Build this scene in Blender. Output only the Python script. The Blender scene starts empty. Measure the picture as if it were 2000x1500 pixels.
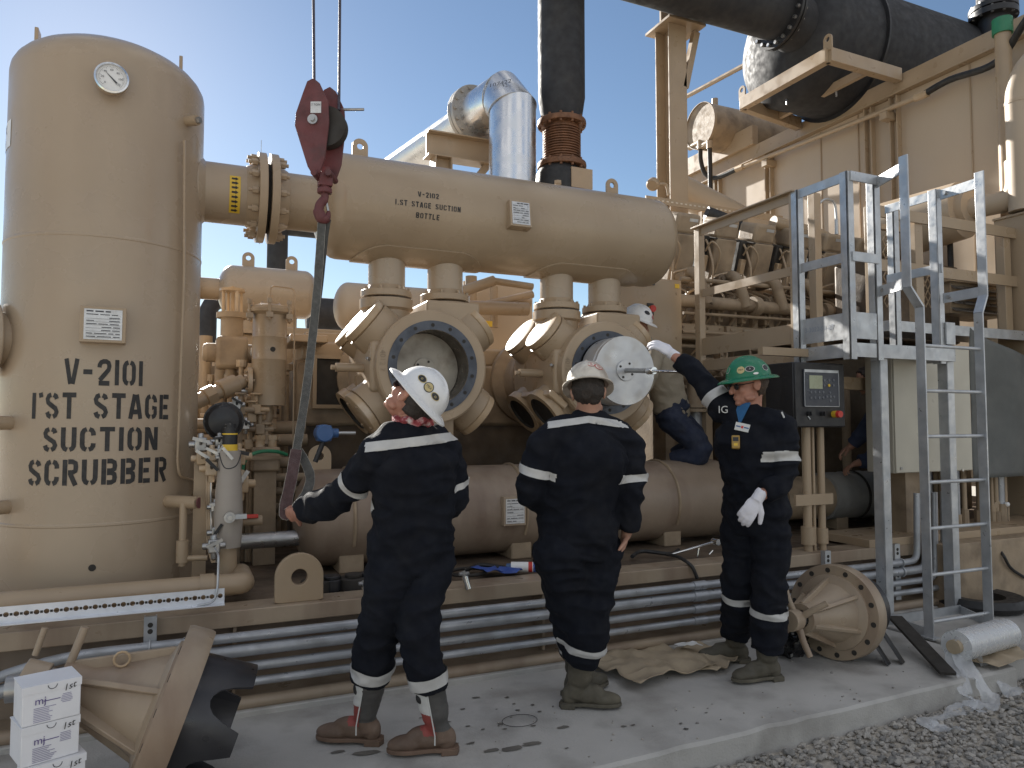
import bpy, bmesh, math, random
from mathutils import Vector, Matrix, noise
random.seed(7)
R = math.radians
V = lambda *a: Vector(a if len(a) > 1 else a[0])
S = bpy.context.scene
COL = S.collection
# ---------------------------------------------------------------- camera
FPX, YAW, PITCH, EYE = 1430.0, R(24.1), R(3.0), V(0, 0, 1.45)
cd = bpy.data.cameras.new('camera'); cam = bpy.data.objects.new('camera', cd); COL.objects.link(cam)
cd.sensor_width = 36; cd.lens = FPX / 2000 * 36; cd.clip_start = .05; cd.clip_end = 4000
cam.location = EYE; cam.rotation_euler = (R(90) + PITCH, 0, -YAW)
S.camera = cam
# ---------------------------------------------------------------- light
SUN_AZ, SUN_EL = R(-7.5), R(24.3)          # azimuth from +Y towards +X
w = bpy.data.worlds.new("World"); S.world = w; w.use_nodes = True
nt = w.node_tree; bg = nt.nodes['Background']
sky = nt.nodes.new('ShaderNodeTexSky'); sky.sky_type = 'NISHITA'; sky.sun_disc = False
sky.sun_elevation = SUN_EL; sky.sun_rotation = SUN_AZ
sky.air_density = 1.0; sky.dust_density = 0.12; sky.ozone_density = 2.0
# unseen bright clouds added to the sky behind the camera as neutral fill light
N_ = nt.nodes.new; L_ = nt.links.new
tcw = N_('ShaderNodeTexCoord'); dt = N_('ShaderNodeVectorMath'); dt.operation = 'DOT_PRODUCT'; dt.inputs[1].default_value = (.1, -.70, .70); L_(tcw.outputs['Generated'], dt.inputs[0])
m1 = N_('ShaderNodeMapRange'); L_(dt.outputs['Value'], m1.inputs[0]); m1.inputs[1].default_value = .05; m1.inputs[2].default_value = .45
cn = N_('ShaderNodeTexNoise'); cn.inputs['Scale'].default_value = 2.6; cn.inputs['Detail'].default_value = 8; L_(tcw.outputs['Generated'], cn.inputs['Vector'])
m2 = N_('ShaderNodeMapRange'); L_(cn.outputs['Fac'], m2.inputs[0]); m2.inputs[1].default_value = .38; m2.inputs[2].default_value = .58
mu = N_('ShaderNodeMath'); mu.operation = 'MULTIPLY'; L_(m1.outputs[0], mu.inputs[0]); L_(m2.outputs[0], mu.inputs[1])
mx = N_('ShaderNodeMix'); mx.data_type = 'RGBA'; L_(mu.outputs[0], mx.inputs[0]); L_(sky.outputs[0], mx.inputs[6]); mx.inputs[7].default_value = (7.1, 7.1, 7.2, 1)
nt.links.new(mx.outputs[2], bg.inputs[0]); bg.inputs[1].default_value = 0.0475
sl = bpy.data.lights.new('sun', 'SUN'); sl.energy = 5.0; sl.angle = R(.53); sl.color = (1, .95, .87)
so = bpy.data.objects.new('sun', sl); COL.objects.link(so)
so.rotation_euler = V(-math.sin(SUN_AZ) * math.cos(SUN_EL), -math.cos(SUN_AZ) * math.cos(SUN_EL), -math.sin(SUN_EL)).to_track_quat('-Z', 'Y').to_euler()
S.view_settings.view_transform = 'Standard'; S.view_settings.look = 'None'
S.view_settings.exposure = 1.35; S.view_settings.gamma = 1
# ---------------------------------------------------------------- helpers
def at(u, v, **k):
    f = V(math.sin(YAW) * math.cos(PITCH), math.cos(YAW) * math.cos(PITCH), math.sin(PITCH))
    r = V(math.cos(YAW), -math.sin(YAW), 0); d = f + r * ((u - 1000) / FPX) - r.cross(f) * ((v - 750) / FPX)
    t = k['d'] if 'd' in k else k['X'] / d.x if 'X' in k else k['Y'] / d.y if 'Y' in k else (k['Z'] - EYE.z) / d.z
    return EYE + d * t
X_, Y_, Z_ = V(1, 0, 0), V(0, 1, 0), V(0, 0, 1)
def basis(z, up=Z_):
    z = V(z).normalized(); x = up.cross(z)
    if x.length < 1e-4: x = X_.copy()
    x.normalize(); return x, z.cross(x), z
class MB:
    def __init__(s): s.v = []; s.f = []; s.m = []; s.i = 0
    def add(s, vs, fs):
        o = len(s.v); s.v += [V(p) for p in vs]
        for f in fs: s.f.append([o + i for i in f]); s.m.append(s.i)
        return s
    def box(s, c, d, rot=None):
        c = V(c); vs = []
        for x in (-.5, .5):
            for y in (-.5, .5):
                for z in (-.5, .5):
                    p = V(x * d[0], y * d[1], z * d[2]); vs.append(c + (rot @ p if rot else p))
        return s.add(vs, [(0, 1, 3, 2), (4, 6, 7, 5), (0, 4, 5, 1), (2, 3, 7, 6), (0, 2, 6, 4), (1, 5, 7, 3)])
    def bb(s, a, b):
        return s.box([(a[i] + b[i]) / 2 for i in range(3)], [abs(b[i] - a[i]) for i in range(3)])
    def bar(s, a, b, w, h, up=Z_):          # box beam from a to b
        a, b = V(a), V(b); x, y, z = basis(b - a, V(up)); m = Matrix((x, y, z)).transposed()
        return s.box((a + b) / 2, (w, h, (b - a).length), m)
    def lathe(s, prof, o, ax, n=32, cap0=True, cap1=True, a0=0, a1=None, up=Z_):   # prof: (r, h)
        x, y, z = basis(ax, V(up)); o = V(o); vs = []; full = a1 is None; a1 = a0 + 2 * math.pi if full else a1
        k = n if full else n + 1
        for r, h in prof:
            for j in range(k):
                a = a0 + (a1 - a0) * j / n; vs.append(o + z * h + (x * math.cos(a) + y * math.sin(a)) * max(r, 1e-5))
        fs = []
        for i in range(len(prof) - 1):
            for j in range(n):
                p = i * k + j; q = i * k + (j + 1) % k; fs.append((p, q, q + k, p + k))
        if full and cap0 and prof[0][0] > 1e-4: fs.append(tuple(reversed(range(k))))
        if full and cap1 and prof[-1][0] > 1e-4: fs.append(tuple(range((len(prof) - 1) * k, len(prof) * k)))
        return s.add(vs, fs)
    def cyl(s, a, b, r, r1=None, n=20):
        a, b = V(a), V(b); return s.lathe([(r, 0), (r if r1 is None else r1, (b - a).length)], a, b - a, n)
    def pipe(s, a, b, ro, ri, n=32):        # hollow
        a, b = V(a), V(b); h = (b - a).length
        return s.lathe([(ri, 0), (ro, 0), (ro, h), (ri, h), (ri, 0)], a, b - a, n, False, False)
    def tube(s, pts, r, n=10, closed=False, cap=True, sx=1.0, up=Z_):
        pts = [V(p) for p in pts]; k = len(pts); rs = r if isinstance(r, (list, tuple)) else [r] * k
        vs = []; px = None
        for i, p in enumerate(pts):
            t = (pts[(i + 1) % k] - pts[i - 1]) if closed else (pts[min(i + 1, k - 1)] - pts[max(i - 1, 0)])
            if t.length < 1e-9: t = V(0, 0, 1)
            t.normalize()
            x = basis(t, V(up))[0] if px is None else (px - t * px.dot(t)).normalized()
            px = x; y = t.cross(x)
            for j in range(n):
                a = 2 * math.pi * j / n; vs.append(p + (x * math.cos(a) * sx + y * math.sin(a)) * rs[i])
        fs = []
        for i in range(k if closed else k - 1):
            for j in range(n):
                a = i * n + j; b = i * n + (j + 1) % n; c = (i + 1) % k * n
                fs.append((a, b, c + (j + 1) % n, c + j))
        if cap and not closed: fs += [tuple(reversed(range(n))), tuple(range((k - 1) * n, k * n))]
        return s.add(vs, fs)
    def ell(s, c, r, rot=None, n=20, m=12):
        c = V(c); vs = []; r = (r, r, r) if not isinstance(r, (tuple, list)) else r
        for i in range(m + 1):
            t = math.pi * i / m
            for j in range(n):
                a = 2 * math.pi * j / n
                p = V(r[0] * math.sin(t) * math.cos(a), r[1] * math.sin(t) * math.sin(a), r[2] * math.cos(t))
                vs.append(c + (rot @ p if rot else p))
        return s.add(vs, [(i * n + j, (i + 1) * n + j, (i + 1) * n + (j + 1) % n, i * n + (j + 1) % n) for i in range(m) for j in range(n)])
    def prism(s, poly, o, x, y, th):        # 2D outline extruded along x cross y, centred
        o, x, y = V(o), V(x).normalized(), V(y).normalized(); n = x.cross(y) * (th / 2); k = len(poly)
        vs = [o + x * a + y * b - n for a, b in poly] + [o + x * a + y * b + n for a, b in poly]
        return s.add(vs, [tuple(reversed(range(k))), tuple(range(k, 2 * k))] + [(i, (i + 1) % k, k + (i + 1) % k, k + i) for i in range(k)])
    def holed(s, poly, hole, o, x, y, th):  # outline and hole with the same count
        o, x, y = V(o), V(x).normalized(), V(y).normalized(); n = x.cross(y) * (th / 2); k = len(poly); vs = []
        for L, sg in ((poly, -1), (hole, -1), (poly, 1), (hole, 1)): vs += [o + x * a + y * b + n * sg for a, b in L]
        fs = []
        for i in range(k):
            j = (i + 1) % k
            fs += [(k + i, k + j, j, i), (2 * k + i, 2 * k + j, 3 * k + j, 3 * k + i), (i, j, 2 * k + j, 2 * k + i), (k + j, k + i, 3 * k + i, 3 * k + j)]
        return s.add(vs, fs)
    def lug(s, o, x, y, w, h, hr, th):      # lifting eye: rounded top, hole
        n = 40; P = []; H = []
        for i in range(n):
            a = 2 * math.pi * i / n - math.pi / 2; c, q = math.cos(a), math.sin(a)
            if q >= 0: p = (c * w / 2, q * w / 2)
            else:
                k = min((w / 2) / abs(c) if abs(c) > 1e-6 else 9, (h - w / 2) / abs(q)); p = (c * k, q * k)
            P.append((p[0], p[1] + h - w / 2)); H.append((c * hr, q * hr + h - w / 2))
        return s.holed(P, H, o, x, y, th)
    def build(s, name, mat, parent=None, sm=35, bev=0, seg=2, org=None):
        me = bpy.data.meshes.new(name); vs = s.v
        lo = V(*[min(p[i] for p in vs) for i in range(3)]); hi = V(*[max(p[i] for p in vs) for i in range(3)])
        c = V(org) if org is not None else (lo + hi) / 2
        if parent is None and org is None: c.z = lo.z
        me.from_pydata([p - c for p in vs], [], s.f)
        ms = mat if isinstance(mat, (list, tuple)) else [mat]
        for m in ms: me.materials.append(m)
        if len(ms) > 1: me.polygons.foreach_set('material_index', s.m)
        return place(name, me, c, parent, sm, bev, seg)
WL = {}
def place(name, me, c, parent=None, sm=35, bev=0, seg=2, fix=True):
    if fix:
        b = bmesh.new(); b.from_mesh(me); bmesh.ops.recalc_face_normals(b, faces=b.faces); b.to_mesh(me); b.free()
    if sm:
        me.shade_smooth(); me.set_sharp_from_angle(angle=R(sm))
    o = bpy.data.objects.new(name, me); COL.objects.link(o)
    if parent: o.parent = parent; o.location = c - WL[parent.name]
    else: o.location = c
    WL[o.name] = V(c)
    if bev:
        m = o.modifiers.new('bevel', 'BEVEL'); m.width = bev; m.segments = seg; m.limit_method = 'ANGLE'; m.angle_limit = R(40)
        m.harden_normals = False
    return o
def tag(o, label, cat, group=None, kind=None):
    o['label'] = label; o['category'] = cat
    if group: o['group'] = group
    if kind: o['kind'] = kind
    return o
def thing(name, label, cat, loc, group=None):
    o = bpy.data.objects.new(name, None); COL.objects.link(o); o.location = V(loc); WL[o.name] = V(loc); o.empty_display_size = .1
    return tag(o, label, cat, group)
def struct(o): o['kind'] = 'structure'; return o
def inst(o, name, c, parent, rot=None):   # another object sharing a mesh
    q = o.copy(); q.name = name; COL.objects.link(q); q.parent = parent; q.location = V(c) - WL[parent.name]; WL[q.name] = V(c)
    if rot: q.rotation_euler = rot
    return q
def bolts(parent, cs, ax, r, h, mat, name='bolt', stud=0):
    first = None
    for c in cs:
        c = V(c); a = V(ax).normalized()
        if first is None:
            b = MB().cyl(c - a * h / 2, c + a * h / 2, r, n=6)
            if stud: b.cyl(c - a * (h / 2 + stud), c + a * (h / 2 + stud), r * .55, n=8)
            first = b.build(name, mat, parent)
        else: inst(first, name, c, parent)
def ringpts(c, ax, r, n, ph=0):
    x, y, z = basis(ax); c = V(c)
    return [c + (x * math.cos(2 * math.pi * i / n + ph) + y * math.sin(2 * math.pi * i / n + ph)) * r for i in range(n)]
def arcpts(c, x, y, r, a0, a1, n):
    c, x, y = V(c), V(x), V(y)
    return [c + x * (r * math.cos(R(a0 + (a1 - a0) * i / n))) + y * (r * math.sin(R(a0 + (a1 - a0) * i / n))) for i in range(n + 1)]
def fillet(pts, r, n=5):                  # round the corners of a pipe run
    pts = [V(p) for p in pts]; o = [pts[0]]
    for i in range(1, len(pts) - 1):
        p = pts[i]; a = pts[i - 1] - p; b = pts[i + 1] - p; k = min(r, a.length * .45, b.length * .45)
        a = p + a.normalized() * k; b = p + b.normalized() * k
        o += [a * (1 - t) ** 2 + p * 2 * t * (1 - t) + b * t * t for t in [j / n for j in range(n + 1)]]
    return o + [pts[-1]]
def spline(pts, n=6):
    pts = [V(p) for p in pts]; o = []
    for i in range(len(pts) - 1):
        p0, p1, p2, p3 = pts[max(i - 1, 0)], pts[i], pts[i + 1], pts[min(i + 2, len(pts) - 1)]
        for j in range(n):
            t = j / n; o.append(.5 * ((2 * p1) + (p2 - p0) * t + (2 * p0 - 5 * p1 + 4 * p2 - p3) * t * t + (3 * p1 - p0 - 3 * p2 + p3) * t ** 3))
    return o + [pts[-1]]
def head(r, d, n=8): return [(r * math.sin(math.pi / 2 * i / n), -d * math.cos(math.pi / 2 * i / n)) for i in range(n + 1)]
def vessel(L, r, d, n=8):                 # profile of a drum with dished ends
    a = head(r, d, n); return [(x, h) for x, h in a] + [(x, L - h) for x, h in reversed(a)]
def ibeam(b, a, c, h, w, tw=.012, tf=.014, up=Z_):
    a, c = V(a), V(c); x, y, z = basis(c - a, V(up))
    for s in (-1, 1): b.bar(a + y * (s * (h - tf) / 2), c + y * (s * (h - tf) / 2), w, tf, up)
    b.bar(a, c, tw, h - 2 * tf, up); return b
# ---------------------------------------------------------------- materials
def mat(name, col, rough=.5, metal=0, var=.12, sc=4, bump=0, bsc=60, dirt=None, damt=.5, dsc=3, streak=False, rvar=.15, coat=0, trans=0, alpha=1, spec=.5):
    m = bpy.data.materials.new(name); m.use_nodes = True; n = m.node_tree.nodes; l = m.node_tree.links; p = n['Principled BSDF']
    tc = n.new('ShaderNodeTexCoord'); oi = n.new('ShaderNodeObjectInfo'); ad = n.new('ShaderNodeVectorMath'); ad.operation = 'ADD'
    sx = n.new('ShaderNodeVectorMath'); sx.operation = 'SCALE'; sx.inputs[0].default_value = (31, 17, 23); l.new(oi.outputs['Random'], sx.inputs['Scale'])
    l.new(tc.outputs['Object'], ad.inputs[0]); l.new(sx.outputs[0], ad.inputs[1]); co = ad.outputs[0]
    def nz(scale, detail=5, src=None):
        t = n.new('ShaderNodeTexNoise'); t.inputs['Scale'].default_value = scale; t.inputs['Detail'].default_value = detail; l.new(src or co, t.inputs['Vector']); return t.outputs['Fac']
    def mr(s, a, b, c, d):
        t = n.new('ShaderNodeMapRange'); l.new(s, t.inputs[0])
        for i, x in enumerate((a, b, c, d)): t.inputs[i + 1].default_value = x
        return t.outputs[0]
    def mix(f, a, b):
        t = n.new('ShaderNodeMix'); t.data_type = 'RGBA'
        if isinstance(f, float): t.inputs[0].default_value = f
        else: l.new(f, t.inputs[0])
        for i, x in ((6, a), (7, b)):
            if isinstance(x, tuple): t.inputs[i].default_value = (*x[:3], 1)
            else: l.new(x, t.inputs[i])
        return t.outputs[2]
    a = nz(sc)
    c = mix(mr(a, .3, .7, 0, 1), tuple(x * (1 - var) for x in col), tuple(min(1, x * (1 + var)) for x in col))
    if dirt:
        src = None
        if streak:
            mp = n.new('ShaderNodeMapping'); mp.inputs['Scale'].default_value = (1, 1, .12); l.new(co, mp.inputs['Vector']); src = mp.outputs[0]
        d = nz(dsc, 8, src); c = mix(mr(d, .48, .72, 0, damt), c, dirt)
    l.new(c, p.inputs['Base Color'])
    l.new(mr(nz(sc * 2.3), .3, .7, max(0, rough - rvar), min(1, rough + rvar)), p.inputs['Roughness'])
    p.inputs['Metallic'].default_value = metal; p.inputs['Coat Weight'].default_value = coat; p.inputs['Specular IOR Level'].default_value = spec
    if trans: p.inputs['Transmission Weight'].default_value = trans
    if alpha < 1: p.inputs['Alpha'].default_value = alpha
    if bump:
        b = n.new('ShaderNodeBump'); b.inputs['Strength'].default_value = bump; b.inputs['Distance'].default_value = .01; l.new(nz(bsc, 4), b.inputs['Height']); l.new(b.outputs[0], p.inputs['Normal'])
    return m
DUST = (.42, .33, .23)
TAN = mat('tan_paint', (.375, .282, .188), .38, 0, .07, 3, .03, 25, (.36, .25, .15), .35, 2.5, True)
TANV = mat('tan_vessel_paint', (.395, .312, .225), .30, 0, .05, 1.6, .05, 14, (.34, .25, .17), .5, 2.2, True)
TAND = mat('tan_paint_dusty', (.33, .25, .168), .6, 0, .16, 6, .15, 60, (.15, .108, .07), .75, 5)
TANO = mat('tan_paint_oily', (.34, .265, .19), .42, 0, .12, 4, .1, 40, (.19, .125, .085), .8, 4, True)
TANS = mat('stained_shaded_tan_paint', (.27, .208, .155), .45, 0, .12, 4, .1, 40, (.16, .105, .075), .8, 4, True)  # stained bottle paint, also the painted shade on the skid web
TANB = mat('tan_bottle_paint', (.365, .28, .19), .30, 0, .05, 1.6, .05, 14, (.30, .22, .145), .5, 2.2, True)
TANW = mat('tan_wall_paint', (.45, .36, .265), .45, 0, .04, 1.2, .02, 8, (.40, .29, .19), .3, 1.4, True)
WORN = mat('worn_tan_paint', (.43, .31, .19), .45, 0, .1, 6, .1, 40, (.62, .55, .46), .5, 9)
IRON = mat('machined_iron', (.085, .095, .115), .45, .6, .18, 8, .08, 60, (.05, .05, .055), .5, 6)
BORE = mat('oily_bore', (.10, .085, .07), .35, .6, .2, 6, .03, 40)
PIST = mat('machined_aluminium', (.56, .57, .58), .4, .6, .12, 5, .04, 30, (.30, .26, .2), .6, 5)
PISTD = mat('dirty_piston_crown', (.40, .365, .31), .5, .25, .15, 5, .04, 40, (.20, .165, .13), .8, 7)
GALV = mat('galvanized_steel', (.50, .515, .53), .42, .55, .14, 9, .04, 50, (.36, .39, .43), .55, 12)
GALVC = mat('galvanized_conduit', (.37, .385, .41), .4, .4, .15, 9, .05, 50, (.20, .19, .17), .55, 5)
CHROME = mat('chrome_steel', (.68, .69, .70), .16, 1, .05, 10)
STEEL = mat('bare_steel', (.40, .40, .40), .36, .9, .14, 9, .05, 60)
SILV = mat('aluminium_cladding', (.72, .73, .75), .27, .9, .05, 3, .03, 5, (.6, .6, .62), .3, 3)
BLACK = mat('black_heat_paint', (.024, .025, .029), .72, 0, .15, 5, .04, 40, (.045, .043, .042), .5, 4)
BLKM = mat('black_powder_coat', (.018, .018, .02), .45, 0, .15, 8, .08, 150)
RUB = mat('black_rubber', (.016, .016, .017), .55, 0, .2, 12, .1, 60, (.07, .06, .05), .35, 10)
DARK = mat('dark_void_steel', (.03, .026, .022), .7, 0, .2, 6)
RUST = mat('rusty_bellows_steel', (.20, .10, .055), .6, .35, .25, 10, .2, 50, (.09, .045, .03), .7, 12)
MAROON = mat('maroon_hook_paint', (.13, .038, .04), .6, 0, .18, 9, .12, 60, (.06, .03, .03), .6, 12)
WHITE = mat('white_enamel', (.78, .78, .77), .4, 0, .03, 6)
PAPER = mat('printed_plate', (.62, .63, .64), .35, .2, .08, 14, 0, 60, (.42, .40, .38), .5, 18)
CREAM = mat('cream_panel_paint', (.50, .47, .39), .42, 0, .04, 3, .02, 20, (.4, .36, .29), .25, 3, True)
INK = mat('stencil_black', (.025, .024, .024), .6, 0, .2, 20)
INKP = mat('print_ink', (.05, .05, .06), .6, 0, .1, 20)
RED = mat('red_plastic', (.55, .04, .03), .35, 0, .06, 9)
YEL = mat('yellow_plastic', (.70, .46, .04), .4, 0, .06, 9)
BLUE = mat('blue_enamel', (.04, .10, .24), .4, 0, .1, 9)
GREENM = mat('green_enamel', (.03, .20, .10), .4, 0, .1, 9)
BRASS = mat('brass_fitting', (.55, .36, .14), .3, .9, .1, 9)
CARD = mat('white_card', (.74, .74, .76), .6, 0, .03, 8, .03, 40)
BROWNC = mat('kraft_card', (.40, .32, .22), .8, 0, .15, 6, .1, 30, (.16, .13, .10), .5, 4)
PURP = mat('purple_ink', (.10, .07, .22), .6, 0, .1, 20)
GALVW = mat('new_galvanized_sheet', (.70, .72, .76), .4, .2, .06, 12, .03, 50)
DECK = mat('oily_deck_and_shade', (.13, .095, .065), .65, 0, .3, 5, .2, 50, (.045, .035, .028), .8, 4)  # oily deck, also painted shade behind cylinders, engine heads and pipe rack
def mitre(pts, r, n=40):                  # pipe run with mitred corners
    pts = [V(p) for p in pts]; b = MB(); x, y, z = basis(pts[1] - pts[0]); vs = []; k = len(pts)
    ring = [x * (math.cos(2 * math.pi * j / n) * r) + y * (math.sin(2 * math.pi * j / n) * r) for j in range(n)]; cur = [pts[0] + q for q in ring]; vs += cur
    for i in range(1, k):
        d = (pts[i] - pts[i - 1]).normalized(); e = (pts[i + 1] - pts[i]).normalized() if i < k - 1 else d; nn = (d + e).normalized()
        cur = [p + d * ((pts[i] - p).dot(nn) / d.dot(nn)) for p in cur]; vs += cur
    return b.add(vs, [(i * n + j, i * n + (j + 1) % n, (i + 1) * n + (j + 1) % n, (i + 1) * n + j) for i in range(k - 1) for j in range(n)])
# ---------------------------------------------------------------- lettering
def A_(cx, cy, rx, ry, a0, a1, n=7): return [(cx + rx * math.cos(R(a0 + (a1 - a0) * i / n)), cy + ry * math.sin(R(a0 + (a1 - a0) * i / n))) for i in range(n + 1)]
HL = [(.25, .92), (.15, .88), (.09, .78), (.08, .7), (.08, .3), (.09, .22), (.15, .12), (.25, .08)]
mir = lambda L, w=.6: [(w - x, y) for x, y in L]
bowl = lambda y0, y1: [(.21, y1), (.38, y1)] + [(.50 - .0, y1 - .06), (.52, (y0 + y1) / 2), (.50, y0 + .06)] + [(.38, y0), (.21, y0)]
GL = {'O': [HL, mir(HL)], '0': [HL, mir(HL)], 'C': [HL, [(.35, .92), (.45, .88), (.51, .78), (.52, .66)], [(.35, .08), (.45, .12), (.51, .22), (.52, .34)]],
 'G': [HL, [(.35, .92), (.45, .88), (.51, .78), (.52, .68)], [(.35, .08), (.47, .12), (.52, .2), (.52, .45), (.36, .45)]],
 'U': [[(.08, 1), (.08, .3), (.09, .22), (.15, .12), (.25, .08)], mir([(.08, 1), (.08, .3), (.09, .22), (.15, .12), (.25, .08)])],
 'T': [[(0, .92), (.6, .92)], [(.3, .9), (.3, 0)]], 'A': [[(.06, 0), (.25, .98)], [(.35, .98), (.54, 0)], [(.2, .28), (.4, .28)]],
 'E': [[(.08, 0), (.08, 1)], [(.2, .92), (.52, .92)], [(.2, .5), (.46, .5)], [(.2, .08), (.52, .08)]],
 'R': [[(.08, 0), (.08, 1)], bowl(.5, .92), [(.3, .46), (.52, 0)]], 'B': [[(.08, 0), (.08, 1)], bowl(.54, .92), bowl(.08, .46)],
 'N': [[(.08, 0), (.08, 1)], [(.52, 0), (.52, 1)], [(.13, .95), (.47, .05)]], 'I': [[(.1, 0), (.1, 1)]], '1': [[(.1, 0), (.1, 1)]],
 'V': [[(.05, 1), (.26, .02)], [(.55, 1), (.36, .02)]], '2': [[(.08, .68), (.09, .78), (.15, .88), (.25, .92), (.38, .92), (.48, .87), (.52, .75), (.49, .6), (.1, .18)], [(.06, .07), (.54, .07)]],
 'S': [[(.25, .92), (.14, .88), (.08, .76), (.11, .63), (.28, .51), (.46, .4), (.52, .26), (.46, .13), (.36, .08)], [(.36, .92), (.47, .87), (.51, .76)], [(.25, .08), (.13, .13), (.08, .26)]],
 '-': [[(.06, .5), (.46, .5)]], "'": [[(.06, 1), (.1, .82)]], 'L': [[(.08, 0), (.08, 1)], [(.2, .08), (.52, .08)]], '.': [[(.04, .08), (.2, .08)]], 'X': [[(.04, 0), (.54, 1)], [(.04, 1), (.54, 0)]], '9': [mir([(.08, .1), (.08, .75), (.15, .9), (.25, .92)]), [(.25, .92), (.1, .85), (.08, .6), (.2, .45), (.5, .47)]]}
GW = {'I': .2, '1': .2, '-': .52, "'": .16, '.': .24}
def stencil(mb, txt, h, fn, ht=.16, sp=.17, ww=1.0):
    """strokes of txt laid out centred, fn(s, t) -> point on the surface"""
    W = sum((GW.get(c, .6) if c != ' ' else .42) + sp for c in txt) - sp; x = -W / 2
    for c in txt:
        if c == ' ': x += .42 + sp; continue
        for pl in GL[c]:
            P = [V(a, b, 0) for a, b in pl]; Q = [P[0]]
            for a, b in zip(P, P[1:]):
                k = max(1, int((b - a).length / .2)); Q += [a.lerp(b, (i + 1) / k) for i in range(k)]
            vs = []; n = len(Q)
            for i, p in enumerate(Q):
                t = (Q[min(i + 1, n - 1)] - Q[max(i - 1, 0)]).normalized(); o = V(-t.y, t.x, 0) * ht / 2
                for s in (-1, 0, 1):
                    q = p + o * s; vs.append(fn((x + q.x) * h * ww, q.y * h))
            mb.add(vs, [(3 * i + j, 3 * i + j + 1, 3 * i + 4 + j, 3 * i + 3 + j) for i in range(n - 1) for j in (0, 1)])
        x += GW.get(c, .6) + sp
    return mb
def words(txt, h, sp, ww):
    adv = lambda c: (GW.get(c, .6) if c != ' ' else .42) + sp
    W = sum(adv(c) for c in txt) - sp; x = -W / 2
    for wd_ in txt.split(' '):
        l = sum(adv(c) for c in wd_) - sp; yield wd_, (x + l / 2) * h * ww; x += l + sp + .42 + sp
def text(txt, size, o, x, y, m, name, parent=None, fn=None, sx=1.0, lift=.002):
    cu = bpy.data.curves.new('t', 'FONT'); cu.body = txt; cu.size = size; cu.align_x = 'CENTER'; cu.align_y = 'CENTER'; cu.resolution_u = 3
    t = bpy.data.objects.new('t', cu); COL.objects.link(t); dg = bpy.context.evaluated_depsgraph_get(); dg.update()
    me = bpy.data.meshes.new_from_object(t.evaluated_get(dg)); bpy.data.objects.remove(t); bpy.data.curves.remove(cu)
    x, y = V(x).normalized(), V(y).normalized(); n = x.cross(y); b = MB()
    b.add([fn(v.co.x * sx, v.co.y) if fn else V(o) + x * v.co.x * sx + y * v.co.y + n * lift for v in me.vertices], [tuple(p.vertices) for p in me.polygons])
    bpy.data.meshes.remove(me); return b.build(name, m, parent, sm=0)
# ---------------------------------------------------------------- ground, pad
GRAVEL = mat('gravel_ground', (.44, .40, .34), .9, 0, .2, 40, .9, 55, (.3, .27, .23), .6, 60)
CONC = mat('concrete', (.44, .425, .40), .85, 0, .1, 2.2, .3, 90, (.25, .235, .215), .75, 3.6)
STONE = mat('gravel_stone', (.36, .335, .30), .85, 0, .3, 30, .3, 90)
STONED = mat('dark_gravel_stone', (.22, .21, .195), .85, 0, .3, 30, .3, 90)
STAIN = mat('oil_stain', (.13, .12, .105), .7, 0, .3, 12)
b = MB()
N = 60; ext = lambda i: math.copysign(abs(i / N * 2 - 1) ** 4 * 1500, i - N / 2)
b.add([V(ext(i), ext(j), -.135) for j in range(N + 1) for i in range(N + 1)], [(j * (N + 1) + i, j * (N + 1) + i + 1, (j + 1) * (N + 1) + i + 1, (j + 1) * (N + 1) + i) for j in range(N) for i in range(N)])
struct(b.build('ground', GRAVEL, org=(0, 0, -.135)))
edge = lambda x: 2.735 + .028 * (x - 1.5) + .006 * noise.noise(V(x * 3, 1, 0))
b = MB(); xs = [-3 + .13 * i for i in range(59)]; n = len(xs); vs = []
for x in xs:
    e = edge(x) + .012 * max(0, noise.noise(V(x * 9, 7, 2)) - .15) * 4
    vs += [V(x, e - .006, -.2), V(x, e, -.016), V(x, e + .014, -.002), V(x, e + .04, 0), V(x, 13, 0), V(x, 13, -.2)]
fs = [(6 * i + j, 6 * i + 6 + j, 6 * i + 7 + j, 6 * i + 1 + j) for i in range(n - 1) for j in range(5)]
b.add(vs, fs + [(0, 1, 2, 3, 4, 5), tuple(6 * n - 1 - k for k in range(6))])
pad = struct(b.build('concrete_pad', CONC, sm=25, org=(0, 4, 0)))
b = MB().bb((4.6, 2.905, -.2), (14, 13, .008)); struct(b.build('concrete_slab', CONC, bev=.012))
b = MB().bb((-3, 3.9, -.05), (5.36, 4.02, .028)); struct(b.build('grout_curb', CONC, bev=.006))
# oil stains and the drawn ring
b = MB()
for k in range(44):
    u = random.uniform(820, 1500) if k < 45 else random.uniform(1000, 1400); p = at(u, random.uniform(1360, 1470), Z=.004)
    if p.y < edge(p.x) + .06: continue
    r = random.uniform(.003, .011) * (1.6 if k % 9 == 0 else 1); q = random.uniform(1, 2.2); a = random.uniform(0, 3)
    n = 9; b.add([p + V(math.cos(a + 6.283 * i / n) * r * q, math.sin(a + 6.283 * i / n) * r, 0) * random.uniform(.6, 1.3) for i in range(n)], [tuple(range(n))])
for (u, v, s) in ((1000, 1462, .05), (1040, 1452, .04), (960, 1465, .035), (1100, 1420, .03), (720, 1470, .05), (660, 1468, .03), (930, 1362, .02)):
    p = at(u, v, Z=.0042); n = 14
    b.add([p + V(math.cos(6.283 * i / n) * 1.7, math.sin(6.283 * i / n) * .7, 0) * s * (.55 + .7 * abs(noise.noise(V(u, i * .9, v)))) for i in range(n)], [tuple(range(n))])
o = b.build('oil_stain', STAIN, sm=0); struct(o)
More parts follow.
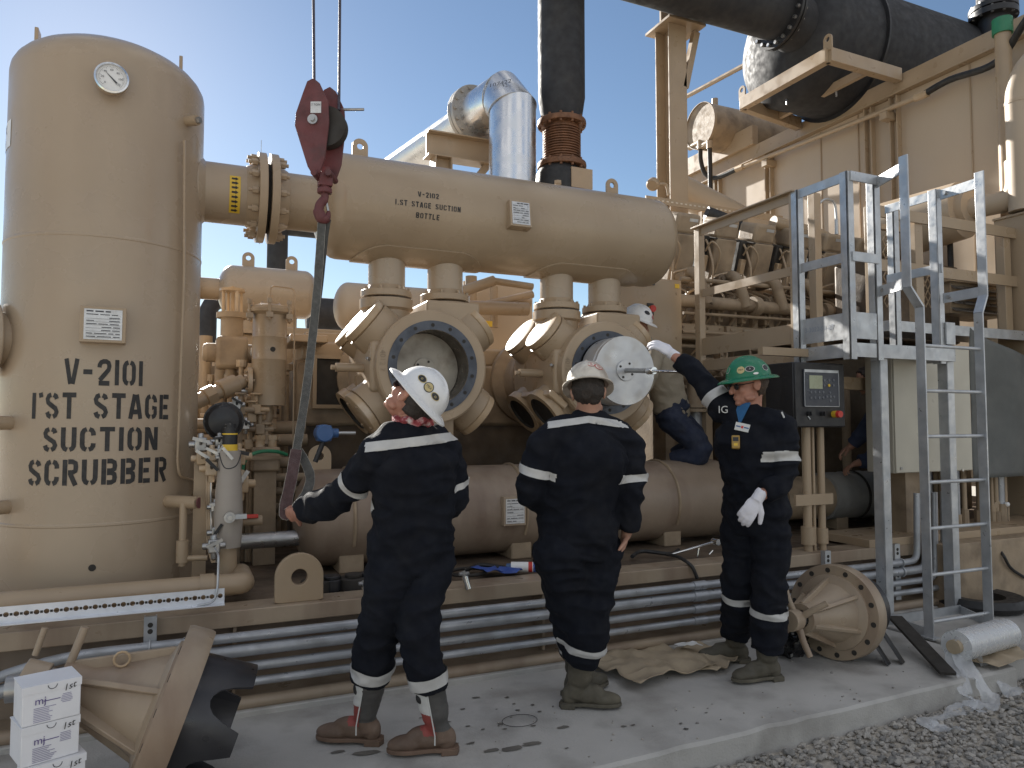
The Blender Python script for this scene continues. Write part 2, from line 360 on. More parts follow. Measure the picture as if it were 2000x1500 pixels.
p = at(1015, 1407, Z=.006); b = MB().tube([p + V(math.cos(6.283 * i / 40) * .088, math.sin(6.283 * i / 40) * .07, 0) for i in range(40)], .0016, 4, True)
struct(b.build('chalk_ring', INK))
# gravel: loose stones on the ground in front of the pad (cannot be counted)
ico = []
bmx = bmesh.new(); bmesh.ops.create_icosphere(bmx, subdivisions=1, radius=1); bmx.verts.ensure_lookup_table()
IV = [v.co.copy() for v in bmx.verts]; IF = [tuple(v.index for v in f.verts) for f in bmx.faces]; bmx.free()
shapes = []
for k in range(14):
    shapes.append([v * (1 + .55 * noise.noise(v * 1.3 + V(k * 9, 0, 0))) for v in IV])
b = MB(); b.v = []; cnt = 0
rs = random.Random(3)
def stone(x, y, z, s):
    sh = rs.choice(shapes); q = Matrix.Rotation(rs.uniform(0, 6.3), 3, 'Z') @ Matrix.Rotation(rs.uniform(0, 6.3), 3, 'X'); sc = V(s * rs.uniform(.8, 1.35), s * rs.uniform(.7, 1.1), s * rs.uniform(.55, .85))
    b.i = 0 if rs.random() < .68 else 1
    b.add([V(x, y, z) + V(*[a * c for a, c in zip(q @ v, sc)]) for v in sh], IF)
for k in range(15500):
    x = rs.uniform(1.15, 6.3); y = rs.uniform(1.0, 2.92)
    if y > edge(x) - .004 and x < 4.56: continue
    if x >= 4.56 and y > 2.9: continue
    if x < 1.15 + (2.75 - y) * .25: continue
    s = rs.uniform(.007, .0165) if rs.random() < .9 else rs.uniform(.016, .024)
    stone(x, y, -.137 + s * .45 + rs.uniform(0, .012), s)
for k in range(90):
    x = rs.uniform(.9, 4.5); y = edge(x) + .03 + rs.random() ** 2 * 1.0; s = rs.uniform(.003, .008); stone(x, y, s * .4, s)
o = b.build('gravel_stones', [STONE, STONED], sm=0); o['kind'] = 'stuff'
# ---------------------------------------------------------------- skid
skid = thing('steel_skid', 'long tan steel skid base under the compressor with a padeye at its edge', 'skid', (3, 4.1, 0))
MB().bb((-3, 4.13, .07), (9.5, 4.15, .415)).build('beam_web', TANS, skid)  # darker paint stands in for the shade under the top flange
b = MB().bb((-3, 4.0, .415), (9.5, 4.2, .5)); b.bb((-3, 3.985, .03), (9.5, 4.25, .075))
b.bb((-3, 4.0, -.01), (9.5, 4.22, .03))
b.build('edge_beam', TANO, skid, bev=.005)
b = MB().bb((-3, 4.2, .455), (9.5, 10, .485)); b.build('deck_plate', DECK, skid)
for x in (-1.3, .25, 2.0, 3.6, 5.6): MB().bb((x, 4.02, .08), (x + .016, 4.13, .412)).build('stiffener', TANO, skid)
MB().tube([V(-3, 3.955, .052), V(9, 3.955, .052)], .034, 14).build('kick_pipe', TANO, skid)
p = at(583, 1172, Y=4.08); MB().lug((p.x, 4.07, .5), X_, Z_, .25, .255, .042, .04).build('lifting_lug', TAN, skid, bev=.004)
p = at(1950, 1085, Y=4.3); MB().lug((p.x, 4.3, .53), X_, Z_, .15, .21, .03, .03).build('lifting_lug', TAN, skid, bev=.004)
MB().bb((4.75, 4.0, .5), (9.5, 4.5, .56)).build('side_plate', TAN, skid, bev=.004)
MB().bb((5.4, 3.86, .0), (9.5, 4.0, .5)).build('end_panel', TAND, skid, bev=.006)
# conduits along the skid front
zc = (.385, .318, .236, .160); rc = (.024, .031, .024, .022)
lb = ['topmost thin galvanized conduit clamped along the skid front under the beam', 'thickest galvanized conduit, second from top along the skid front', 'thin galvanized conduit, third from top along the skid front', 'lowest thin galvanized conduit along the skid front just above the tan kick pipe']
for i in range(4):
    y = 3.93; z = zc[i]
    L = [(-2.2 if i < 2 else -1.6, 3.5, z - .42), (-1.2, 3.8, z - .19 + .01 * i), (-.55, y, z), (5.02 + .1 * i, y, z), (5.2 + .1 * i, y + .02, z), (5.22 + .1 * i, y + .02, .9)]
    if i > 1: L = [(-.5, y, z)] + L[3:]
    o = thing('galvanized_conduit', lb[i], 'conduit', (2, y, 0), 'conduits along the skid front')
    MB().tube(fillet(L, .22, 6), rc[i], 14).build('pipe', GALVC, o)
    for x in ((.02,) if i < 2 else ()) + (3.05, 4.15 + .1 * i): MB().cyl((x, y, z), (x + .1, y, z), rc[i] + .005, n=14).build('coupling', GALVC, o)
for x, l in ((at(293, 1210, Y=3.9).x, 'slotted strut bracket holding the conduits below the perforated angle'), (4.28, 'slotted strut bracket clamping the conduits beside the lying cylinder head'), (5.0, 'slotted strut bracket clamping the conduits behind the ladder')):
    o = thing('conduit_strut', l, 'bracket', (x, 3.98, .1), 'strut brackets on the skid front')
    b = MB().bb((x - .028, 3.96, .1), (x + .028, 3.975, .52)); b.bb((x - .028, 3.975, .1), (x - .022, 4.0, .52)); b.bb((x + .022, 3.975, .1), (x + .028, 4.0, .52)); b.build('channel', GALV, o)
    for z in (.45, .48, .28): MB().cyl((x, 3.958, z), (x, 3.962, z), .012, n=12).build('slot', DARK, o)
    for z, r in zip(zc[:2], rc): MB().tube(arcpts((x, 3.93, z), -Y_, Z_, r + .004, -100, 100, 10), .006, 6).build('clamp', GALV, o)
# perforated galvanized angle by the scrubber
a = at(-40, 1222, Y=3.97); c = at(438, 1178, Y=3.97); o = thing('perforated_angle', 'bright perforated galvanized angle running past the foot of the scrubber', 'angle bar', (a + c) / 2)
x = (c - a).normalized(); n = 30; Ln = (c - a).length; vs = []; st = Ln / 26; b = MB()
for i in range(26):       # plate cells, each with a round hole
    ce = a + x * st * (i + .5) + Z_ * .038; k = 16; P = []; H = []
    for j in range(k):
        t = 2 * math.pi * j / k + math.pi / 4; q = max(abs(math.cos(t)), abs(math.sin(t))); P.append((math.cos(t) / q * st / 2, math.sin(t) / q * .036)); H.append((math.cos(t) * .0115, math.sin(t) * .0115))
    b.holed(P, H, ce, x, Z_, .004)
b.bar(a - Y_ * .02, c - Y_ * .02, .045, .004); b.build('angle', GALVW, o, sm=30)
for i in range(25):
    q = a + x * st * (i + 1) + Z_ * .038 - Y_ * .0025; MB().box(q, (.011, .002, .011)).build('slot', DARK, o) if i == 0 else None
    if i == 0: sl_ = bpy.context.scene.collection.objects[-1]
    else: inst(sl_, 'slot', q, o)
# ---------------------------------------------------------------- scrubber
SX, SY, SR = -.44, 4.95, .516
scr = thing('scrubber_vessel', 'tall tan vertical scrubber vessel with stencilled black lettering and a round dial', 'vessel', (SX, SY, .485))
hd = [(SR * math.cos(R(90) * i / 10), 3.44 + .25 * math.sin(R(90) * i / 10)) for i in range(11)]
b = MB().lathe([(SR, .485), (SR, .9), (SR + .003, .905), (SR + .003, .915), (SR, .92), (SR, 2.44), (SR + .003, 2.445), (SR + .003, 2.455), (SR, 2.46), (SR, 3.43)] + hd, (SX, SY, 0), Z_, 72)
b.build('shell', TANV, scr, sm=22)
MB().lathe([(SR + .05, 0), (SR + .05, .03), (SR, .03)], (SX, SY, .485), Z_, 64).build('base_ring', TAN, scr)
def on(s, z, k=.002): a = s / SR - math.pi / 2 + .066; return V(SX + (SR + k) * math.cos(a), SY + (SR + k) * math.sin(a), z)
def sang(u, v):          # pixel on the scrubber front to (arc, height)
    for y in range(20):
        pass
    lo, hi = 3., 6.
    e = EYE; d = (at(u, v, d=1) - e); A = d.x ** 2 + d.y ** 2; B = 2 * (e.x - SX) * d.x + 2 * (e.y - SY) * d.y; Cc = (e.x - SX) ** 2 + (e.y - SY) ** 2 - SR ** 2
    D = B * B - 4 * A * Cc; t = (-B - math.sqrt(max(D, 0))) / (2 * A); p = e + d * t
    return (math.atan2(p.y - SY, p.x - SX) + math.pi / 2 - .066) * SR, p.z
for txt, u, v, h, wd in (('V-2101', 203, 727, 50, 152), ("1'ST STAGE", 197, 793, 50, 268), ('SUCTION', 196, 858, 47, 222), ('SCRUBBER', 190, 922, 50, 268)):
    s0, z0 = sang(u, v); z1 = sang(u, v + h / 2)[1]; z2 = sang(u, v - h / 2)[1]; hh = z2 - z1
    sl0 = sang(u - wd / 2, v)[0]; sl1 = sang(u + wd / 2, v)[0]
    W = sum((GW.get(c, .6) if c != ' ' else .42) + .17 for c in txt) - .17; ww = (sl1 - sl0) / (W * hh)
    for wd_, ox in words(txt, hh, .17, ww): stencil(MB(), wd_, hh, lambda s, t: on((sl0 + sl1) / 2 + s + ox, z1 + t, .0015), .19, .17, ww).build('lettering', INK, scr, sm=0)
s, z = sang(218, 164); n_ = on(s, z, 0) - V(SX, SY, z); n_.normalize(); c = on(s, z, 0)
g = MB().cyl(c - n_ * .03, c + n_ * .05, .03).cyl(c + n_ * .05, c + n_ * .075, .082, n=40).build('temperature_gauge', TAN, scr)
gx = V(-n_.y, n_.x, 0); fc = c + n_ * .076
b = MB().lathe([(.083, 0), (.083, .012), (.074, .014), (.071, .006)], fc - n_ * .002, n_, 40, False, False); b.build('bezel', CHROME, g)
MB().lathe([(.074, 0), (.001, .003)], fc, n_, 40).build('dial_face', WHITE, g, sm=60)
b = MB(); fq = fc + n_ * .006
gf = lambda a, r: fq + gx * math.cos(a) * r + Z_ * math.sin(a) * r
for k in range(41):
    a = R(225 - k * 270 / 40); r0 = .052 if k % 4 == 0 else .057; t = gx * -math.sin(a) * .0007 + Z_ * math.cos(a) * .0007
    b.add([gf(a, r0) - t, gf(a, r0) + t, gf(a, .062) + t, gf(a, .062) - t], [(0, 1, 2, 3)])
a = R(135); t = (gx * math.sin(a) - Z_ * math.cos(a)) * .003
b.add([gf(a, .05), gf(a, 0) + t, gf(a + math.pi, .035) + t * 1.6, gf(a + math.pi, .035) - t * 1.6, gf(a, 0) - t], [(0, 1, 2, 3, 4)])
b.build('needle', INKP, g, sm=0)
for k, tx in enumerate(('0', '20', '40', '60', '80', '100', '120')):
    a = R(225 - k * 45); q = gf(a, .043); text(tx, .016, q, gx, Z_, INKP, 'numeral', g, lift=.0005)
def plate(par, c, x, y, w, h, d, body, lines=9, seed=1):     # nameplate on a welded bracket
    x, y = V(x).normalized(), V(y).normalized(); n = x.cross(y); c = V(c); m = Matrix((x, y, n)).transposed()
    o = MB().box(c - n * d / 2, (w, h, d), m).build('nameplate_bracket', body, par, bev=.004)
    MB().box(c + n * .0015, (w * .82, h * .84, .003), m).build('nameplate', PAPER, o)
    r = random.Random(seed); b = MB(); z = c + n * .0036
    for k in range(lines):
        yy = h * .36 - k * h * .7 / (lines - 1)
        xx = -w * .36
        while xx < w * .33:
            l = r.uniform(.1, .3) * w; l = min(l, w * .36 - xx)
            if r.random() < .72: b.box(z + x * (xx + l / 2) + y * yy, (l, h * .022 * (1.7 if k == 0 else 1), .0008), m)
            xx += l + w * .04
        if k > 1: b.box(z + y * (yy - h * .03), (w * .74, h * .006, .0006), m)
    b.build('print', INKP, o, sm=0); return o
s, z = sang(202, 637); c = on(s, z, .07); n_ = (on(s, z, 1) - on(s, z, 0)); plate(scr, c, V(-n_.y, n_.x, 0), Z_, .215, .19, .09, TAN, 9, 4)
for u, v in ((20, 826), (14, 990)):
    s, z = sang(u, v); c = on(s, z, 0); n_ = (on(s, z, 1) - c).normalized()
    k = MB().cyl(c - n_ * .05, c + n_ * .08, .037).build('coupling', TAN, scr); MB().cyl(c + n_ * .08, c + n_ * .12, .042, n=6).build('plug', TAN, k); MB().cyl(c + n_ * .12, c + n_ * .124, .022).build('bore', DARK, k)
n_ = V(-.93, -.36, 0).normalized(); c = V(SX, SY, 1.9) + n_ * SR
k = MB().cyl(c - n_ * .1, c + n_ * .02, .15, n=32).build('manway_neck', TAN, scr); MB().cyl(c + n_ * .02, c + n_ * .055, .2, n=40).build('manway_cover', TANV, k, bev=.008)
s, z = sang(180, 1109); c = on(s, z, 0); n_ = (on(s, z, 1) - c).normalized(); MB().lathe([(.018, .0015), (.001, .0016)], c, n_, 20).build('weep_hole', DARK, scr)
s, z = sang(365, 237); c = on(s, z, 0); n_ = (on(s, z, 1) - c).normalized(); k = MB().cyl(c - n_ * .03, c + n_ * .07, .03).build('coupling', TAN, scr); MB().cyl(c + n_ * .07, c + n_ * .09, .02, n=6).build('plug', STEEL, k)
P = [sang(352, 275), sang(351, 540), sang(338, 905), sang(342, 930), sang(368, 938)]
MB().tube(fillet([on(s, z, .03) for s, z in P] + [V(.1, 4.75, P[-1][1] - .0), V(.12, 4.75, P[-1][1] - .14)], .05), .0075, 8).build('sensing_tube', TAN, scr)
for u, v in ((73, 92), (353, 145)): q = at(u, v, Y=SY); MB().box(q - Z_ * .06, (.02, .09, .32)).build('lifting_lug', TAN, scr, bev=.004)
q = [on(*sang(-6, 245), .002), on(*sang(28, 245), .002), on(*sang(28, 298), .002), on(*sang(-6, 298), .002)]
sa, za = sang(11, 272); wb = abs(sang(28, 272)[0] - sang(2, 272)[0])
b = MB(); k = 6
b.add([on(sa + (i / k - .5) * wb * 1.5, za + dz, .002) for i in range(k + 1) for dz in (-.075, .075)], [(2 * i, 2 * i + 2, 2 * i + 3, 2 * i + 1) for i in range(k)]); st = b.build('sticker', WHITE, scr, sm=0)
fn = lambda dx, dz: (lambda X, Yy: on(sa + dx + X, za + dz + Yy, .004))
text('FLEX', .075, (0, 0, 0), X_, Z_, INKP, 'lettering', st, fn(-.015, .03)); text('2109', .06, (0, 0, 0), X_, Z_, INKP, 'lettering', st, fn(-.02, -.04))
NZ = 2.92
k = MB().cyl((SX + .42, 5, NZ), (.42, 5, NZ), .19, n=48).build('outlet_nozzle', TANV, scr)
MB().lathe([(.235, .02), (.235, .05), (.19, .09)], (SX + .44, 5, NZ), X_, 48).build('reinforcing_pad', TANV, k)
f = MB().lathe([(.19, -.07), (.225, 0), (.29, 0), (.29, .05), (.2, .05)], (.40, 5, NZ), X_, 48).build('outlet_flange', TAN, scr, bev=.004)
bolts(f, ringpts((.375, 5, NZ), X_, .25, 14, .1), X_, .022, .035, TAN, stud=.022)
b = MB(); pf = lambda s, t, r=.1925: V(.26 + s, 5 - r * math.cos(t / .19), NZ + r * math.sin(t / .19)); t0 = -.17
n = 14; b.add([pf(sx_, t0 + .24 * i / n) for i in range(n + 1) for sx_ in (-.032, .032)], [(2 * i, 2 * i + 2, 2 * i + 3, 2 * i + 1) for i in range(n)])
st = b.build('flow_label', YEL, scr, sm=0); b = MB()
for i in range(8):
    q = t0 + .02 + i * .0285; A = [(-.02, -.006), (.002, -.006), (.002, -.012), (.02, 0), (.002, .012), (.002, .006), (-.02, .006)]
    b.add([pf(x, q + y, .194) for x, y in A], [tuple(range(7))])
b.build('arrow', INK, st, sm=0)
# header pipe before the scrubber
hp = thing('drain_header_pipe', 'tan drain pipe with an elbow lying on the skid edge before the scrubber', 'pipe', (-1, 4.22, .485))
pz = at(430, 1143, Y=4.22); MB().tube(fillet([V(-3, 4.2, pz.z), V(pz.x + .03, 4.22, pz.z), V(pz.x + .12, 4.22, pz.z), V(pz.x + .12, 4.5, pz.z)], .1, 8), .056, 18).build('pipe', TAN, hp)
MB().cyl((pz.x - .1, 4.22, pz.z), (pz.x - .03, 4.22, pz.z), .066).build('collar', TAN, hp)
for x in (-.2, .02): MB().bb((x - .02, 4.18, .5), (x + .02, 4.26, pz.z - .05)).build('support', TAN, hp)
# ---------------------------------------------------------------- suction bottle
BY, BZ, BR, B0, B1 = 5.0, 2.925, .357, .76, 3.62
sb = thing('suction_bottle', 'long tan horizontal suction bottle with small black lettering above the cylinders', 'vessel', (2.2, BY, 2.3))
MB().lathe(vessel(B1 - B0 - .34, BR, .17), (B0 + .17, BY, BZ), X_, 64, False, False).build('shell', TANB, sb, sm=50)
b = MB().cyl((.485, 5, NZ), (B0 + .12, 5, NZ), .185, n=48); b.build('inlet_nozzle', TANB, sb)
f = MB().lathe([(.2, 0), (.29, 0), (.29, .05), (.225, .05), (.187, .12)], (.475, 5, NZ), X_, 48).build('inlet_flange', TAN, sb, bev=.004)
bolts(f, ringpts((.545, 5, NZ), X_, .25, 14, .1), X_, .022, .035, TAN, stud=.018)
MB().cyl((.452, 5, NZ), (.473, 5, NZ), .225, n=40).build('gasket', DARK, f)
bf = lambda X, t, k=.0015: V(X, BY - (BR + k) * math.cos(t / BR), BZ + (BR + k) * math.sin(t / BR))
c = at(837, 402, Y=4.645); tz = (c.z - BZ) + .0
for txt, dz, h, wd in (('V-2102', .072, .036, .145), ('1.ST STAGE SUCTION', 0, .036, .455), ('BOTTLE', -.07, .036, .165)):
    W = sum((GW.get(ch, .6) if ch != ' ' else .42) + .24 for ch in txt) - .24
    for wd_, ox in words(txt, h, .24, wd / (W * h)): stencil(MB(), wd_, h, lambda s, t: bf(c.x + s + ox, tz + dz - h / 2 + t), .21, .24, wd / (W * h)).build('lettering', INK, sb, sm=0)
c = at(1017, 417, Y=4.6); plate(sb, (c.x, 4.595, c.z), X_, (0, .12, 1), .165, .195, .11, TAN, 9, 8)
for u, v in ((703, 300), (1195, 372)): MB().lug((at(u, v, Y=5).x, 5, BZ + BR - .03), X_, Z_, .11, .17, .022, .02).build('lifting_lug', TAN, sb, bev=.003)
p = at(1105, 360, Y=5); MB().cyl((p.x - .07, 5, BZ + BR - .02), (p.x - .07, 5, BZ + BR + .05), .022).cyl((p.x - .07, 5, BZ + BR + .03), (p.x - .07, 5, BZ + BR + .055), .03, n=6).build('vent_plug', TAN, sb)
CX = (1.49, 2.83)
def bottle_nozzles(cx):
    n, m = 56, 7; b = MB(); vs = []
    pt = lambda X, t, k: V(X, BY - (BR + k) * math.sin(t / BR), BZ - (BR + k) * math.cos(t / BR))
    for i in range(m + 1):
        f = i / m if i < m else 1
        for j in range(n):
            a = 2 * math.pi * j / n; ca, sa = math.cos(a), math.sin(a)
            vs.append(pt(cx + (.24 * (1 if ca > 0 else -1) + ca * .235) * f, sa * .235 * f, .013 if i < m else -.004))
        if i == m - 1:
            vs[-n:] = [pt(cx + (.24 * (1 if math.cos(2 * math.pi * j / n) > 0 else -1) + math.cos(2 * math.pi * j / n) * .235), math.sin(2 * math.pi * j / n) * .235, .011) for j in range(n)]
    b.add(vs, [(i * n + j, i * n + (j + 1) % n, (i + 1) * n + (j + 1) % n, (i + 1) * n + j) for i in range(m) for j in range(n)])
    b.build('reinforcing_pad', TANB, sb, sm=40)
    for s in (-.215, .215):
        k = MB().lathe([(.128, 2.36), (.128, 2.58), (.135, 2.62), (.16, 2.67)], (cx + s, BY, 0), Z_, 32, False, False).build('outlet_nozzle', TANV, sb)
        MB().lathe([(.128, 2.40), (.145, 2.362), (.178, 2.362), (.178, 2.315), (.1, 2.315)], (cx + s, BY, 0), Z_, 32).build('flange', TAN, k, bev=.004)
        bolts(k, ringpts((cx + s, BY, 2.372), Z_, .158, 8, .3), Z_, .012, .022, TAN)
for cx in CX: bottle_nozzles(cx)
# ---------------------------------------------------------------- compressor cylinders
def valve_cap(par, c, n, r, name='valve_cover', cover=True, oblong=False):
    n = V(n).normalized(); c = V(c)
    bs = MB().cyl(c - n * .22, c - n * .012, r * 1.0, n=36).build('valve_port', TAN, par)
    if cover:
        cv = MB().lathe([(r * .9, -.012), (r * .97, 0), (r * .97, .04), (r * .92, .045)], c, n, 40).build(name, WORN, bs, bev=.002)
        MB().cyl(c - n * .013, c - n * .001, r * .8, n=32).build('gasket_gap', DARK, bs)
        if oblong: bolts(cv, ringpts(c + n * .045, n, r * .72, 4, .6), n, .013, .016, TAN)
    else:
        MB().lathe([(r * 1.0, -.06), (r * 1.06, -.05), (r * 1.06, .01), (r * .80, .01)], c, n, 40, False, False).build('port_rim', WORN, bs); MB().lathe([(r * .80, .0098), (r * .79, -.01), (.001, -.009)], c, n, 36, False, False).build('port_bore', DARK, bs)
def cylinder(cx, lab, first):
    CZ = 1.815
    t = thing('compressor_cylinder', lab, 'cylinder', (cx, 5.0, 1.2), 'open compressor cylinders')
    b = MB().lathe([(.245, 4.60), (.365, 4.60), (.378, 4.612), (.378, 4.70), (.35, 4.73), (.335, 4.80), (.33, 5.35), (.36, 5.40), (.36, 5.50), (.20, 5.52)], (cx, 0, CZ), Y_, 56, False, False)
    b.build('body', TAN, t)
    MB().lathe([(.246, 4.598), (.2455, 5.2), (.001, 5.2)], (cx, 0, CZ), Y_, 56, False, False).build('bore', BORE, t)
    rg = MB().lathe([(.2462, 4.61), (.2462, 4.592), (.306, 4.592), (.306, 4.60)], (cx, 0, CZ), Y_, 64, False, False).build('head_seat_ring', IRON, t)
    h = None
    for q in ringpts((cx, 4.5915, CZ), Y_, .276, 14, .2):
        if h is None: h = MB().cyl(q, q + Y_ * .002, .0125, n=16).build('stud_hole', DARK, rg)
        else: inst(h, 'stud_hole', q, rg)
    # cast neck under the suction flanges
    b = MB().bb((cx + .0, 4.74, 2.075), (cx + .385, 5.25, 2.285)); b.build('neck_block', TAN, t, bev=.02, seg=3); MB().bb((cx + .262, 4.745, 1.9), (cx + .38, 5.24, 2.08)).build('cast_cheek', TAN, t, bev=.01)
    b = MB().lathe([(.17, 2.075), (.165, 2.1), (.165, 2.22), (.185, 2.235), (.185, 2.30)], (cx - .215, 5, 0), Z_, 32); b.lathe([(.18, 2.2), (.18, 2.30)], (cx + .215, 5, 0), Z_, 32); b.build('suction_neck', TAN, t)
    b = MB().bb((cx - .3, 4.86, 2.075), (cx + .1, 5.16, 2.17)); b.build('cast_web', TAN, t, bev=.03, seg=3)
    for s in (-1, 1):
        for zz, sg in ((.62, 1), (-.6, -1)):
            n = V(s * .79, 0, zz)
            for y in (4.86, 5.24):
                op = (s < 0 and sg < 0 and (y > 5 or not first))
                valve_cap(t, V(cx, y, CZ) + n.normalized() * .49, n, .172, cover=not op, oblong=sg < 0)
    # cast bridges between the ports
    for s in (-1, 1):
        MB().box((cx + s * .33, 5.05, CZ), (.13, .72, .34)).build('side_web', TAN, t, bev=.03, seg=3)
    if not first: MB().box((cx - .38, 4.93, CZ - .2), (.17, .55, .05), Matrix.Rotation(R(38), 3, 'Y')).build('port_flange', WORN, t, bev=.008)
    b = MB().lathe([(.23, 1.16), (.23, 1.21), (.17, 1.22), (.17, 1.55)], (cx, 5, 0), Z_, 32); b.bb((cx - .2, 4.75, 1.3), (cx + .2, 5.25, 1.5)); b.build('discharge_neck', TAN, t, bev=.012)
    # indicator tap, lubricator pipes, hand valve
    q = V(cx - .36, 4.9, CZ + .0)
    b = MB().cyl(q, q - X_ * .22, .03, n=14).cyl(q - X_ * .22, q - X_ * .25, .017, n=10); b.build('clearance_valve', TAN, t)
    b = MB().cyl(q + V(.06, -.12, .03), q + V(-.06, -.2, .05), .012, n=10).box(q + V(.02, -.1, -.02), (.1, .05, .08)).cyl(q + V(.0, -.12, .06), q + V(.05, -.16, .13), .009, n=8); b.build('indicator_tap', STEEL, t, bev=.003)
    MB().tube(fillet([q + V(.1, -.1, .3), q + V(.0, -.12, .25), q + V(-.02, -.12, .1), q + V(.03, -.1, .05)], .04), .006, 8).build('lubricator_tube', TAN, t)
    # cast heat number down the left of the bore
    MB().box((cx - .345, 4.73, CZ + .1), (.02, .05, .02)).build('cast_boss', TAN, t, bev=.006)
    text('4012 7', .05, (cx - .3405, 4.598, CZ + .03), (0, 0, -1), (1, 0, 0), TAND, 'cast_number', t, lift=.003)
    return t
cylinder(CX[0], 'tan cylinder with covered ports and a dirty crown deep inside its blue rimmed bore', True)
cylinder(CX[1], 'tan compressor cylinder with two open lower ports and the shiny piston half out', False)
# piston crown deep in the first bore
def piston(cx, y, m, name, lab, loc=None):
    CZ = 1.815; t = thing('piston', lab, 'piston', (cx, y, CZ - .24), 'pistons in the two cylinders')
    MB().lathe([(.02, 0), (.243, 0), (.2435, .012), (.2435, .03), (.24, .032), (.24, .042), (.2435, .044), (.2435, .2), (.02, .2)], (cx, y, CZ), Y_, 72).build('crown', m, t)
    hb = MB().lathe([(.03, .006), (.075, .004), (.075, -.012), (.02, -.012)], (cx, y, CZ - .0), Y_, 40).build('hub_plate', m, t, bev=.002)
    bolts(hb, ringpts((cx, y - .0125, CZ), Y_, .055, 4, .5), Y_, .009, .006, DARK, 'screw_hole'); return t
piston(CX[0], 4.80, PISTD, 'piston', 'dirty grey piston crown sitting deep inside the bore behind the white hat')
pt = piston(CX[1], 4.37, PIST, 'piston', 'bright round piston being pushed into the bore beside the green hat worker')
cx = CX[1]; o = thing('puller_rod', 'chrome puller rod with an eye end screwed into the shiny piston hub', 'rod', (cx, 4.1, 1.75))
e = V(cx + .0, 3.70, 1.765); s_ = V(cx, 4.36, 1.815); m_ = s_.lerp(e, .45)
MB().cyl(s_, m_, .017, n=16).build('socket_extension', STEEL, o); MB().cyl(m_, e + Y_ * .03, .010, n=14).build('shank', CHROME, o); MB().cyl(m_ + Y_ * .03, m_ - Y_ * .04, .024, n=16).build('collar', CHROME, o)
ev = (EYE - e).normalized(); ev.z = 0; x, y, z = basis(ev); MB().tube([e + x * math.cos(i * math.pi / 12) * .020 + y * math.sin(i * math.pi / 12) * .020 for i in range(24)], .0075, 10, True).build('eye', CHROME, o)
# crankcase, distance pieces
cf = thing('crankcase_block', 'broad tan crankcase block behind the cylinders', 'crankcase', (2.3, 6.5, .485))
MB().bb((.8, 5.98, .49), (3.73, 7.28, 1.42)).build('shaded_lower_case', DECK, cf)  # lower crankcase coloured dark as the shade below the cylinders
b = MB().bb((.78, 5.95, 1.42), (3.75, 7.3, 1.95)); b.build('crankcase', TAND, cf, bev=.03)
b = MB().bb((.85, 6.0, 1.95), (3.7, 7.25, 2.10)); b.build('top_cover', TAN, cf, bev=.02)
b = MB().bb((.72, 5.7, 2.06), (1.0, 6.3, 2.12)).bb((.9, 6.2, 2.1), (1.3, 6.6, 2.2)); b.build('breather_box', TAN, cf, bev=.01)
for cx in CX:
    d = MB().lathe([(.36, 5.51), (.36, 5.57), (.29, 5.6), (.29, 5.86), (.38, 5.9), (.38, 5.97)], (cx, 0, 1.815), Y_, 40).build('distance_piece', TAND, cf)
    bolts(d, ringpts((cx, 5.58, 1.815), Y_, .33, 12), Y_, .018, .03, TAND)
MB().box((at(957, 632, Y=5.9).x, 5.92, at(957, 632, Y=5.9).z), (.06, .004, .05)).build('warning_sticker', YEL, cf)
# ---------------------------------------------------------------- discharge bottle
DZ, DR = .825, .315
db = thing('discharge_bottle', 'dusty tan horizontal discharge bottle with wet stains low behind the workers', 'vessel', (2.4, 4.97, .49))
MB().lathe(vessel(4.2 - .66 - .3, DR, .15), (.66 + .15, 4.97, DZ), X_, 56, False, False).build('shell', TANS, db, sm=50)
for cx in CX:
    MB().lathe([(.19, 1.05), (.165, 1.09), (.165, 1.1), (.235, 1.1), (.235, 1.155)], (cx, 5, 0), Z_, 32).build('nozzle', TANO, db)
c = at(1005, 998, Y=4.63); plate(db, (c.x, 4.62, c.z), X_, Z_, .17, .2, .12, TANO, 8, 3)
q = at(612, 925, Y=4.97); MB().lug((q.x + .04, 4.97, DZ + DR - .05), X_, Z_, .15, .21, .025, .02).build('lifting_lug', TAN, db, bev=.003)
for x in (1.0, 2.2, 3.5):
    MB().bb((x - .08, 4.75, .485), (x + .08, 5.2, .62)).build('saddle', TAND, db, bev=.01)
    MB().tube([V(x, 4.97 + (DR + .004) * math.cos(R(a)), DZ + (DR + .004) * math.sin(R(a))) for a in range(-30, 211, 10)], .012, 6).build('strap', TAND, db)
# ---------------------------------------------------------------- exhaust and cooler
YE = 7.1
es = thing('exhaust_stack', 'tall matt black vertical exhaust pipe on a rusty bellows behind the suction bottle', 'exhaust pipe', (3.74, YE, 2.2))
c = at(1097, 245, Y=YE); ex = c.x; z1 = c.z; z0 = at(1093, 325, Y=YE).z; zb = at(1090, 358, Y=YE).z; rr = .262
MB().lathe([(.215, z1), (.22, z1 + .03), (rr, z1 + .3), (rr, 8.2)], (ex, YE, 0), Z_, 48).build('pipe', BLACK, es)
prof = [(.19, z0)]
for i in range(13): z = z0 + .05 + (z1 - z0 - .1) * i / 13; dz = (z1 - z0 - .1) / 13; prof += [(.19, z), (.213, z + dz * .25), (.213, z + dz * .6), (.19, z + dz * .85)]
b = MB().lathe(prof + [(.19, z1)], (ex, YE, 0), Z_, 40); be = b.build('bellows', RUST, es)
for z in (z0 - .03, z1 - .02):
    f = MB().lathe([(.19, z), (.27, z), (.275, z + .03), (.27, z + .06), (.19, z + .06)], (ex, YE, 0), Z_, 40).build('flange', RUST, be, bev=.004)
    bolts(f, ringpts((ex, YE, z + .03), Z_, .245, 12), Z_, .016, .11, RUST)
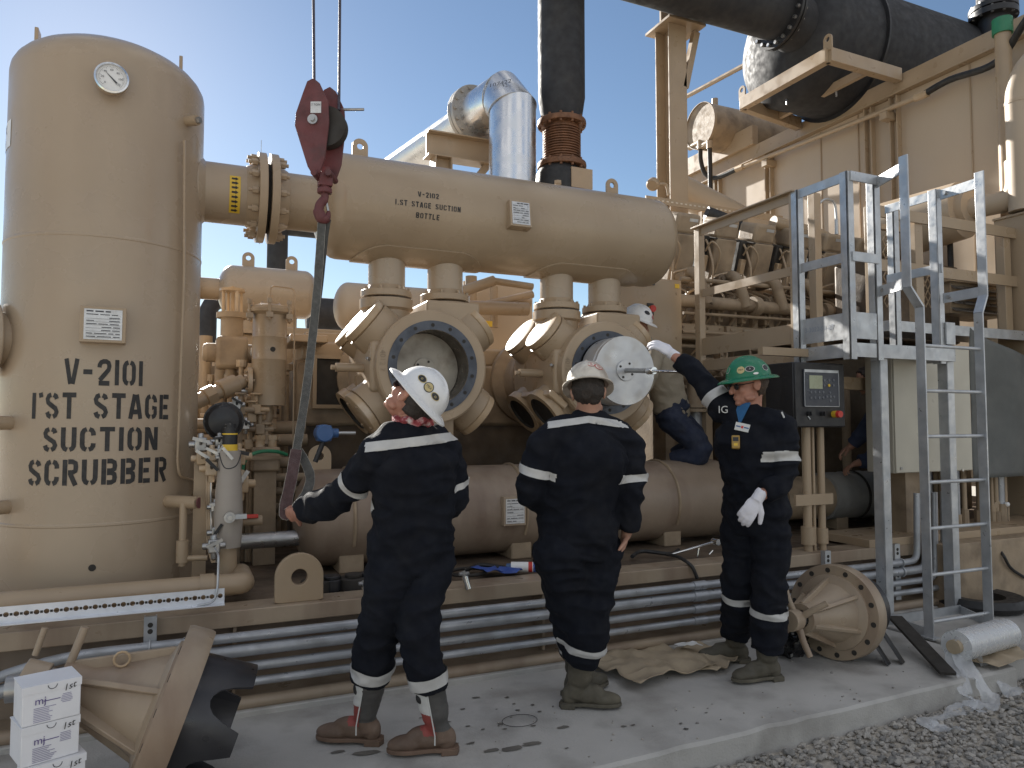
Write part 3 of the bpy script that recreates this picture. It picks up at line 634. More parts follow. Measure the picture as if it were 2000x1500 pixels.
MB().lathe([(.25, z0 - .55), (.27, z0 - .4), (.27, z0 - .12), (.22, z0 - .03)], (ex - .03, YE, 0), Z_, 32).build('wrapped_elbow', RUB, es)
MB().box((ex + .1, YE - .27, z0 - .2), (.26, .02, .22)).build('tag_plate', TAN, es)
SIL = thing('exhaust_silencer', 'huge black horizontal exhaust silencer above the cooler wall with a flanged inlet pipe', 'silencer', (8, YE, 5.6))
sx0 = at(1512, 112, Y=YE).x; SRr = .84; SZ = 6.46
MB().lathe([(x, h) for x, h in head(SRr, .34)] + [(SRr, 6.5)], (sx0 + .3, YE, SZ), X_, 64).build('shell', BLACK, SIL, sm=50)
MB().lathe([(SRr, 0), (SRr + .05, 0), (SRr + .05, .03), (SRr, .03)], (sx0 + 1.05, YE, SZ), X_, 64, False, False).build('seam_flange', BLKM, SIL)
ry = 6.72; rz = at(1387, 42, Y=ry).z + .36; fxx = at(1560, 40, Y=6.45).x
MB().cyl((ex - .3, ry, rz), (fxx, ry, rz), .33, n=44).build('inlet_pipe', BLACK, SIL); MB().cyl((fxx, ry, rz), (fxx + .6, ry + .1, rz - .15), .33, n=44).build('inlet_neck', BLACK, SIL)
f = MB().lathe([(.33, 0), (.44, 0), (.44, .035), (.33, .035)], (fxx - .09, ry, rz), X_, 48).lathe([(.33, .05), (.44, .05), (.44, .085), (.33, .085)], (fxx - .09, ry, rz), X_, 48).build('inlet_flange', BLKM, SIL)
bolts(f, ringpts((fxx - .048, ry, rz), X_, .39, 20), X_, .024, .15, STEEL)
p = at(1940, 30, Y=6.3); o = thing('exhaust_stub', 'dark vertical stack with a bolted flange at the top right behind the silencer', 'exhaust pipe', (p.x, 6.3, 5.8))
MB().cyl((p.x, 6.3, p.z + .1), (p.x, 6.3, p.z + 3), .2, n=36).build('pipe', BLACK, o); f = MB().cyl((p.x, 6.3, p.z - .06), (p.x, 6.3, p.z + .02), .3, n=36).cyl((p.x, 6.3, p.z + .04), (p.x, 6.3, p.z + .1), .3, n=36).cyl((p.x, 6.3, p.z - .8), (p.x, 6.3, p.z), .2).build('flange', BLKM, o)
bolts(f, ringpts((p.x, 6.3, p.z + .03), Z_, .265, 12), Z_, .02, .2, STEEL)
# silver insulated pipe
sv = at(1001, 300, Y=YE); svx, svz = sv.x, at(1001, 200, Y=YE).z; so_ = thing('insulated_exhaust_pipe', 'shiny silver clad exhaust elbow with a pale pipe running back from its flange', 'exhaust pipe', (svx, YE + .5, 3))
FLG = mat('grey_flange_steel', (.40, .375, .345), .45, .5, .12, 9, .05, 50)
r = .255; zt = at(1000, 192, Y=YE).z
dirb = V(-.21, .975, -.03).normalized(); c1 = V(svx, YE, zt - .13); c2 = c1 + (Z_ * .75 + dirb * .65).normalized() * .27; q0 = c2
MB().cyl(V(svx, YE, zt - 1.45), V(svx, YE, zt - 1.0), r, n=48).build('lower_cladding', SILV, so_)
mitre([V(svx, YE, zt - 1.0), c1, c2, c2 + dirb * .5], r, 48).build('elbow_cladding', SILV, so_, sm=25)
for a_, e_ in ((c1, (Z_ + (c2 - c1).normalized()).normalized()), (c2, ((c2 - c1).normalized() + dirb).normalized())): x, y, z = basis(e_); MB().tube([a_ + x * math.cos(i * .131) * r * 1.035 + y * math.sin(i * .131) * r * 1.035 for i in range(48)], .006, 6, True).build('cladding_seam', STEEL, so_)
f = MB().lathe([(.2, 0), (.35, 0), (.35, .05), (.2, .05)], q0 + dirb * .5, dirb, 40).lathe([(.2, .06), (.35, .06), (.35, .11), (.2, .11)], q0 + dirb * .5, dirb, 40).build('flange', FLG, so_, bev=.004)
bolts(f, ringpts(q0 + dirb * .55, dirb, .31, 16), dirb, .022, .15, FLG)
MB().cyl(q0 + dirb * .6, q0 + dirb * 5.5, .2, n=36).build('pale_pipe', mat('pale_heat_paint', (.78, .78, .77), .35, .5, .05, 4), so_)
for dz in (1.18, 1.22, 1.26): MB().lathe([(r, 0), (r + .006, .003), (r + .006, .02), (r, .023)], (svx, YE, zt - dz - .02), Z_, 44, False, False).build('band', CHROME, so_)
MB().cyl((svx, YE, zt - 1.8), (svx, YE, zt - 1.24), r + .004, n=40).build('black_boot', RUB, so_)
md = c1.lerp(c2, .5); tn = ((EYE - md).normalized() + X_ * .2); sgd = (c2 - c1).normalized(); nn_ = (tn - sgd * tn.dot(sgd)).normalized(); text('107422', .085, md + nn_ * (r + .004), (sgd.cross(nn_) + sgd * -.5), sgd + sgd.cross(nn_) * .5, INKP, 'marker_writing', so_, fn=None, lift=.012)
# tan support beam under it
sbm = thing('pipe_support_beam', 'tan steel support frame under the silver exhaust pipe', 'support frame', at(900, 330, Y=7.6))
a = at(832, 282, Y=7.7); c = at(990, 282, Y=7.7); b = MB(); ibeam(b, a, V(c.x, 7.7, a.z), .28, .2); b.build('beam', TAN, sbm)
ibeam(MB(), V(a.x + .18, 7.7, a.z - .14), V(a.x + .18, 7.7, .5), .2, .2, up=X_).build('column', TAN, sbm)
MB().bar((a.x + .25, 7.7, a.z - .75), (a.x + .75, 7.7, a.z - .12), .08, .08, Y_).build('knee_brace', TAN, sbm)
# tall tan post carrying the exhaust pipe
c = at(1314, 440, Y=7.2); z1 = at(1314, 60, Y=7.2).z; tp = thing('exhaust_post', 'tall tan steel post with a bracketed head under the black exhaust pipe', 'post', (c.x, 7.2, .485))
ibeam(MB(), (c.x, 7.2, .485), (c.x, 7.2, z1), .28, .26, .014, .018, Y_).build('column', TAN, tp, bev=.003)
MB().bb((c.x - .2, 6.95, z1), (c.x + .34, 7.45, z1 + .03)).build('cap_plate', TAN, tp)
MB().prism([(-.2, 0), (.2, 0), (.33, .16), (.33, .5), (-.2, .5)], (c.x + .05, 7.2, z1 + .03), X_, Z_, .03).build('saddle', TAN, tp)
b = MB().bar((c.x + .12, 7.1, z1 - .75), (c.x + .3, 7.1, z1 - .02), .08, .08); b.build('knee_brace', TAN, tp)
# cooler wall
WX = 8.0; wt = at(1700, 175, X=WX).z - .12
cw = thing('cooler_wall', 'big sunlit tan cooler plenum wall with vertical stiffeners on the right', 'wall', (WX, 7, 0))
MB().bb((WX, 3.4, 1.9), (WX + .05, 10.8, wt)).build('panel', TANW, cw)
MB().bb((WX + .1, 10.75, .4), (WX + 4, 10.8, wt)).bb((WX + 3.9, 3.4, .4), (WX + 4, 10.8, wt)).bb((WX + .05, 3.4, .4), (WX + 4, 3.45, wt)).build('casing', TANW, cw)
MB().bb((WX - .10, 3.4, wt - .13), (WX + .03, 10.8, wt - .115)).bb((WX - .02, 3.4, wt - .13), (WX - .006, 10.8, wt + .12)).build('top_angle', TAN, cw, bev=.003)
MB().bb((WX - .09, 8.6, wt + .12), (WX + .02, 10.8, wt + .42)).build('top_channel', TAN, cw, bev=.004)
for u in (1406, 1507, 1706, 1757):
    p = at(u, 400, X=WX); 
    for dy in (-.05, .05): MB().bb((WX - .075, p.y + dy - .008, 1.9), (WX - .002, p.y + dy + .008, wt - .14)).build('stiffener', TAN, cw)
for u in (1606, 1680, 1903): p = at(u, 400, X=WX); MB().bb((WX - .012, p.y - .008, 1.9), (WX - .001, p.y + .008, wt - .14)).build('seam', TAN, cw)
MB().bb((WX - .06, 3.4, 1.82), (WX + .05, 10.8, 1.9)).build('bottom_angle', TAN, cw)
for y in (3.5, 6.2, 8.8, 10.6): MB().bb((WX - .05, y - .1, .4), (WX + .15, y + .1, 1.85)).build('leg', TAN, cw)
# thin pipe along the wall with hoses
wp = thing('wall_pipe', 'thin tan pipe running slanting along the cooler wall between two black hoses', 'pipe', at(1620, 250, X=WX - .2))
pa, pb = at(1445, 328, X=WX - .16), at(1800, 187, X=WX - .16); MB().cyl(pa, pb, .032, n=14).build('pipe', TAN, wp)
for q in (pa, pb): MB().cyl(q - (pb - pa).normalized() * .08, q + (pb - pa).normalized() * .08, .045, n=12).build('hose_fitting', WORN, wp)
for u, v in ((1502, 311), (1735, 218)): p = at(u, v, X=WX - .1); MB().box(p - Z_ * .07, (.2, .1, .09)).build('bracket', TAN, wp)
o = MB().tube(spline([pb, pb + V(0, -.35, .04), pb + V(-.05, -.9, -.02), pb + V(-.2, -1.3, .2), pb + V(-.35, -1.75, .42), pb + V(-.5, -2.2, .5)]), .038, 12).build('hose', RUB); tag(o, 'thick black hydraulic hose swooping across the top right of the cooler wall', 'hose', 'black hoses')
h0, h1 = at(1368, 290, X=WX - .5), at(1386, 290, X=WX - .5)
o = MB().tube(spline([h0, at(1369, 315, X=WX - .4), at(1378, 340, X=WX - .3), at(1400, 347, X=WX - .2), pa - (pb - pa).normalized() * .05]), .036, 12).build('hose', RUB); tag(o, 'black hose looping from a tan fitting down to the end of the wall pipe', 'hose', 'black hoses')
o = MB().tube(spline([h1, at(1387, 330, X=WX - .45), at(1388, 390, X=WX - .45), at(1392, 440, X=WX - .45)]), .036, 12).build('hose', RUB); tag(o, 'black hose hanging straight down behind the engine heads', 'hose', 'black hoses')
b = MB()
for q in (h0, h1): b.cyl(q, q + Z_ * .12, .05, n=12).cyl(q + Z_ * .1, q + V(.02, .3, .12), .05, n=12)
b.cyl(h0 + V(0, .1, .14), h1 + V(.5, .1, .16), .04, n=12)
o = b.build('hose_elbow', TAN); tag(o, 'pair of tan pipe elbows feeding the two black hoses', 'fitting')
# small drum at the back, its rails
dq = at(1368, 246, Y=9.3); o = thing('surge_tank', 'small tan drum end with a vent stub behind the tall post', 'tank', dq)
MB().lathe([(.36, 0), (.36, 1.6)], dq, X_, 40).build('shell', TAND, o); MB().lathe([(.36, -.02), (.37, -.02), (.37, .03), (.36, .03)], dq, X_, 40, False, False).build('rim', TAN, o)
MB().cyl(dq + V(.3, 0, .34), dq + V(.3, 0, .5), .05).build('vent', TAN, o)
a, c = at(1338, 190, X=7.2), at(1492, 107, X=7.2); o = MB().cyl(a, c, .035, n=12).build('tie_rod', TAN); tag(o, 'slanting tan tie rod against the sky left of the silencer', 'rod')
# silencer frame
sf = thing('silencer_frame', 'tan angle iron frame with lifting eyes jutting out below the silencer', 'frame', at(1600, 200, X=7))
f = [at(1450, 195, X=6.75), at(1618, 118, X=6.75), at(1755, 148, X=WX - .05), at(1560, 225, X=WX - .05)]
z = (f[0].z + f[1].z) / 2
for q in f: q.z = z
for i, (a, c) in enumerate(((0, 1), (1, 2), (0, 3))): MB().bb((0, 0, 0), (1, 1, 1)) and MB().bar(f[a], f[c], .10, .16).build('rail', TAN, sf, bev=.004)
MB().bar(f[0].lerp(f[3], .6), f[1].lerp(f[2], .6), .06, .1).build('rail', TAN, sf)
for q in (f[0], f[1]): MB().lug(q + Z_ * .05, Y_, Z_, .12, .2, .03, .02).build('lifting_eye', TAN, sf)
for t in (.3, .62): q = f[0].lerp(f[2], t); MB().cyl(q - Z_ * .12, q + Z_ * .16, .012, n=8).build('threaded_rod', STEEL, sf)
# big vertical pipes at the right edge
rp = thing('water_pipe', 'thick pale tan vertical pipe with a bend at the right edge', 'pipe', at(1985, 400, X=7.4))
a = at(1990, 190, X=7.4); bt = at(1990, 410, X=7.4); MB().tube(fillet([V(7.4, a.y - 1.2, a.z + .35), V(7.4, a.y, a.z + .35), V(7.4, a.y, bt.z - .02)], .4, 8), .12, 28).build('pipe', TANW, rp)
MB().cyl((7.4, a.y, a.z - .07), (7.4, a.y, a.z - .04), .125).build('weld_band', TANW, rp)
c = at(1900, 405, X=7.4); MB().tube(fillet([V(7.42, a.y + .05, bt.z + .5), V(7.42, a.y + .05, c.z - .03), V(7.42, c.y + .1, c.z)], .3, 6), .11, 20).cyl(c, c + Y_ * .1, .19).cyl(c + Y_ * .1, c + V(-.1, .9, -.05), .3, .34, n=28).build('lower_bend', TANW, rp)
p = at(1958, 60, X=7.7); o = thing('vent_pipe', 'slim tan vent pipe with a green top against the cooler wall', 'pipe', V(7.7, p.y, 2))
MB().cyl((7.7, p.y, 2.2), (7.7, p.y, p.z - .04), .075, n=18).build('pipe', TAN, o); MB().cyl((7.7, p.y, p.z - .04), (7.7, p.y, p.z + .12), .095, n=18).build('cap', GREENM, o)
p = at(1985, 520, X=7.5); o = thing('corner_column', 'wide tan square column below the thick pipe at the right edge', 'column', V(7.5, p.y, .5)); MB().bb((7.36, p.y - .55, .5), (7.7, p.y + .12, at(1985, 425, X=7.5).z)).build('column', TAN, o, bev=.01)
MB().bb((7.34, p.y + .12, at(1985, 425, X=7.5).z - .02), (7.7, p.y - .55, at(1985, 425, X=7.5).z)).build('cap_plate', TAN, o)
# perforated strut before the wall and lamp
a, c = at(1262, 388, Y=6.9), at(1480, 381, Y=6.9); c.z = a.z; o = thing('cable_strut', 'perforated tan strut bar running level behind the suction bottle end', 'strut', (a + c) / 2)
MB().bb((a.x, 6.9, a.z - .04), (c.x + .4, 6.92, a.z + .04)).build('bar', TAN, o)
b = MB()
for i in range(24): b.box((a.x + .1 + i * .065, 6.897, a.z), (.03, .004, .016))
b.build('slot_row', mat('pale_slot', (.62, .55, .45), .6), o)
for u in (1377,): q = at(u, 420, Y=6.92); MB().bb((q.x - .04, 6.93, 2.5), (q.x + .04, 6.99, a.z - .04)).build('leg', TAN, o)
q = at(1275, 360, Y=6.9); o = thing('flood_lamp', 'small tan lamp head on an arm beside the tall post', 'lamp', q); MB().lathe([(.02, -.08), (.07, -.04), (.075, .02), (.06, .04)], q, (-.5, -.4, -.5), 20).build('lamp_head', TAN, o); MB().tube(spline([q + X_ * .05, q + V(.18, 0, .02), q + V(.22, 0, -.1)]), .018, 8).build('arm', TAN, o)
# ---------------------------------------------------------------- engine
EN = thing('gas_engine', 'big dusty tan gas engine with a row of cylinder heads behind the walkway', 'engine', (6, 6.6, .485))
MB().bb((4.35, 6.05, .9), (7.7, 7.4, 2.75)).build('block', TAND, EN, bev=.03)
MB().bb((4.2, 5.85, .5), (7.8, 7.6, .95)).build('base_rail', TAND, EN, bev=.02)
MB().bb((4.4, 6.35, 2.7), (7.7, 7.2, 3.0)).build('shaded_intake_plenum', DECK, EN, bev=.06, seg=4)  # dark colour gives the shade behind the row of heads
tilt = Matrix.Rotation(R(18), 3, 'X')
def ehead(x):
    c = V(x, 6.02, 3.12)
    h = MB().box(c, (.27, .30, .5), tilt).build('cylinder_head', TAND, EN, bev=.025, seg=3)
    MB().box(c + tilt @ V(0, 0, .34), (.28, .27, .2), tilt).build('rocker_cover', TAND, h, bev=.035, seg=3)
    MB().box(c + tilt @ V(0, 0, .235), (.3, .29, .02), tilt).build('gasket', DARK, h)
    MB().box(c + tilt @ V(0.05, -.137, .38), (.10, .004, .03), tilt).build('maker_plate', GALV, h)
    MB().tube(fillet([c + V(-.23, .0, .3), c + V(-.2, -.14, .18), c + V(-.17, -.2, -.1), c + V(-.16, -.16, -.28)], .08), .012, 8).build('ignition_lead', TAN, h)
    MB().box(c + tilt @ V(-.2, .03, .08), (.10, .2, .34), tilt).build('shaded_side_cover', DARK, h, bev=.02); MB().box(c + tilt @ V(-.2, -.09, -.02), (.06, .06, .16), tilt).build('coil', WORN, h, bev=.01); MB().tube(spline([c + tilt @ V(-.2, -.09, .1), c + tilt @ V(-.19, -.16, .2), c + tilt @ V(-.1, -.2, .1), c + tilt @ V(-.08, -.15, -.1)], 4), .010, 8).build('spark_lead', TAN, h)  # side covers coloured near black as shaded gaps between the heads
    MB().tube(fillet([c + V(.0, -.1, -.2), c + V(.0, -.34, -.2), c + V(.1, -.36, -.52)], .12, 6), .055, 14).build('water_elbow', TAND, h)
    MB().tube([c + V(-.18, -.22, -.21), c + V(-.0, -.25, -.16), c + V(.16, -.25, -.17), c + V(.17, -.24, -.5)], .011, 8).build('guard_rod', TAN, h)
    MB().lathe([(.1, 0), (.1, .05), (.06, .06)], c + V(.12, -.13, -.45), -Y_, 16).build('inspection_cap', TAND, h)
    MB().box(c + V(.1, -.16, -.62), (.07, .06, .18)).build('pushrod_lug', TAND, h, bev=.01); MB().box(c + V(-.12, -.16, -.62), (.07, .06, .18)).build('pushrod_lug', TAND, h, bev=.01)
for i in range(7): ehead(4.5 + .49 * i)
for y, z, r in ((5.72, 2.62, .062), (5.82, 2.06, .035), (5.8, 1.96, .05), (5.86, 2.2, .02)): MB().tube([V(4.3, y, z), V(7.7, y, z)], r, 14).build('manifold_pipe', TAND, EN)
for x in (5.25, 6.2, 7.1): MB().cyl((x - .04, 5.72, 2.62), (x + .04, 5.72, 2.62), .1).build('manifold_clamp', TAND, EN)
MB().bb((4.3, 5.8, 2.26), (7.7, 6.06, 2.42)).build('cam_rail', TAN, EN, bev=.015)
for i in range(9): 
    x = 4.45 + .37 * i; MB().tube(spline([V(x, 5.85, 2.0), V(x + .02, 5.74, 1.9), V(x + .06, 5.8, 1.72)]), .016, 8).build('oil_line', TAND, EN)
for i in range(22):
    x = 4.42 + .15 * i; MB().tube(fillet([V(x, 5.84, 2.42), V(x + .01, 5.76, 2.5), V(x + .01, 5.74, 2.72), V(x - .03, 5.95, 2.82)], .04), (.009, .014, .011)[i % 3], 8).build('injector_line', TAND, EN)
    MB().cyl((x, 5.79, 2.38), (x, 5.80, 2.38), .013, n=6).build('rail_bolt', TAND, EN)
    if i % 2: MB().box((x, 5.84, 2.53), (.06, .12, .16)).build('rail_bracket', TAND, EN, bev=.008)
for i in range(11):
    x = 4.5 + .3 * i; MB().box((x, 5.8, 1.84), (.10, .1, .14)).build('pump_body', TAND, EN, bev=.01); MB().tube(spline([V(x, 5.78, 1.9), V(x + .05, 5.7, 2.05), V(x + .12, 5.76, 2.15), V(x + .12, 5.8, 2.26)]), .012, 8).build('fuel_line', TAND, EN)
for i in range(7): x = 4.5 + .49 * i; MB().lathe([(.13, 0), (.13, .04), (.1, .05)], (x, 6.05, 1.55), -Y_, 24).build('crankcase_door', TAND, EN)
x = 4.32; MB().lathe([(.62, -.02), (.66, 0), (.66, .2), (.62, .22)], (4.0, 6.6, 2.15), X_, 40).build('flywheel_guard', TAND, EN)
for x, z, r in ((6.35, 3.55, .14), (7.3, 3.45, .2)): MB().cyl((x, 6.5, 3.0), (x, 6.5, z), r).build('air_inlet', TAND, EN)
a = at(1610, 505, Y=6.1); MB().bb((a.x - .12, 5.95, 2.9), (a.x + .32, 6.4, 3.55)).build('aftercooler_box', TAN, EN, bev=.03); MB().tube(fillet([V(a.x - .9, 5.95, 3.6), V(a.x - .1, 5.9, 3.5), V(a.x + .1, 5.9, 2.9)], .2), .07, 14).tube([V(a.x - .9, 6.1, 3.42), V(a.x + .1, 6.1, 3.42)], .09, 14).build('water_pipe', TAN, EN)
MB().cyl((a.x - .02, 5.9, 3.55), (a.x - .02, 5.9, 3.72), .02).tube(spline([V(a.x - .02, 5.9, 3.7), V(a.x - .05, 5.9, 3.9), V(a.x - .2, 5.9, 3.92), V(a.x - .3, 5.95, 3.8)]), .014, 8).build('sensor_lead', GALV, EN)
a = at(1415, 435, Y=6.4); MB().tube([a + V(-.25, 0, .08), a + V(.12, -.1, -.04)], .075, 16).build('breather_hose', RUB, EN); MB().cyl(a + V(.25, .1, -.3), a + V(.25, .1, .12), .13).build('air_filter_neck', TAND, EN)
a, c = at(1318, 366, Y=7.7), at(1520, 470, Y=7.6); MB().cyl(a, c, .2, n=24).build('charge_air_pipe', TANW, EN)
re_ = random.Random(77)
for i in range(46):                       # small fittings, hoses and junction boxes along the block
    x = re_.uniform(4.4, 7.3); z = re_.uniform(1.65, 2.95); y = 5.86 - re_.uniform(0, .12); m = (TAND, TAND, TAN, DECK, WORN)[i % 5]; b = MB()
    if i % 3 == 0: b.box((x, y, z), (re_.uniform(.05, .14), .1, re_.uniform(.06, .16))).cyl((x, y - .06, z), (x, y, z), .02, n=8)
    elif i % 3 == 1: b.cyl((x, y + .1, z), (x, y - .05, z), re_.uniform(.03, .06), n=14).cyl((x, y - .05, z), (x, y - .07, z), .02, n=6)
    else: b.tube(spline([V(x, y + .05, z), V(x + .03, y - .1, z + .08), V(x + .2, y - .12, z + .02), V(x + .3, y + .05, z - .1)], 5), re_.uniform(.009, .018), 8)
    b.build(('sensor_box', 'plug_cap', 'wiring_loom')[i % 3], m, EN, bev=.005 if i % 3 == 0 else 0)
for y, z, r in ((5.74, 2.84, .022), (5.7, 2.5, .016), (5.72, 2.32, .018), (5.76, 1.78, .03)): MB().tube([V(4.35, y, z), V(5.6, y, z + .01), V(7.6, y, z)], r, 10).build('oil_gallery_pipe', TAND, EN)
# fan drive guard of expanded mesh
fg = thing('fan_guard', 'tan guard of diamond expanded mesh by the right hand railing', 'guard', (6.7, 5.2, 2.3))
def expmesh(par, x0, x1, z0, z1, y):
    b = MB(); s = .075; nx = int((x1 - x0) / s); nz = int((z1 - z0) / (s * 1.6))
    for i in range(nx):
        for j in range(nz):
            x, z = x0 + i * s, z0 + j * s * 1.6
            for k in ((0, .5, .5, 0), (.5, 0, 1, .5), (1, .5, .5, 1), (.5, 1, 0, .5)):
                b.bar((x + k[0] * s, y, z + k[1] * s * 1.6), (x + k[2] * s, y, z + k[3] * s * 1.6), .010, .006)
    b.build('mesh_panel', TAN, par, sm=0)
a, c = at(1727, 600, Y=5.0), at(1763, 450, Y=5.0); expmesh(fg, a.x, c.x, a.z, c.z, 5.0); a2, c2 = at(1803, 600, Y=5.0), at(1842, 530, Y=5.0); expmesh(fg, a2.x, c2.x, a2.z, c2.z, 5.0)
MB().bb((a.x, 5.1, a.z - .3), (c2.x + .4, 5.6, c2.z + .1)).build('belt_cover', DECK, fg, bev=.03); MB().bar((a.x - .04, 5, c.z), (c.x + .1, 5, c.z), .05, .05).build('mesh_frame', TAN, fg)
# tan starter cabinet with the red stop button
a, c = at(1204, 692, Y=5.6), at(1331, 548, Y=5.6); o = thing('junction_cabinet', 'plain tan steel cabinet with a red stop button behind the second cylinder', 'cabinet', ((a.x + c.x) / 2, 5.7, a.z))
MB().bb((a.x, 5.6, a.z), (c.x, 5.85, c.z)).build('box', TAN, o, bev=.008); MB().bb((a.x + .02, 5.59, a.z + .02), (c.x - .01, 5.6, c.z - .02)).build('door', TAN, o, bev=.004)
q = at(1270, 604, Y=5.585); MB().box(q, (.07, .012, .11)).build('button_plate', BLKM, o); k = MB().cyl(q - Y_ * .0, q - Y_ * .03 , .03).build('button_collar', YEL, o); MB().cyl(q - Y_ * .03, q - Y_ * .05, .032).build('button', RED, k)
for u, v in ((1322, 573), (1322, 660)): q = at(u, v, Y=5.59); MB().cyl(q, q - Y_ * .006, .014, n=12).build('lock', TAN, o)
MB().bb((a.x + .1, 5.6, .485), (a.x + .2, 5.8, a.z)).build('leg', TAND, o); MB().bb((c.x - .2, 5.6, .485), (c.x - .1, 5.8, a.z)).build('leg', TAND, o)
MB().box((c.x - .06, 5.588, c.z - .06), (.05, .003, .04)).build('warning_sticker', YEL, o)
q = at(1268, 550, Y=5.58); MB().box(q, (.12, .01, .06)).build('display_window', BLKM, o)
# ---------------------------------------------------------------- tan walkway and galvanized ladder platform
PX, PY = 4.33, 3.74; DKZ = at(1672, 668, X=PX).z; TRZ = at(1670, 330, X=PX).z; MRZ = DKZ + (TRZ - DKZ) * .5
wk = thing('tan_walkway', 'tan painted walkway with angle iron handrail in front of the engine', 'walkway', (PX + .4, 4.9, DKZ))
yA, yB = at(1363, 600, X=PX).y, at(1560, 500, X=PX).y
MB().bb((PX, yB, DKZ - .1), (PX + .04, yA, DKZ)).build('edge_channel', TAN, wk, bev=.003); MB().bb((PX + .02, yB, DKZ - .02), (PX + .95, yA, DKZ)).build('deck', TAND, wk)
MB().bb((PX - .004, yB, DKZ + .045), (PX + .006, yA, DKZ + .2)).build('toe_plate', TAN, wk)
for y in (yA - .03, yB + .03): MB().bb((PX - .03, y - .035, DKZ - .12), (PX + .035, y + .035, TRZ)).build('post', TAN, wk, bev=.004)
MB().bb((PX - .06, yB, TRZ - .008), (PX + .03, yA + .02, TRZ + .004)).bb((PX - .012, yB, TRZ - .08), (PX, yA, TRZ - .008)).build('top_rail', TAN, wk, bev=.002)
MB().bb((PX - .006, yB, MRZ - .035), (PX + .006, yA, MRZ + .035)).build('mid_rail', TAN, wk)
MB().bb((PX + .9, yA - .05, DKZ - .1), (PX + .96, yA, 0.5)).build('leg', TAN, wk); MB().bb((PX + .03, yA - .06, .5), (PX + .1, yA, DKZ - .1)).build('leg', TAN, wk)
q = at(1592, 560, X=PX + .9); MB().bb((PX + .87, q.y - .04, DKZ), (PX + .95, q.y + .04, at(1590, 378, X=PX + .9).z)).build('post', TAN, wk, bev=.004)
MB().bb((PX - .05, yB + .1, DKZ - .3), (PX + 1.2, yB + .2, DKZ - .2)).build('support_arm', TAN, wk)
lp = thing('ladder_platform', 'grey galvanized ladder with its small railed landing on the right', 'ladder', (4.9, 3.7, 0))
g = GALV; XR = 5.42
MB().bb((PX, PY, DKZ - .1), (PX + .012, yB, DKZ + .0)).bb((PX, PY, DKZ - .1), (XR, PY + .012, DKZ)).bb((XR - .012, PY, DKZ - .1), (XR, yB, DKZ)).build('deck_frame', g, lp)
b = MB()
for i in range(28): y = PY + .02 + (yB - PY - .04) * i / 27; b.bb((PX + .012, y - .003, DKZ - .035), (XR - .012, y + .003, DKZ - .002))
for i in range(9): x = PX + .1 + i * .115; b.bb((x - .004, PY + .02, DKZ - .02), (x + .004, yB, DKZ - .008))
b.build('grating', g, lp, sm=0)
for A_k, B_k in (((PX - .004, PY, DKZ + .03), (PX + .006, yB, DKZ + .22)), ((PX, PY - .004, DKZ + .03), (PX + .3, PY + .006, DKZ + .22)), ((XR - .1, PY - .004, DKZ + .03), (XR, PY + .006, DKZ + .2))): MB().bb(A_k, B_k).build('toe_plate', g, lp)
text('3-3022-51-07', .05, (PX - .0045, PY + .3, DKZ + .13), -Y_, Z_, mat('faded_marker', (.30, .34, .42), .6), 'marker_writing', lp, lift=.001)
XL, XRR = 4.6, 5.22
for x, y in ((PX, PY), (PX, yB - .02), (XL, PY), (XRR + .08, PY + .02), (XR, yB)): MB().bb((x - .032, y - .006, DKZ - .12), (x + .032, y + .006, TRZ)).bb((x - .032, y - .006, DKZ - .12), (x - .022, y + .06, TRZ)).build('post', g, lp, bev=.002)
def rail(a, c, n='rail'): MB().bar(a, c, .012, .07).build(n, g, lp, bev=.002)
for z, n in ((TRZ - .035, 'top_rail'), (MRZ, 'mid_rail')):
    rail((PX - .01, PY, z), (PX - .01, yB, z), n); rail((PX, PY - .012, z), (XL, PY - .012, z), n); rail((XRR + .08, PY, z), (XRR + .08, yB, z), n)
rail((PX - .03, yB, TRZ + .001), (PX - .03, PY, TRZ + .001), 'top_rail') if 0 else None
# ladder proper
LY = 3.42; KZ = at(1795, 600, Y=LY).z
for sx_, x0, x1 in ((-1, XL - .0, XL - .12), (1, XRR, XRR + .06)):
    pts = [V(x0, LY, 0), V(x0, LY, KZ), V(x1, LY, KZ + .13), V(x1, LY, TRZ + .03)]
    for i in range(3): MB().bar(pts[i], pts[i + 1], .012 if i != 9 else .07, .068, Y_ if i != 1 else Y_).build('side_rail', g, lp) if 0 else MB().bb((min(pts[i].x, pts[i + 1].x) - .006, LY - .034, pts[i].z), (max(pts[i].x, pts[i + 1].x) + .006, LY + .034, pts[i + 1].z)).build('side_rail', g, lp, bev=.002) if i != 1 else MB().prism([(-.034, 0), (.034, 0), (.034, .012), (-.034, .012)], (0, 0, 0), X_, Z_, .001) and MB().bar(pts[1], pts[2], .068, .014, X_).build('side_rail', g, lp)
    px = XL if sx_ < 0 else XRR + .08
    for z in (TRZ - .05, KZ + .16): 
        k = MB().bar((x1, LY, z), (px, PY, z), .012, .075).build('bracket', g, lp); MB().cyl((px - .03 * sx_, PY - .05, z), (px + .03 * sx_, PY - .05, z), .016, n=6).build('bolt', STEEL, k)
for i in range(8):
    z = DKZ - .04 - i * .312
    if z > .05: MB().cyl((XL, LY, z), (XRR, LY, z), .0125, n=12).build('rung', g, lp)
for x in (4.67, 5.40): 
    MB().bb((x - .04, PY + .03, 0), (x + .04, PY + .038, DKZ - .1)).bb((x - .04, PY + .03, 0), (x - .032, PY + .11, DKZ - .1)).build('leg', g, lp, bev=.002)
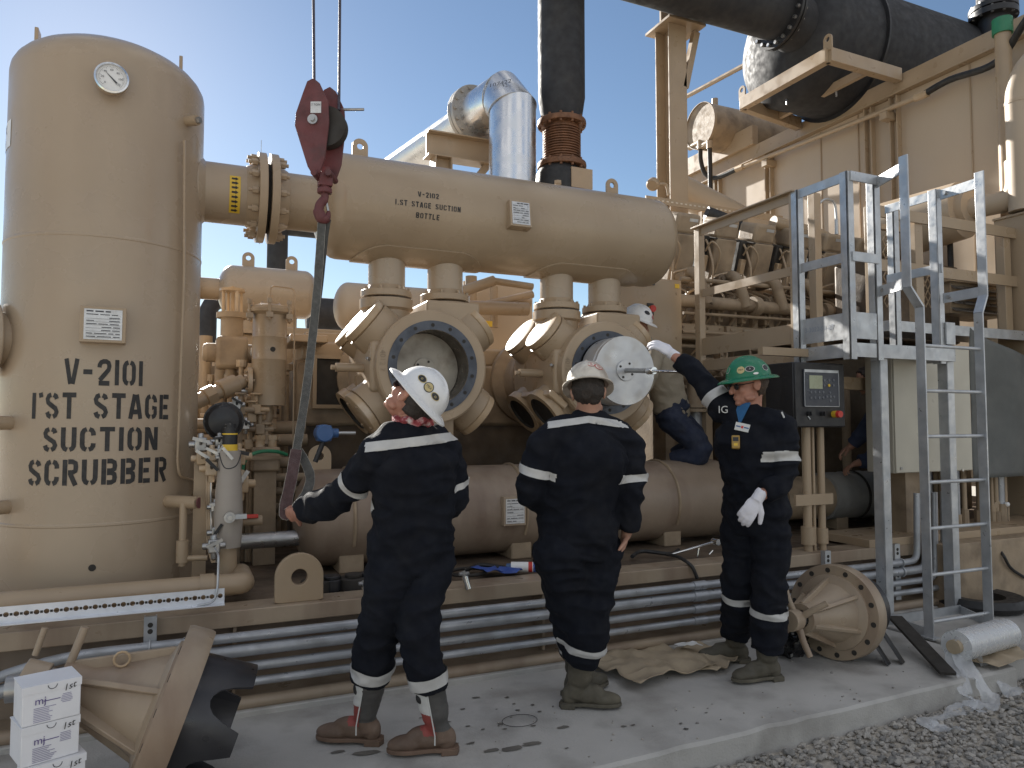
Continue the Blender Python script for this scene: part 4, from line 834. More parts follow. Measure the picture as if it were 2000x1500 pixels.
MB().bar((XL, LY, .03), (4.67, PY + .03, .03), .012, .07).bar((XRR, LY, .03), (5.4, PY + .03, .03), .012, .07).bb((XL - .03, LY - .05, 0), (XL + .05, LY + .05, .012)).bb((4.6, PY + .0, .0), (5.45, PY + .012, .07)).build('foot_frame', g, lp)
for z in (.95,): pass
# galvanized upper walkway edge and tan rail on the right
a, c = at(1738, 632, Y=4.35), at(2000, 640, Y=4.35); o = thing('upper_walkway', 'bright galvanized walkway deck edge with tan railing on the far right', 'walkway', (6.4, 4.4, a.z)); UZ = a.z
MB().bb((a.x, 4.35, UZ - .06), (9.0, 4.36, UZ + .03)).bb((a.x, 4.35, UZ - .06), (a.x + .02, 5.0, UZ + .03)).build('edge_channel', GALV, o); MB().bb((a.x, 4.36, UZ - .01), (9.0, 5.0, UZ)).build('deck', GALV, o)
uz = at(1720, 403, Y=4.45).z; x0 = at(1705, 400, Y=4.45).x
MB().bb((x0, 4.43, uz - .1), (8, 4.45, uz)).build('top_rail', TAN, o); MB().bb((x0, 4.43, (uz + UZ) / 2 - .05), (8, 4.45, (uz + UZ) / 2 + .05)).build('mid_rail', TAN, o)
for u in (1712, 1796, 1968): q = at(u, 500, Y=4.45); MB().bb((q.x - .05, 4.45, UZ), (q.x + .05, 4.53, uz)).build('post', TAN, o, bev=.004)
MB().bar((x0 + .15, 4.6, uz - .75), (8, 6.2, uz - .15), .03, .12).build('brace', TAN, o)
a, c = at(1860, 610, Y=4.9), at(1965, 562, Y=4.9); o = thing('louvre_box', 'tan louvred ventilation box with light slats near the right edge', 'vent', ((a.x + c.x) / 2, 5, a.z))
MB().bb((a.x, 4.92, a.z), (c.x, 5.3, c.z)).build('case', TAND, o); MB().bb((a.x - .05, 4.88, c.z), (c.x + .05, 5.3, c.z + .04)).build('hood', TAN, o)
for i in range(4): MB().box(((a.x + c.x) / 2, 4.9, a.z + .04 + i * (c.z - a.z) / 4.2), (c.x - a.x - .04, .07, .012), Matrix.Rotation(R(35), 3, 'X')).build('slat', STEEL, o)
q = at(1855, 455, Y=5.2); o = thing('relief_valve', 'small reddish valve above a black hose behind the ladder rails', 'valve', q); MB().cyl(q - Z_ * .1, q + Z_ * .08, .03).cyl(q + Z_ * .0, q + Z_ * .06, .05).build('body', RUST, o); MB().tube(spline([q - Z_ * .1, q - Z_ * .5, q - Z_ * .95]), .03, 10).build('hose', RUB, o)
# ---------------------------------------------------------------- left background
def drum(lab, u0, u1, v, r, Y, lugs=(), noz=True, m=None):
    a, c = at(u0, v, Y=Y), at(u1, v, Y=Y); z = a.z
    t = thing('pulsation_drum', lab, 'vessel', ((a.x + c.x) / 2, Y, z - r), 'small drums behind the crankcase')
    MB().lathe(vessel(c.x - a.x - r * 1.1, r, r * .55), (a.x + r * .55, Y, z), X_, 48, False, False).build('shell', m or TANV, t, sm=50)
    for u in lugs: MB().lug((at(u, v, Y=Y).x, Y, z + r - .02), X_, Z_, .12, .17, .025, .02).build('lifting_lug', TAN, t, bev=.003)
    if noz:
        k = MB().cyl((a.x - .2, Y, z), (a.x + .05, Y, z), .11, n=28).build('end_nozzle', TAN, t); MB().cyl((a.x - .3, Y, z), (a.x - .25, Y, z), .2, n=32).cyl((a.x - .23, Y, z), (a.x - .18, Y, z), .2, n=32).build('flange', TAN, k, bev=.004)
        bolts(k, ringpts((a.x - .24, Y, z), X_, .165, 8, .2), X_, .02, .17, TAN)
    for dx in (.3, .7): MB().cyl((a.x + (c.x - a.x) * dx, Y, z - r - .25), (a.x + (c.x - a.x) * dx, Y, z - r + .03), .09, n=20).build('leg_nozzle', TAN, t)
drum('small tan drum with two lifting eyes seen between the scrubber and the hanging sling', 424, 620, 565, .255, 7.9, (484, 569))
drum('pale drum end peeking out behind the first cylinder', 652, 900, 597, .26, 7.9, (), False, TANW)
bp = thing('black_duct', 'black exhaust ducts standing far behind the small drum', 'duct', at(545, 650, Y=10.5))
p = at(542, 480, Y=10.5); MB().cyl((p.x, 10.5, .4), (p.x, 10.5, p.z + .35), .14, n=24).tube(fillet([V(p.x, 10.5, p.z), V(p.x, 10.5, p.z + .3), V(p.x + 1.3, 10.5, p.z + .3)], .2), .14, 20).build('riser', BLACK, bp)
p = at(406, 600, Y=10.5); MB().tube(fillet([V(p.x, 10.5, .4), V(p.x, 10.5, p.z + .12), V(p.x + .8, 10.5, p.z + .12)], .25), .115, 20).build('bent_riser', BLACK, bp)
a, c = at(600, 612, Y=9.5), at(720, 612, Y=9.5); MB().cyl(a, V(c.x, 9.5, a.z), .21, n=28).build('cross_duct', BLACK, bp)
a, c = at(392, 700, Y=9), at(470, 740, Y=9); o = thing('pale_cabinet', 'pale grey cabinet far behind between the scrubber and the filter', 'cabinet', (0, 9, .4))
MB().bb((-1.6, 9, .48), (at(448, 700, Y=9).x, 10, at(420, 692, Y=9).z)).build('body', TANW, o, bev=.02); MB().bb((-1.6, 8.98, at(420, 705, Y=9).z), (at(440, 700, Y=9).x, 9, at(420, 702, Y=9).z)).build('roof_lip', WORN, o)
a, c = at(428, 640, Y=7.9), at(462, 640, Y=7.9); o = thing('drum_post', 'tan square post carrying the small drum', 'post', (a.x, 7.9, .485)); MB().bb((a.x + .12, 8.0, .485), (c.x + .12, 8.15, at(440, 615, Y=7.9).z)).build('column', TAND, o); MB().bb((a.x + .05, 7.85, .485), (c.x + .2, 8.2, .5)).build('foot_plate', TAND, o)
# tan enclosure left of the crankcase
a = at(560, 655, Y=6.6); o = thing('gear_housing', 'tan housing with a bright top edge beside the filter canister', 'housing', (.75, 6.7, .485))
MB().bb((.42, 6.6, .5), (1.6, 7.6, a.z)).build('case', TAN, o, bev=.02); MB().bb((.38, 6.55, a.z), (1.6, 7.6, a.z + .03)).build('lid', TAN, o)
MB().bb((.62, 6.9, a.z + .03), (1.4, 7.4, a.z + .11)).build('hatch', TAN, o, bev=.01)
for x in (.5, .62): MB().cyl((x, 6.59, a.z - .12), (x, 6.57, a.z - .12), .02, n=6).build('bolt', TAN, o)
a, c = at(618, 790, Y=5.9), at(684, 702, Y=5.9); o = thing('side_window', 'dark framed opening in the crankcase left of the first cylinder', 'opening', ((a.x + c.x) / 2, 5.92, a.z))
MB().bb((a.x, 5.93, a.z), (c.x, 5.945, c.z)).build('dark_pane', DARK, o); MB().bb((a.x - .03, 5.9, a.z), (a.x, 5.95, c.z)).bb((a.x - .03, 5.9, a.z - .03), (c.x, 5.95, a.z)).bb((a.x - .03, 5.9, c.z), (c.x, 5.95, c.z + .03)).build('frame', TAN, o)
# filter canister
Y = 5.45; p = at(527, 640, Y=Y); fx = p.x; zt, zb = at(527, 612, Y=Y).z, at(527, 792, Y=Y).z; rF = .118
fc_ = thing('filter_canister', 'upright tan filter canister with a clamped lid and bent tubing', 'filter', (fx, Y, zb))
MB().lathe([(rF, zb), (rF, zb + .32), (rF + .002, zb + .323), (rF, zb + .326), (rF, zt - .18), (rF + .002, zt - .177), (rF, zt - .174), (rF, zt - .02), (rF + .03, zt)], (fx, Y, 0), Z_, 40).build('body', TAN, fc_)
ld = MB().lathe([(rF + .03, zt + .0), (rF + .035, zt + .02), (rF + .02, zt + .045), (.07, zt + .06), (.065, zt + .075)], (fx, Y, 0), Z_, 40).build('lid', TAN, fc_)
for q in ringpts((fx, Y, zt), Z_, rF + .035, 6, .4): MB().cyl(q - Z_ * .06, q + Z_ * .08, .011, n=8).cyl(q + Z_ * .055, q + Z_ * .085, .02, n=6).box(q - Z_ * .03, (.045, .045, .035)).build('lid_clamp', TAN, fc_)
MB().cyl((fx, Y, zt + .07), (fx, Y, zt + .13), .02, n=10).build('vent_fitting', TAN, ld)
MB().tube(fillet([V(fx, Y, zt + .12), V(fx, Y, zt + .2), V(fx + .17, Y, zt + .19), V(fx + .17, Y, zb + .25), V(fx + .17, Y - .03, .75)], .04), .006, 8).build('tube', TAN, fc_)
MB().tube(fillet([V(fx, Y, zb), V(fx, Y, zb - .13), V(fx - .5, Y - .05, zb - .13)], .06), .035, 14).build('drain_pipe', TAN, fc_)
q = V(fx + .0, Y - rF, zb + .4); MB().lathe([(.018, 0), (.016, .004)], at(533, 682, Y=Y - rF), -Y_, 16).build('sight_plug', DARK, fc_)
b = MB().cyl((fx - rF - .12, Y, zb + .1), (fx - rF + .02, Y, zb + .1), .02).cyl((fx - rF - .09, Y - .0, zb + .1), (fx - rF - .09, Y - .0, zb + .17), .008).box((fx - rF - .06, Y, zb + .17), (.1, .015, .012)).build('drain_valve', STEEL, fc_)
MB().box((fx, Y + .2, zb + .5), (.12, .25, .06)).build('bracket', TAN, fc_); MB().bb((fx - .06, Y + .3, .49), (fx + .06, Y + .38, zt - .1)).build('stand', TAND, fc_)
# pipework between the scrubber and the canister
o = thing('strainer_pipe', 'slanting tan strainer pipe with a sunlit union beside the scrubber', 'pipe', at(470, 750, Y=5.5))
a, m_, c = at(372, 790, Y=5.35), at(430, 762, Y=5.4), at(475, 744, Y=5.45)
MB().cyl(a, c, .05, n=20).build('pipe', TAN, o); MB().cyl(m_, m_.lerp(c, .7), .068, n=20).build('strainer_body', TAN, o, bev=.004); MB().cyl(a.lerp(m_, .5), a.lerp(m_, .8), .07, n=6).build('union', TAN, o)
e = at(556, 742, Y=5.5); MB().cyl(c, e, .03, n=16).build('outlet', TAN, o)
for t in (.1, .3): q = c.lerp(e, t); k = MB().cyl(q, q + X_ * .03, .095, n=28).build('flange', WORN, o, bev=.003); bolts(k, ringpts(q + X_ * .015, X_, .07, 6), X_, .01, .06, TAN)
o = thing('suction_valve', 'tan valve body with a bonnet and stem left of the filter canister', 'valve', at(450, 700, Y=5.8))
c = at(452, 690, Y=5.8); MB().box(c, (.22, .2, .24)).cyl(c - X_ * .2, c + X_ * .2, .07).build('body', TAND, o, bev=.03); MB().cyl(c + Z_ * .1, c + Z_ * .26, .08).cyl(c + Z_ * .26, c + Z_ * .3, .11).build('bonnet', TAND, o)
for q in ringpts(c + Z_ * .3, Z_, .07, 4, .4): MB().cyl(q, q + Z_ * .16, .012, n=8).build('yoke_stud', WORN, o)
MB().cyl(c + Z_ * .3, c + Z_ * .5, .016, n=8).cyl(c + Z_ * .46, c + Z_ * .48, .09).build('stem', WORN, o); MB().cyl(c - Y_ * .13 + X_ * .17, c - Y_ * .2 + X_ * .17, .05).build('dial', GALV, o)
MB().cyl((c.x, c.y, .5), (c.x, c.y, c.z - .1), .04).build('riser', TAND, o)
o = thing('pipe_bank', 'stack of level tan pipes low behind the yellow capped column', 'pipes', at(520, 940, Y=5.4))
for v, r, Y in ((905, .04, 5.5), (935, .03, 5.4), (962, .03, 5.4), (860, .045, 5.7), (995, .035, 5.6), (835, .05, 5.8)):
    a = at(470, v, Y=Y); MB().cyl((-.6, Y, a.z), (.85, Y, a.z), r, n=16).build('pipe', TAND, o)
for u in (486, 530): a = at(u, 900, Y=5.45); MB().bb((a.x - .03, 5.45, .49), (a.x + .03, 5.5, 1.3)).build('upright', TAND, o)
o = thing('pump_block', 'tan pump block with two fill caps behind the green hose', 'pump', at(520, 900, Y=5.2)); a, c = at(492, 922, Y=5.2), at(548, 873, Y=5.2)
MB().bb((a.x, 5.2, a.z), (c.x, 5.4, c.z)).build('block', TAND, o, bev=.015); MB().bb((a.x - .01, 5.18, (a.z + c.z) / 2), (c.x + .01, 5.4, (a.z + c.z) / 2 + .02)).build('seam', TAND, o)
MB().bb((a.x + .02, 5.24, .49), (c.x - .02, 5.36, a.z)).build('pedestal', TAND, o)
for u in (508, 532): q = at(u, 873, Y=5.28); MB().cyl(q, q + Z_ * .07, .03, n=12).cyl(q + Z_ * .05, q + Z_ * .08, .038, n=8).build('fill_cap', WORN, o)
o = MB().tube(spline([at(478, 952, Y=5.0), at(474, 915, Y=5.0), at(485, 892, Y=5.0), at(510, 882, Y=5.05), at(540, 882, Y=5.1), at(560, 888, Y=5.15)]), .012, 10).build('hose', GREENM); tag(o, 'thin green hose arching over a tan pump block', 'hose')
# pneumatic control valve with its black diaphragm case
c = at(437, 823, Y=4.75); o = thing('control_valve', 'control valve with a round black diaphragm case beside the scrubber', 'valve', (c.x, 4.8, .9))
n = (EYE - c); n.z = 0; n.normalize()
MB().lathe([(.05, -.09), (.1, -.05), (.108, -.012), (.116, -.01), (.116, .012), (.108, .014), (.085, .045), (.03, .06)], c, n, 40).build('diaphragm_case', BLKM, o)
for q in ringpts(c, n, .104, 10): MB().cyl(q - n * .02, q + n * .02, .008, n=6).build('rim_bolt', BLKM, o)
q = c - Z_ * .2; MB().cyl(c - Z_ * .1, c - Z_ * .16, .045).cyl(c - Z_ * .16, c - Z_ * .26, .06, .045, n=16).build('bonnet', BLKM, o); MB().box(c + V(.0, 0, -.12), (.09, .06, .02)).build('yoke', GALV, o)
MB().cyl(c - Z_ * .26, c - Z_ * .34, .03).cyl(c + V(-.02, 0, -.33), c + V(.02, 0, -.33), .05).build('valve_body', BLKM, o)
q = c + V(.0, 0, -.31); MB().cyl(q + X_ * .02, q + X_ * .08, .016, n=8).build('air_fitting', BRASS, o)
# level controller column with yellow and black cap
a, c = at(432, 1062, Y=4.45), at(462, 868, Y=4.45); mx = (a.x + c.x) / 2; o = thing('level_column', 'grey tapered level control column with a yellow and black cap', 'instrument', (mx, 4.45, .485))
zz = at(447, 880, Y=4.45).z
MB().lathe([(.07, a.z - .02), (.078, a.z + .15), (.07, a.z + .3), (.072, zz - .25), (.062, zz - .1), (.058, zz)], (mx, 4.45, 0), Z_, 26).build('column', mat('grey_tan_casting', (.36, .32, .28), .5, 0, .08, 5, .1, 30, (.24, .2, .16), .4, 5), o)
MB().cyl((mx, 4.45, zz), (mx, 4.45, zz + .035), .042).build('yellow_collar', YEL, o); MB().cyl((mx, 4.45, zz + .035), (mx, 4.45, zz + .13), .04).cyl((mx, 4.45, zz + .13), (mx, 4.45, zz + .15), .028).build('black_cap', BLKM, o); MB().cyl((mx, 4.45, zz + .09), (mx, 4.45, zz + .098), .0415).build('yellow_band', YEL, o)
q = V(mx, 4.36, at(446, 1006, Y=4.45).z); MB().cyl(q, q - Y_ * .03, .03, n=20).cyl(q - Y_ * .03, q - Y_ * .05, .015, n=6).build('sight_boss', STEEL, o); MB().box(q + X_ * .06, (.06, .03, .025)).build('tag', GALV, o)
MB().cyl((mx, 4.45, .487), (mx, 4.45, a.z), .05).build('foot', TAN, o)
MB().tube(spline([V(mx - .06, 4.38, zz - .01), V(mx - .03, 4.35, zz - .09), V(mx + .03, 4.35, zz - .08), V(mx + .06, 4.38, zz)]), .003, 6).build('retaining_wire', BLKM, o)
# red handled ball valve
q = at(478, 1009, Y=4.6); o = thing('ball_valve', 'small ball valve with a red lever handle right of the grey column', 'valve', q); MB().box(q, (.15, .025, .022)).build('handle', RED, o, bev=.004); MB().cyl(q + V(-.05, .03, -.03), q + V(.1, .03, -.03), .03).build('body', TAND, o)
# scattered instrument valves and fittings
rr_ = random.Random(5)
def fitting(u, v, Y, lab, kind, s=1.0):
    q = at(u, v, Y=Y); o = thing('needle_valve' if kind != 'gauge' else 'pressure_gauge', lab, 'valve' if kind != 'gauge' else 'gauge', q)
    if kind == 'gauge': n = (EYE - q).normalized(); MB().lathe([(.03, -.02), (.04, -.015), (.04, .01), (.035, .012)], q, n, 24).build('case', CHROME, o); MB().lathe([(.034, 0), (.001, .001)], q + n * .012, n, 24).build('dial', WHITE, o)
    else:
        MB().box(q, (.05 * s, .05 * s, .06 * s)).cyl(q - X_ * .05 * s, q + X_ * .05 * s, .016 * s, n=8).cyl(q - Z_ * .06 * s, q + Z_ * .05 * s, .014 * s, n=8).build('body', STEEL if kind == 'g' else STEEL if kind == 'b' else WORN, o, bev=.006 * s)
        MB().cyl(q - Y_ * .02, q + V(.0, -.06, .02) * s, .007 * s, n=8).box(q + V(.0, -.065, .02) * s, (.07 * s, .012, .014 * s), Matrix.Rotation(rr_.uniform(-1, 1), 3, 'Y')).build('handle', BLKM if rr_.random() < .4 else STEEL, o)
for i, (u, v, Y, lab, k, s) in enumerate(((392, 868, 4.55, 'white bodied needle valve at the upper left of the instrument cluster', 'g', 1.3), (395, 895, 4.55, 'pale lower needle valve beside the scrubber seam', 'w', 1.2), (414, 888, 4.5, 'round pale fitting above the yellow capped column', 'w', 1.1), (428, 886, 4.5, 'steel needle valve just right of the pale fitting', 'g', 1.0), (443, 893, 4.45, 'bright steel valve on top of the yellow capped column', 'g', 1.2), (413, 915, 4.5, 'pale valve left of the black cap', 'w', 1.3), (428, 862, 4.6, 'dark handled valve under the black diaphragm case', 'b', 1.0), (420, 990, 4.5, 'small steel drain valve left of the grey column', 'g', .9), (424, 1040, 4.45, 'galvanized needle valve near the column foot', 'g', 1.1), (418, 1066, 4.3, 'greenish drain cock at the end of the thin steel tube', 'b', 1.2), (462, 790, 5.2, 'steel valve on the strainer outlet', 'g', 1.1), (480, 830, 5.2, 'slim steel valve beside the diaphragm case', 'g', 1.0), (465, 892, 4.7, 'tan regulator behind the yellow capped column', 'w', 1.6), (470, 945, 4.7, 'pale junction block right of the column top', 'w', 1.7))): fitting(u, v, Y, lab, k, s)
o = thing('instrument_stand', 'tan flat stand with thin tubes beside the scrubber foot', 'stand', at(392, 1000, Y=4.6)); a, c = at(374, 1130, Y=4.6), at(406, 900, Y=4.6)
MB().bb((a.x, 4.6, .485), (c.x, 4.63, c.z)).build('plate', TAN, o)
for du, m in ((408, TAN), (412, STEEL), (404, TAN)): q = at(du, 930, Y=4.55); MB().tube(fillet([V(q.x, 4.55, q.z + .2), V(q.x, 4.52, q.z - .1), V(q.x + .01, 4.5, .75), V(q.x + .03, 4.3, .7)], .06), .007, 8).build('tube', m, o)
o = thing('level_bridle', 'tan level piping with a capped tee on the lower right of the scrubber', 'pipe', at(360, 1030, Y=4.5))
a = at(330, 981, Y=4.52); c = at(388, 981, Y=4.45); MB().cyl(V(a.x - .02, 4.6, a.z), V(c.x, 4.42, a.z), .035).build('tee', TAN, o); MB().cyl(V(c.x, 4.42, a.z), V(c.x + .004, 4.418, a.z), .03).build('cap', RED if 0 else MAROON, o)
q = at(358, 1000, Y=4.47); MB().cyl((q.x, 4.47, .66), (q.x, 4.47, a.z), .02).cyl((q.x, 4.47, .68), (q.x, 4.47, .80), .033).build('standpipe', TAN, o); MB().cyl((q.x, 4.47, .7), (q.x + .13, 4.44, .7), .016).build('drain_arm', TAN, o)
o = MB().tube(fillet([at(420, 1070, Y=4.2), at(427, 1085, Y=4.0), at(425, 1150, Y=3.95), at(418, 1177, Y=3.945), at(385, 1183, Y=3.945)], .04), .0055, 8).build('steel_tube', GALV); tag(o, 'thin bent steel tube dropping onto the perforated angle', 'tube')
o = MB().tube([at(470, 1058, Y=4.9), at(585, 1050, Y=4.9)], .05, 16).build('drain_pipe', STEEL); tag(o, 'bare grey pipe running level to the discharge bottle end', 'pipe')
# blue transmitter
q = at(632, 846, Y=4.7); o = thing('blue_transmitter', 'small blue transmitter housing left of the first cylinder', 'instrument', q); MB().cyl(q - Y_ * .06, q + Y_ * .06, .055, n=24).box(q, (.085, .1, .1)).build('housing', BLUE, o, bev=.008); MB().cyl(q + X_ * .04, q + X_ * .09, .028).build('neck', BLUE, o); MB().cyl(q + X_ * .09, q + X_ * .2, .012).build('probe', STEEL, o); MB().cyl(q - Z_ * .05, q + V(-.05, 0, -.18), .016).build('conduit_stub', BLKM, o)
q = at(510, 300, d=16); o = MB().cyl(q - Z_ * 2.0, q + Z_ * .3, .01, .006, 6).build('mast', GALV); tag(o, 'thin whip mast far behind the flanged pipe', 'mast')
# inner pipes seen between the two cylinders
o = thing('cross_piping', 'tan crossing pipes and rails seen between the two cylinder necks', 'pipes', at(970, 570, Y=7.6))
for (u0, v0, u1, v1, r, Y) in ((895, 572, 965, 548, .06, 7.5), (960, 548, 1040, 560, .04, 7.6), (930, 600, 1040, 575, .045, 7.8), (920, 540, 920, 640, .07, 8.0), (965, 560, 965, 640, .05, 8.2), (980, 590, 1035, 592, .05, 7.9), (900, 600, 1030, 604, .08, 7.7)): MB().cyl(at(u0, v0, Y=Y), at(u1, v1, Y=Y), r, n=16).build('pipe', TAN, o)
a, c = at(905, 640, Y=8.4), at(1040, 560, Y=8.4); MB().bb((a.x, 8.4, .5), (c.x, 8.5, c.z)).build('backing_panel', TANW, o)
# ---------------------------------------------------------------- right side equipment under the walkway
a = at(1553, 835, Y=3.98); c = at(1648, 712, Y=3.98); z0, z1 = a.z, c.z + .005
cp = thing('operator_console', 'black control panel with a grey keypad and an emergency stop on tan posts', 'control panel', ((a.x + c.x) / 2, 4.1, .5))
MB().bb((a.x, 3.99, z0), (c.x, 4.27, z1)).build('enclosure', BLKM, cp, bev=.008); dr = MB().bb((a.x + .004, 3.975, z0 + .005), (c.x - .004, 3.99, z1 - .005)).build('door', BLKM, cp, bev=.006)
W, H = c.x - a.x, z1 - z0; PXY = lambda u, v, y=3.97: V(at(u, v, Y=3.98).x, y, at(u, v, Y=3.98).z)
s0, s1 = PXY(1568, 794), PXY(1634, 724); sc = MB().bb((s0.x, 3.962, s0.z), (s1.x, 3.976, s1.z)).build('keypad_unit', mat('panel_grey', (.045, .05, .065), .4, 0, .05, 9), cp, bev=.003)
fr = MB()
for A, B in (((s0.x, s0.z), (s1.x, s0.z + .004)), ((s0.x, s1.z - .02), (s1.x, s1.z)), ((s0.x, s0.z), (s0.x + .004, s1.z)), ((s1.x - .004, s0.z), (s1.x, s1.z))): fr.bb((A[0], 3.9605, A[1]), (B[0], 3.9625, B[1]))
fr.build('bezel_line', GALV, sc)
k0, k1 = PXY(1577, 759), PXY(1602, 734); MB().bb((k0.x, 3.9595, k0.z), (k1.x, 3.963, k1.z)).build('screen', mat('lcd_screen', (.34, .36, .24), .25, 0, .06, 5), sc)
kb = None
for u, v in [(1606 + 9 * i, 743) for i in range(3)] + [(1606 + 9 * i, 753) for i in range(3)] + [(1580 + 8 * i, 766) for i in range(4)] + [(1580 + 8 * i, 777) for i in range(4)] + [(1617, 767), (1611, 775), (1618, 775), (1625, 775), (1618, 783)]:
    q = PXY(u, v, 3.961); m = YEL if (u, v) == (1615, 753) else GALV
    if m is YEL: MB().cyl(q + Y_ * .002, q - Y_ * .004, .011, n=14).build('button', YEL, sc)
    elif kb is None: kb = MB().cyl(q + Y_ * .002, q - Y_ * .003, .0095, n=14).build('button', mat('key_grey', (.12, .13, .15), .4), sc)
    else: inst(kb, 'button', q - Y_ * .0005, sc)
q = PXY(1627, 809, 3.975); k = MB().cyl(q, q - Y_ * .04, .026, n=24).build('stop_collar', YEL, cp); MB().cyl(q - Y_ * .04, q - Y_ * .065, .027, .024, 24).build('stop_button', RED, k)
for u in (1577, 1603): q = PXY(u, 808, 3.975); MB().cyl(q, q - Y_ * .02, .016).box(q - Y_ * .028, (.007, .02, .03)).build('switch', BLKM, cp)
q = PXY(1578, 816, 3.97); MB().box(q, (.03, .006, .008), Matrix.Rotation(.8, 3, 'Y')).build('key', GALV, cp)
for u, r in ((1575, .032), (1588, .012), (1603, .027)): x = at(u, 900, Y=4.1).x; MB().cyl((x, 4.1, .5), (x, 4.1, z0), r, n=18).build('post', TAN, cp)
x = at(1575, 900, Y=4.1).x; b = MB().cyl((x, 4.1, .55), (x, 4.1, .68), .05).cyl((x + .14, 4.1, .55), (x + .14, 4.1, .66), .045); b.build('post_base', TAN, cp); MB().bb((x - .15, 4.06, .84), (x + .22, 4.08, .92)).build('clamp_plate', TAN, cp)
MB().bb((at(1490, 700, Y=4.15).x, 4.15, z1 + .06), (at(1598, 700, Y=4.15).x, 4.2, z1 + .12)).build('hood_angle', TAN, cp)
# wrapped exhaust pipes
o = thing('wrapped_pipe', 'grey fabric wrapped pipe with steel bands low behind the panel posts', 'pipe', at(1680, 965, Y=5.0)); z = at(1680, 965, Y=5.0).z
WRAP = mat('grey_wrap_fabric', (.27, .265, .25), .85, 0, .12, 6, .5, 14, (.17, .16, .14), .5, 5)
x0, x1 = at(1545, 960, Y=5.0).x, at(1800, 960, Y=5.0).x; k = MB(); n = 40
k.tube([V(x0 + .35 + (x1 - x0 - .35) * i / n, 5.0, z) for i in range(n + 1)], [.215 + .012 * noise.noise(V(i * .7, 3, 1)) for i in range(n + 1)], 32); k.build('wrap', WRAP, o)
MB().cyl((x0 - .2, 5, z), (x0 + .4, 5, z), .19, n=32).build('pipe_end', TAND, o)
for t in (.42, .62, .8): MB().lathe([(.224, 0), (.23, .003), (.23, .025), (.224, .028)], (x0 + (x1 - x0) * t, 5, z), X_, 32, False, False).build('band', DARK, o)
for t in (.3, .7): MB().bb((x0 + (x1 - x0) * t - .07, 4.9, .485), (x0 + (x1 - x0) * t + .07, 5.1, z - .18)).build('stand', TAND, o)
o = thing('fuel_gas_pipe', 'curved tan pipe with a flange and braided hose right of the kneeling man', 'pipe', at(1350, 780, Y=5.5))
P = [at(1318, 735, Y=5.5), at(1340, 728, Y=5.5), at(1356, 745, Y=5.5), at(1358, 790, Y=5.5)]; MB().tube(spline(P), .075, 18).build('bend', TAND, o); MB().cyl(P[3], P[3] - Z_ * .03, .12, n=28).cyl(P[3] - Z_ * .04, P[3] - Z_ * .07, .12, n=28).build('flange', TAND, o); MB().cyl(P[3] - Z_ * .07, P[3] - Z_ * .55, .06, n=20).build('braided_hose', GALVC, o); MB().cyl(P[0], (P[0].x, 6.2, P[0].z), .075).build('inlet', TAND, o)
# cream cabinet, tarp, columns
a, c = at(1749, 925, Y=4.02), at(1892, 682, Y=4.02); o = thing('cream_cabinet', 'flat cream coloured electrical cabinet behind the ladder', 'cabinet', ((a.x + c.x) / 2, 4.1, a.z))
MB().bb((a.x, 4.03, a.z), (c.x, 4.28, c.z)).build('case', CREAM, o, bev=.006); MB().bb((a.x + .005, 4.015, a.z + .005), (c.x - .005, 4.03, c.z - .005)).build('door', CREAM, o, bev=.004)
for u, v in ((1760, 915), (1880, 918), (1760, 695)): q = at(u, v, Y=4.015); MB().cyl(q, q - Y_ * .006, .012, n=12).build('screw', STEEL, o)
q = at(1776, 1000, Y=4.2); MB().bb((q.x - .1, 4.15, .5), (q.x + .08, 4.3, a.z)).build('column', TAND, o); MB().bb((c.x - .1, 4.15, .5), (c.x - .02, 4.25, a.z)).build('column', TAND, o)
TARP = mat('grey_tarpaulin', (.115, .12, .115), .75, 0, .1, 3, .25, 120, (.16, .16, .15), .4, 4)
tx0, tx1 = at(1897, 700, Y=4.15).x, at(2060, 700, Y=4.15).x; zb = at(1950, 932, Y=4.15).z; b = MB(); nx, nz = 30, 26; vs = []
for i in range(nx + 1):
    s = i / nx; top = at(1897, 640, Y=4.15).z - .22 * math.sin(min(1, s * 1.25) * math.pi / 2) + max(0, s - .75) * .4
    for j in range(nz + 1):
        t = j / nz; x = tx0 + (tx1 - tx0) * s; vs.append(V(x + .015 * math.sin(t * 5), 4.15 + .05 * noise.noise(V(s * 2.2, t * 1.6, 4)) + .025 * math.sin(s * 9 + t * 2) * (1 - t * .5), top + (zb - top) * t))
b.add(vs, [(i * (nz + 1) + j, (i + 1) * (nz + 1) + j, (i + 1) * (nz + 1) + j + 1, i * (nz + 1) + j + 1) for i in range(nx) for j in range(nz)])
o = thing('grey_tarp', 'dark grey tarpaulin with brass eyelets hanging at the right edge', 'tarpaulin', ((tx0 + tx1) / 2, 4.15, zb)); k = b.build('sheet', TARP, o, sm=80); m = k.modifiers.new('solid', 'SOLIDIFY'); m.thickness = .004
for u, v in ((1912, 787), (1920, 926)): q = at(u, v, Y=4.11); MB().lathe([(.012, 0), (.024, .002), (.026, .008), (.014, .01), (.012, 0)], q, -Y_, 20, False, False).build('eyelet', BRASS, o); MB().lathe([(.0125, .001), (.001, .0015)], q + Y_ * .0, -Y_, 12).build('eyelet_hole', DARK, o)
rr_ = random.Random(9)
o = thing('tube_bank', 'bank of thin tan and steel vertical tubes below the grey tarpaulin', 'tubes', at(1890, 1000, Y=4.2))
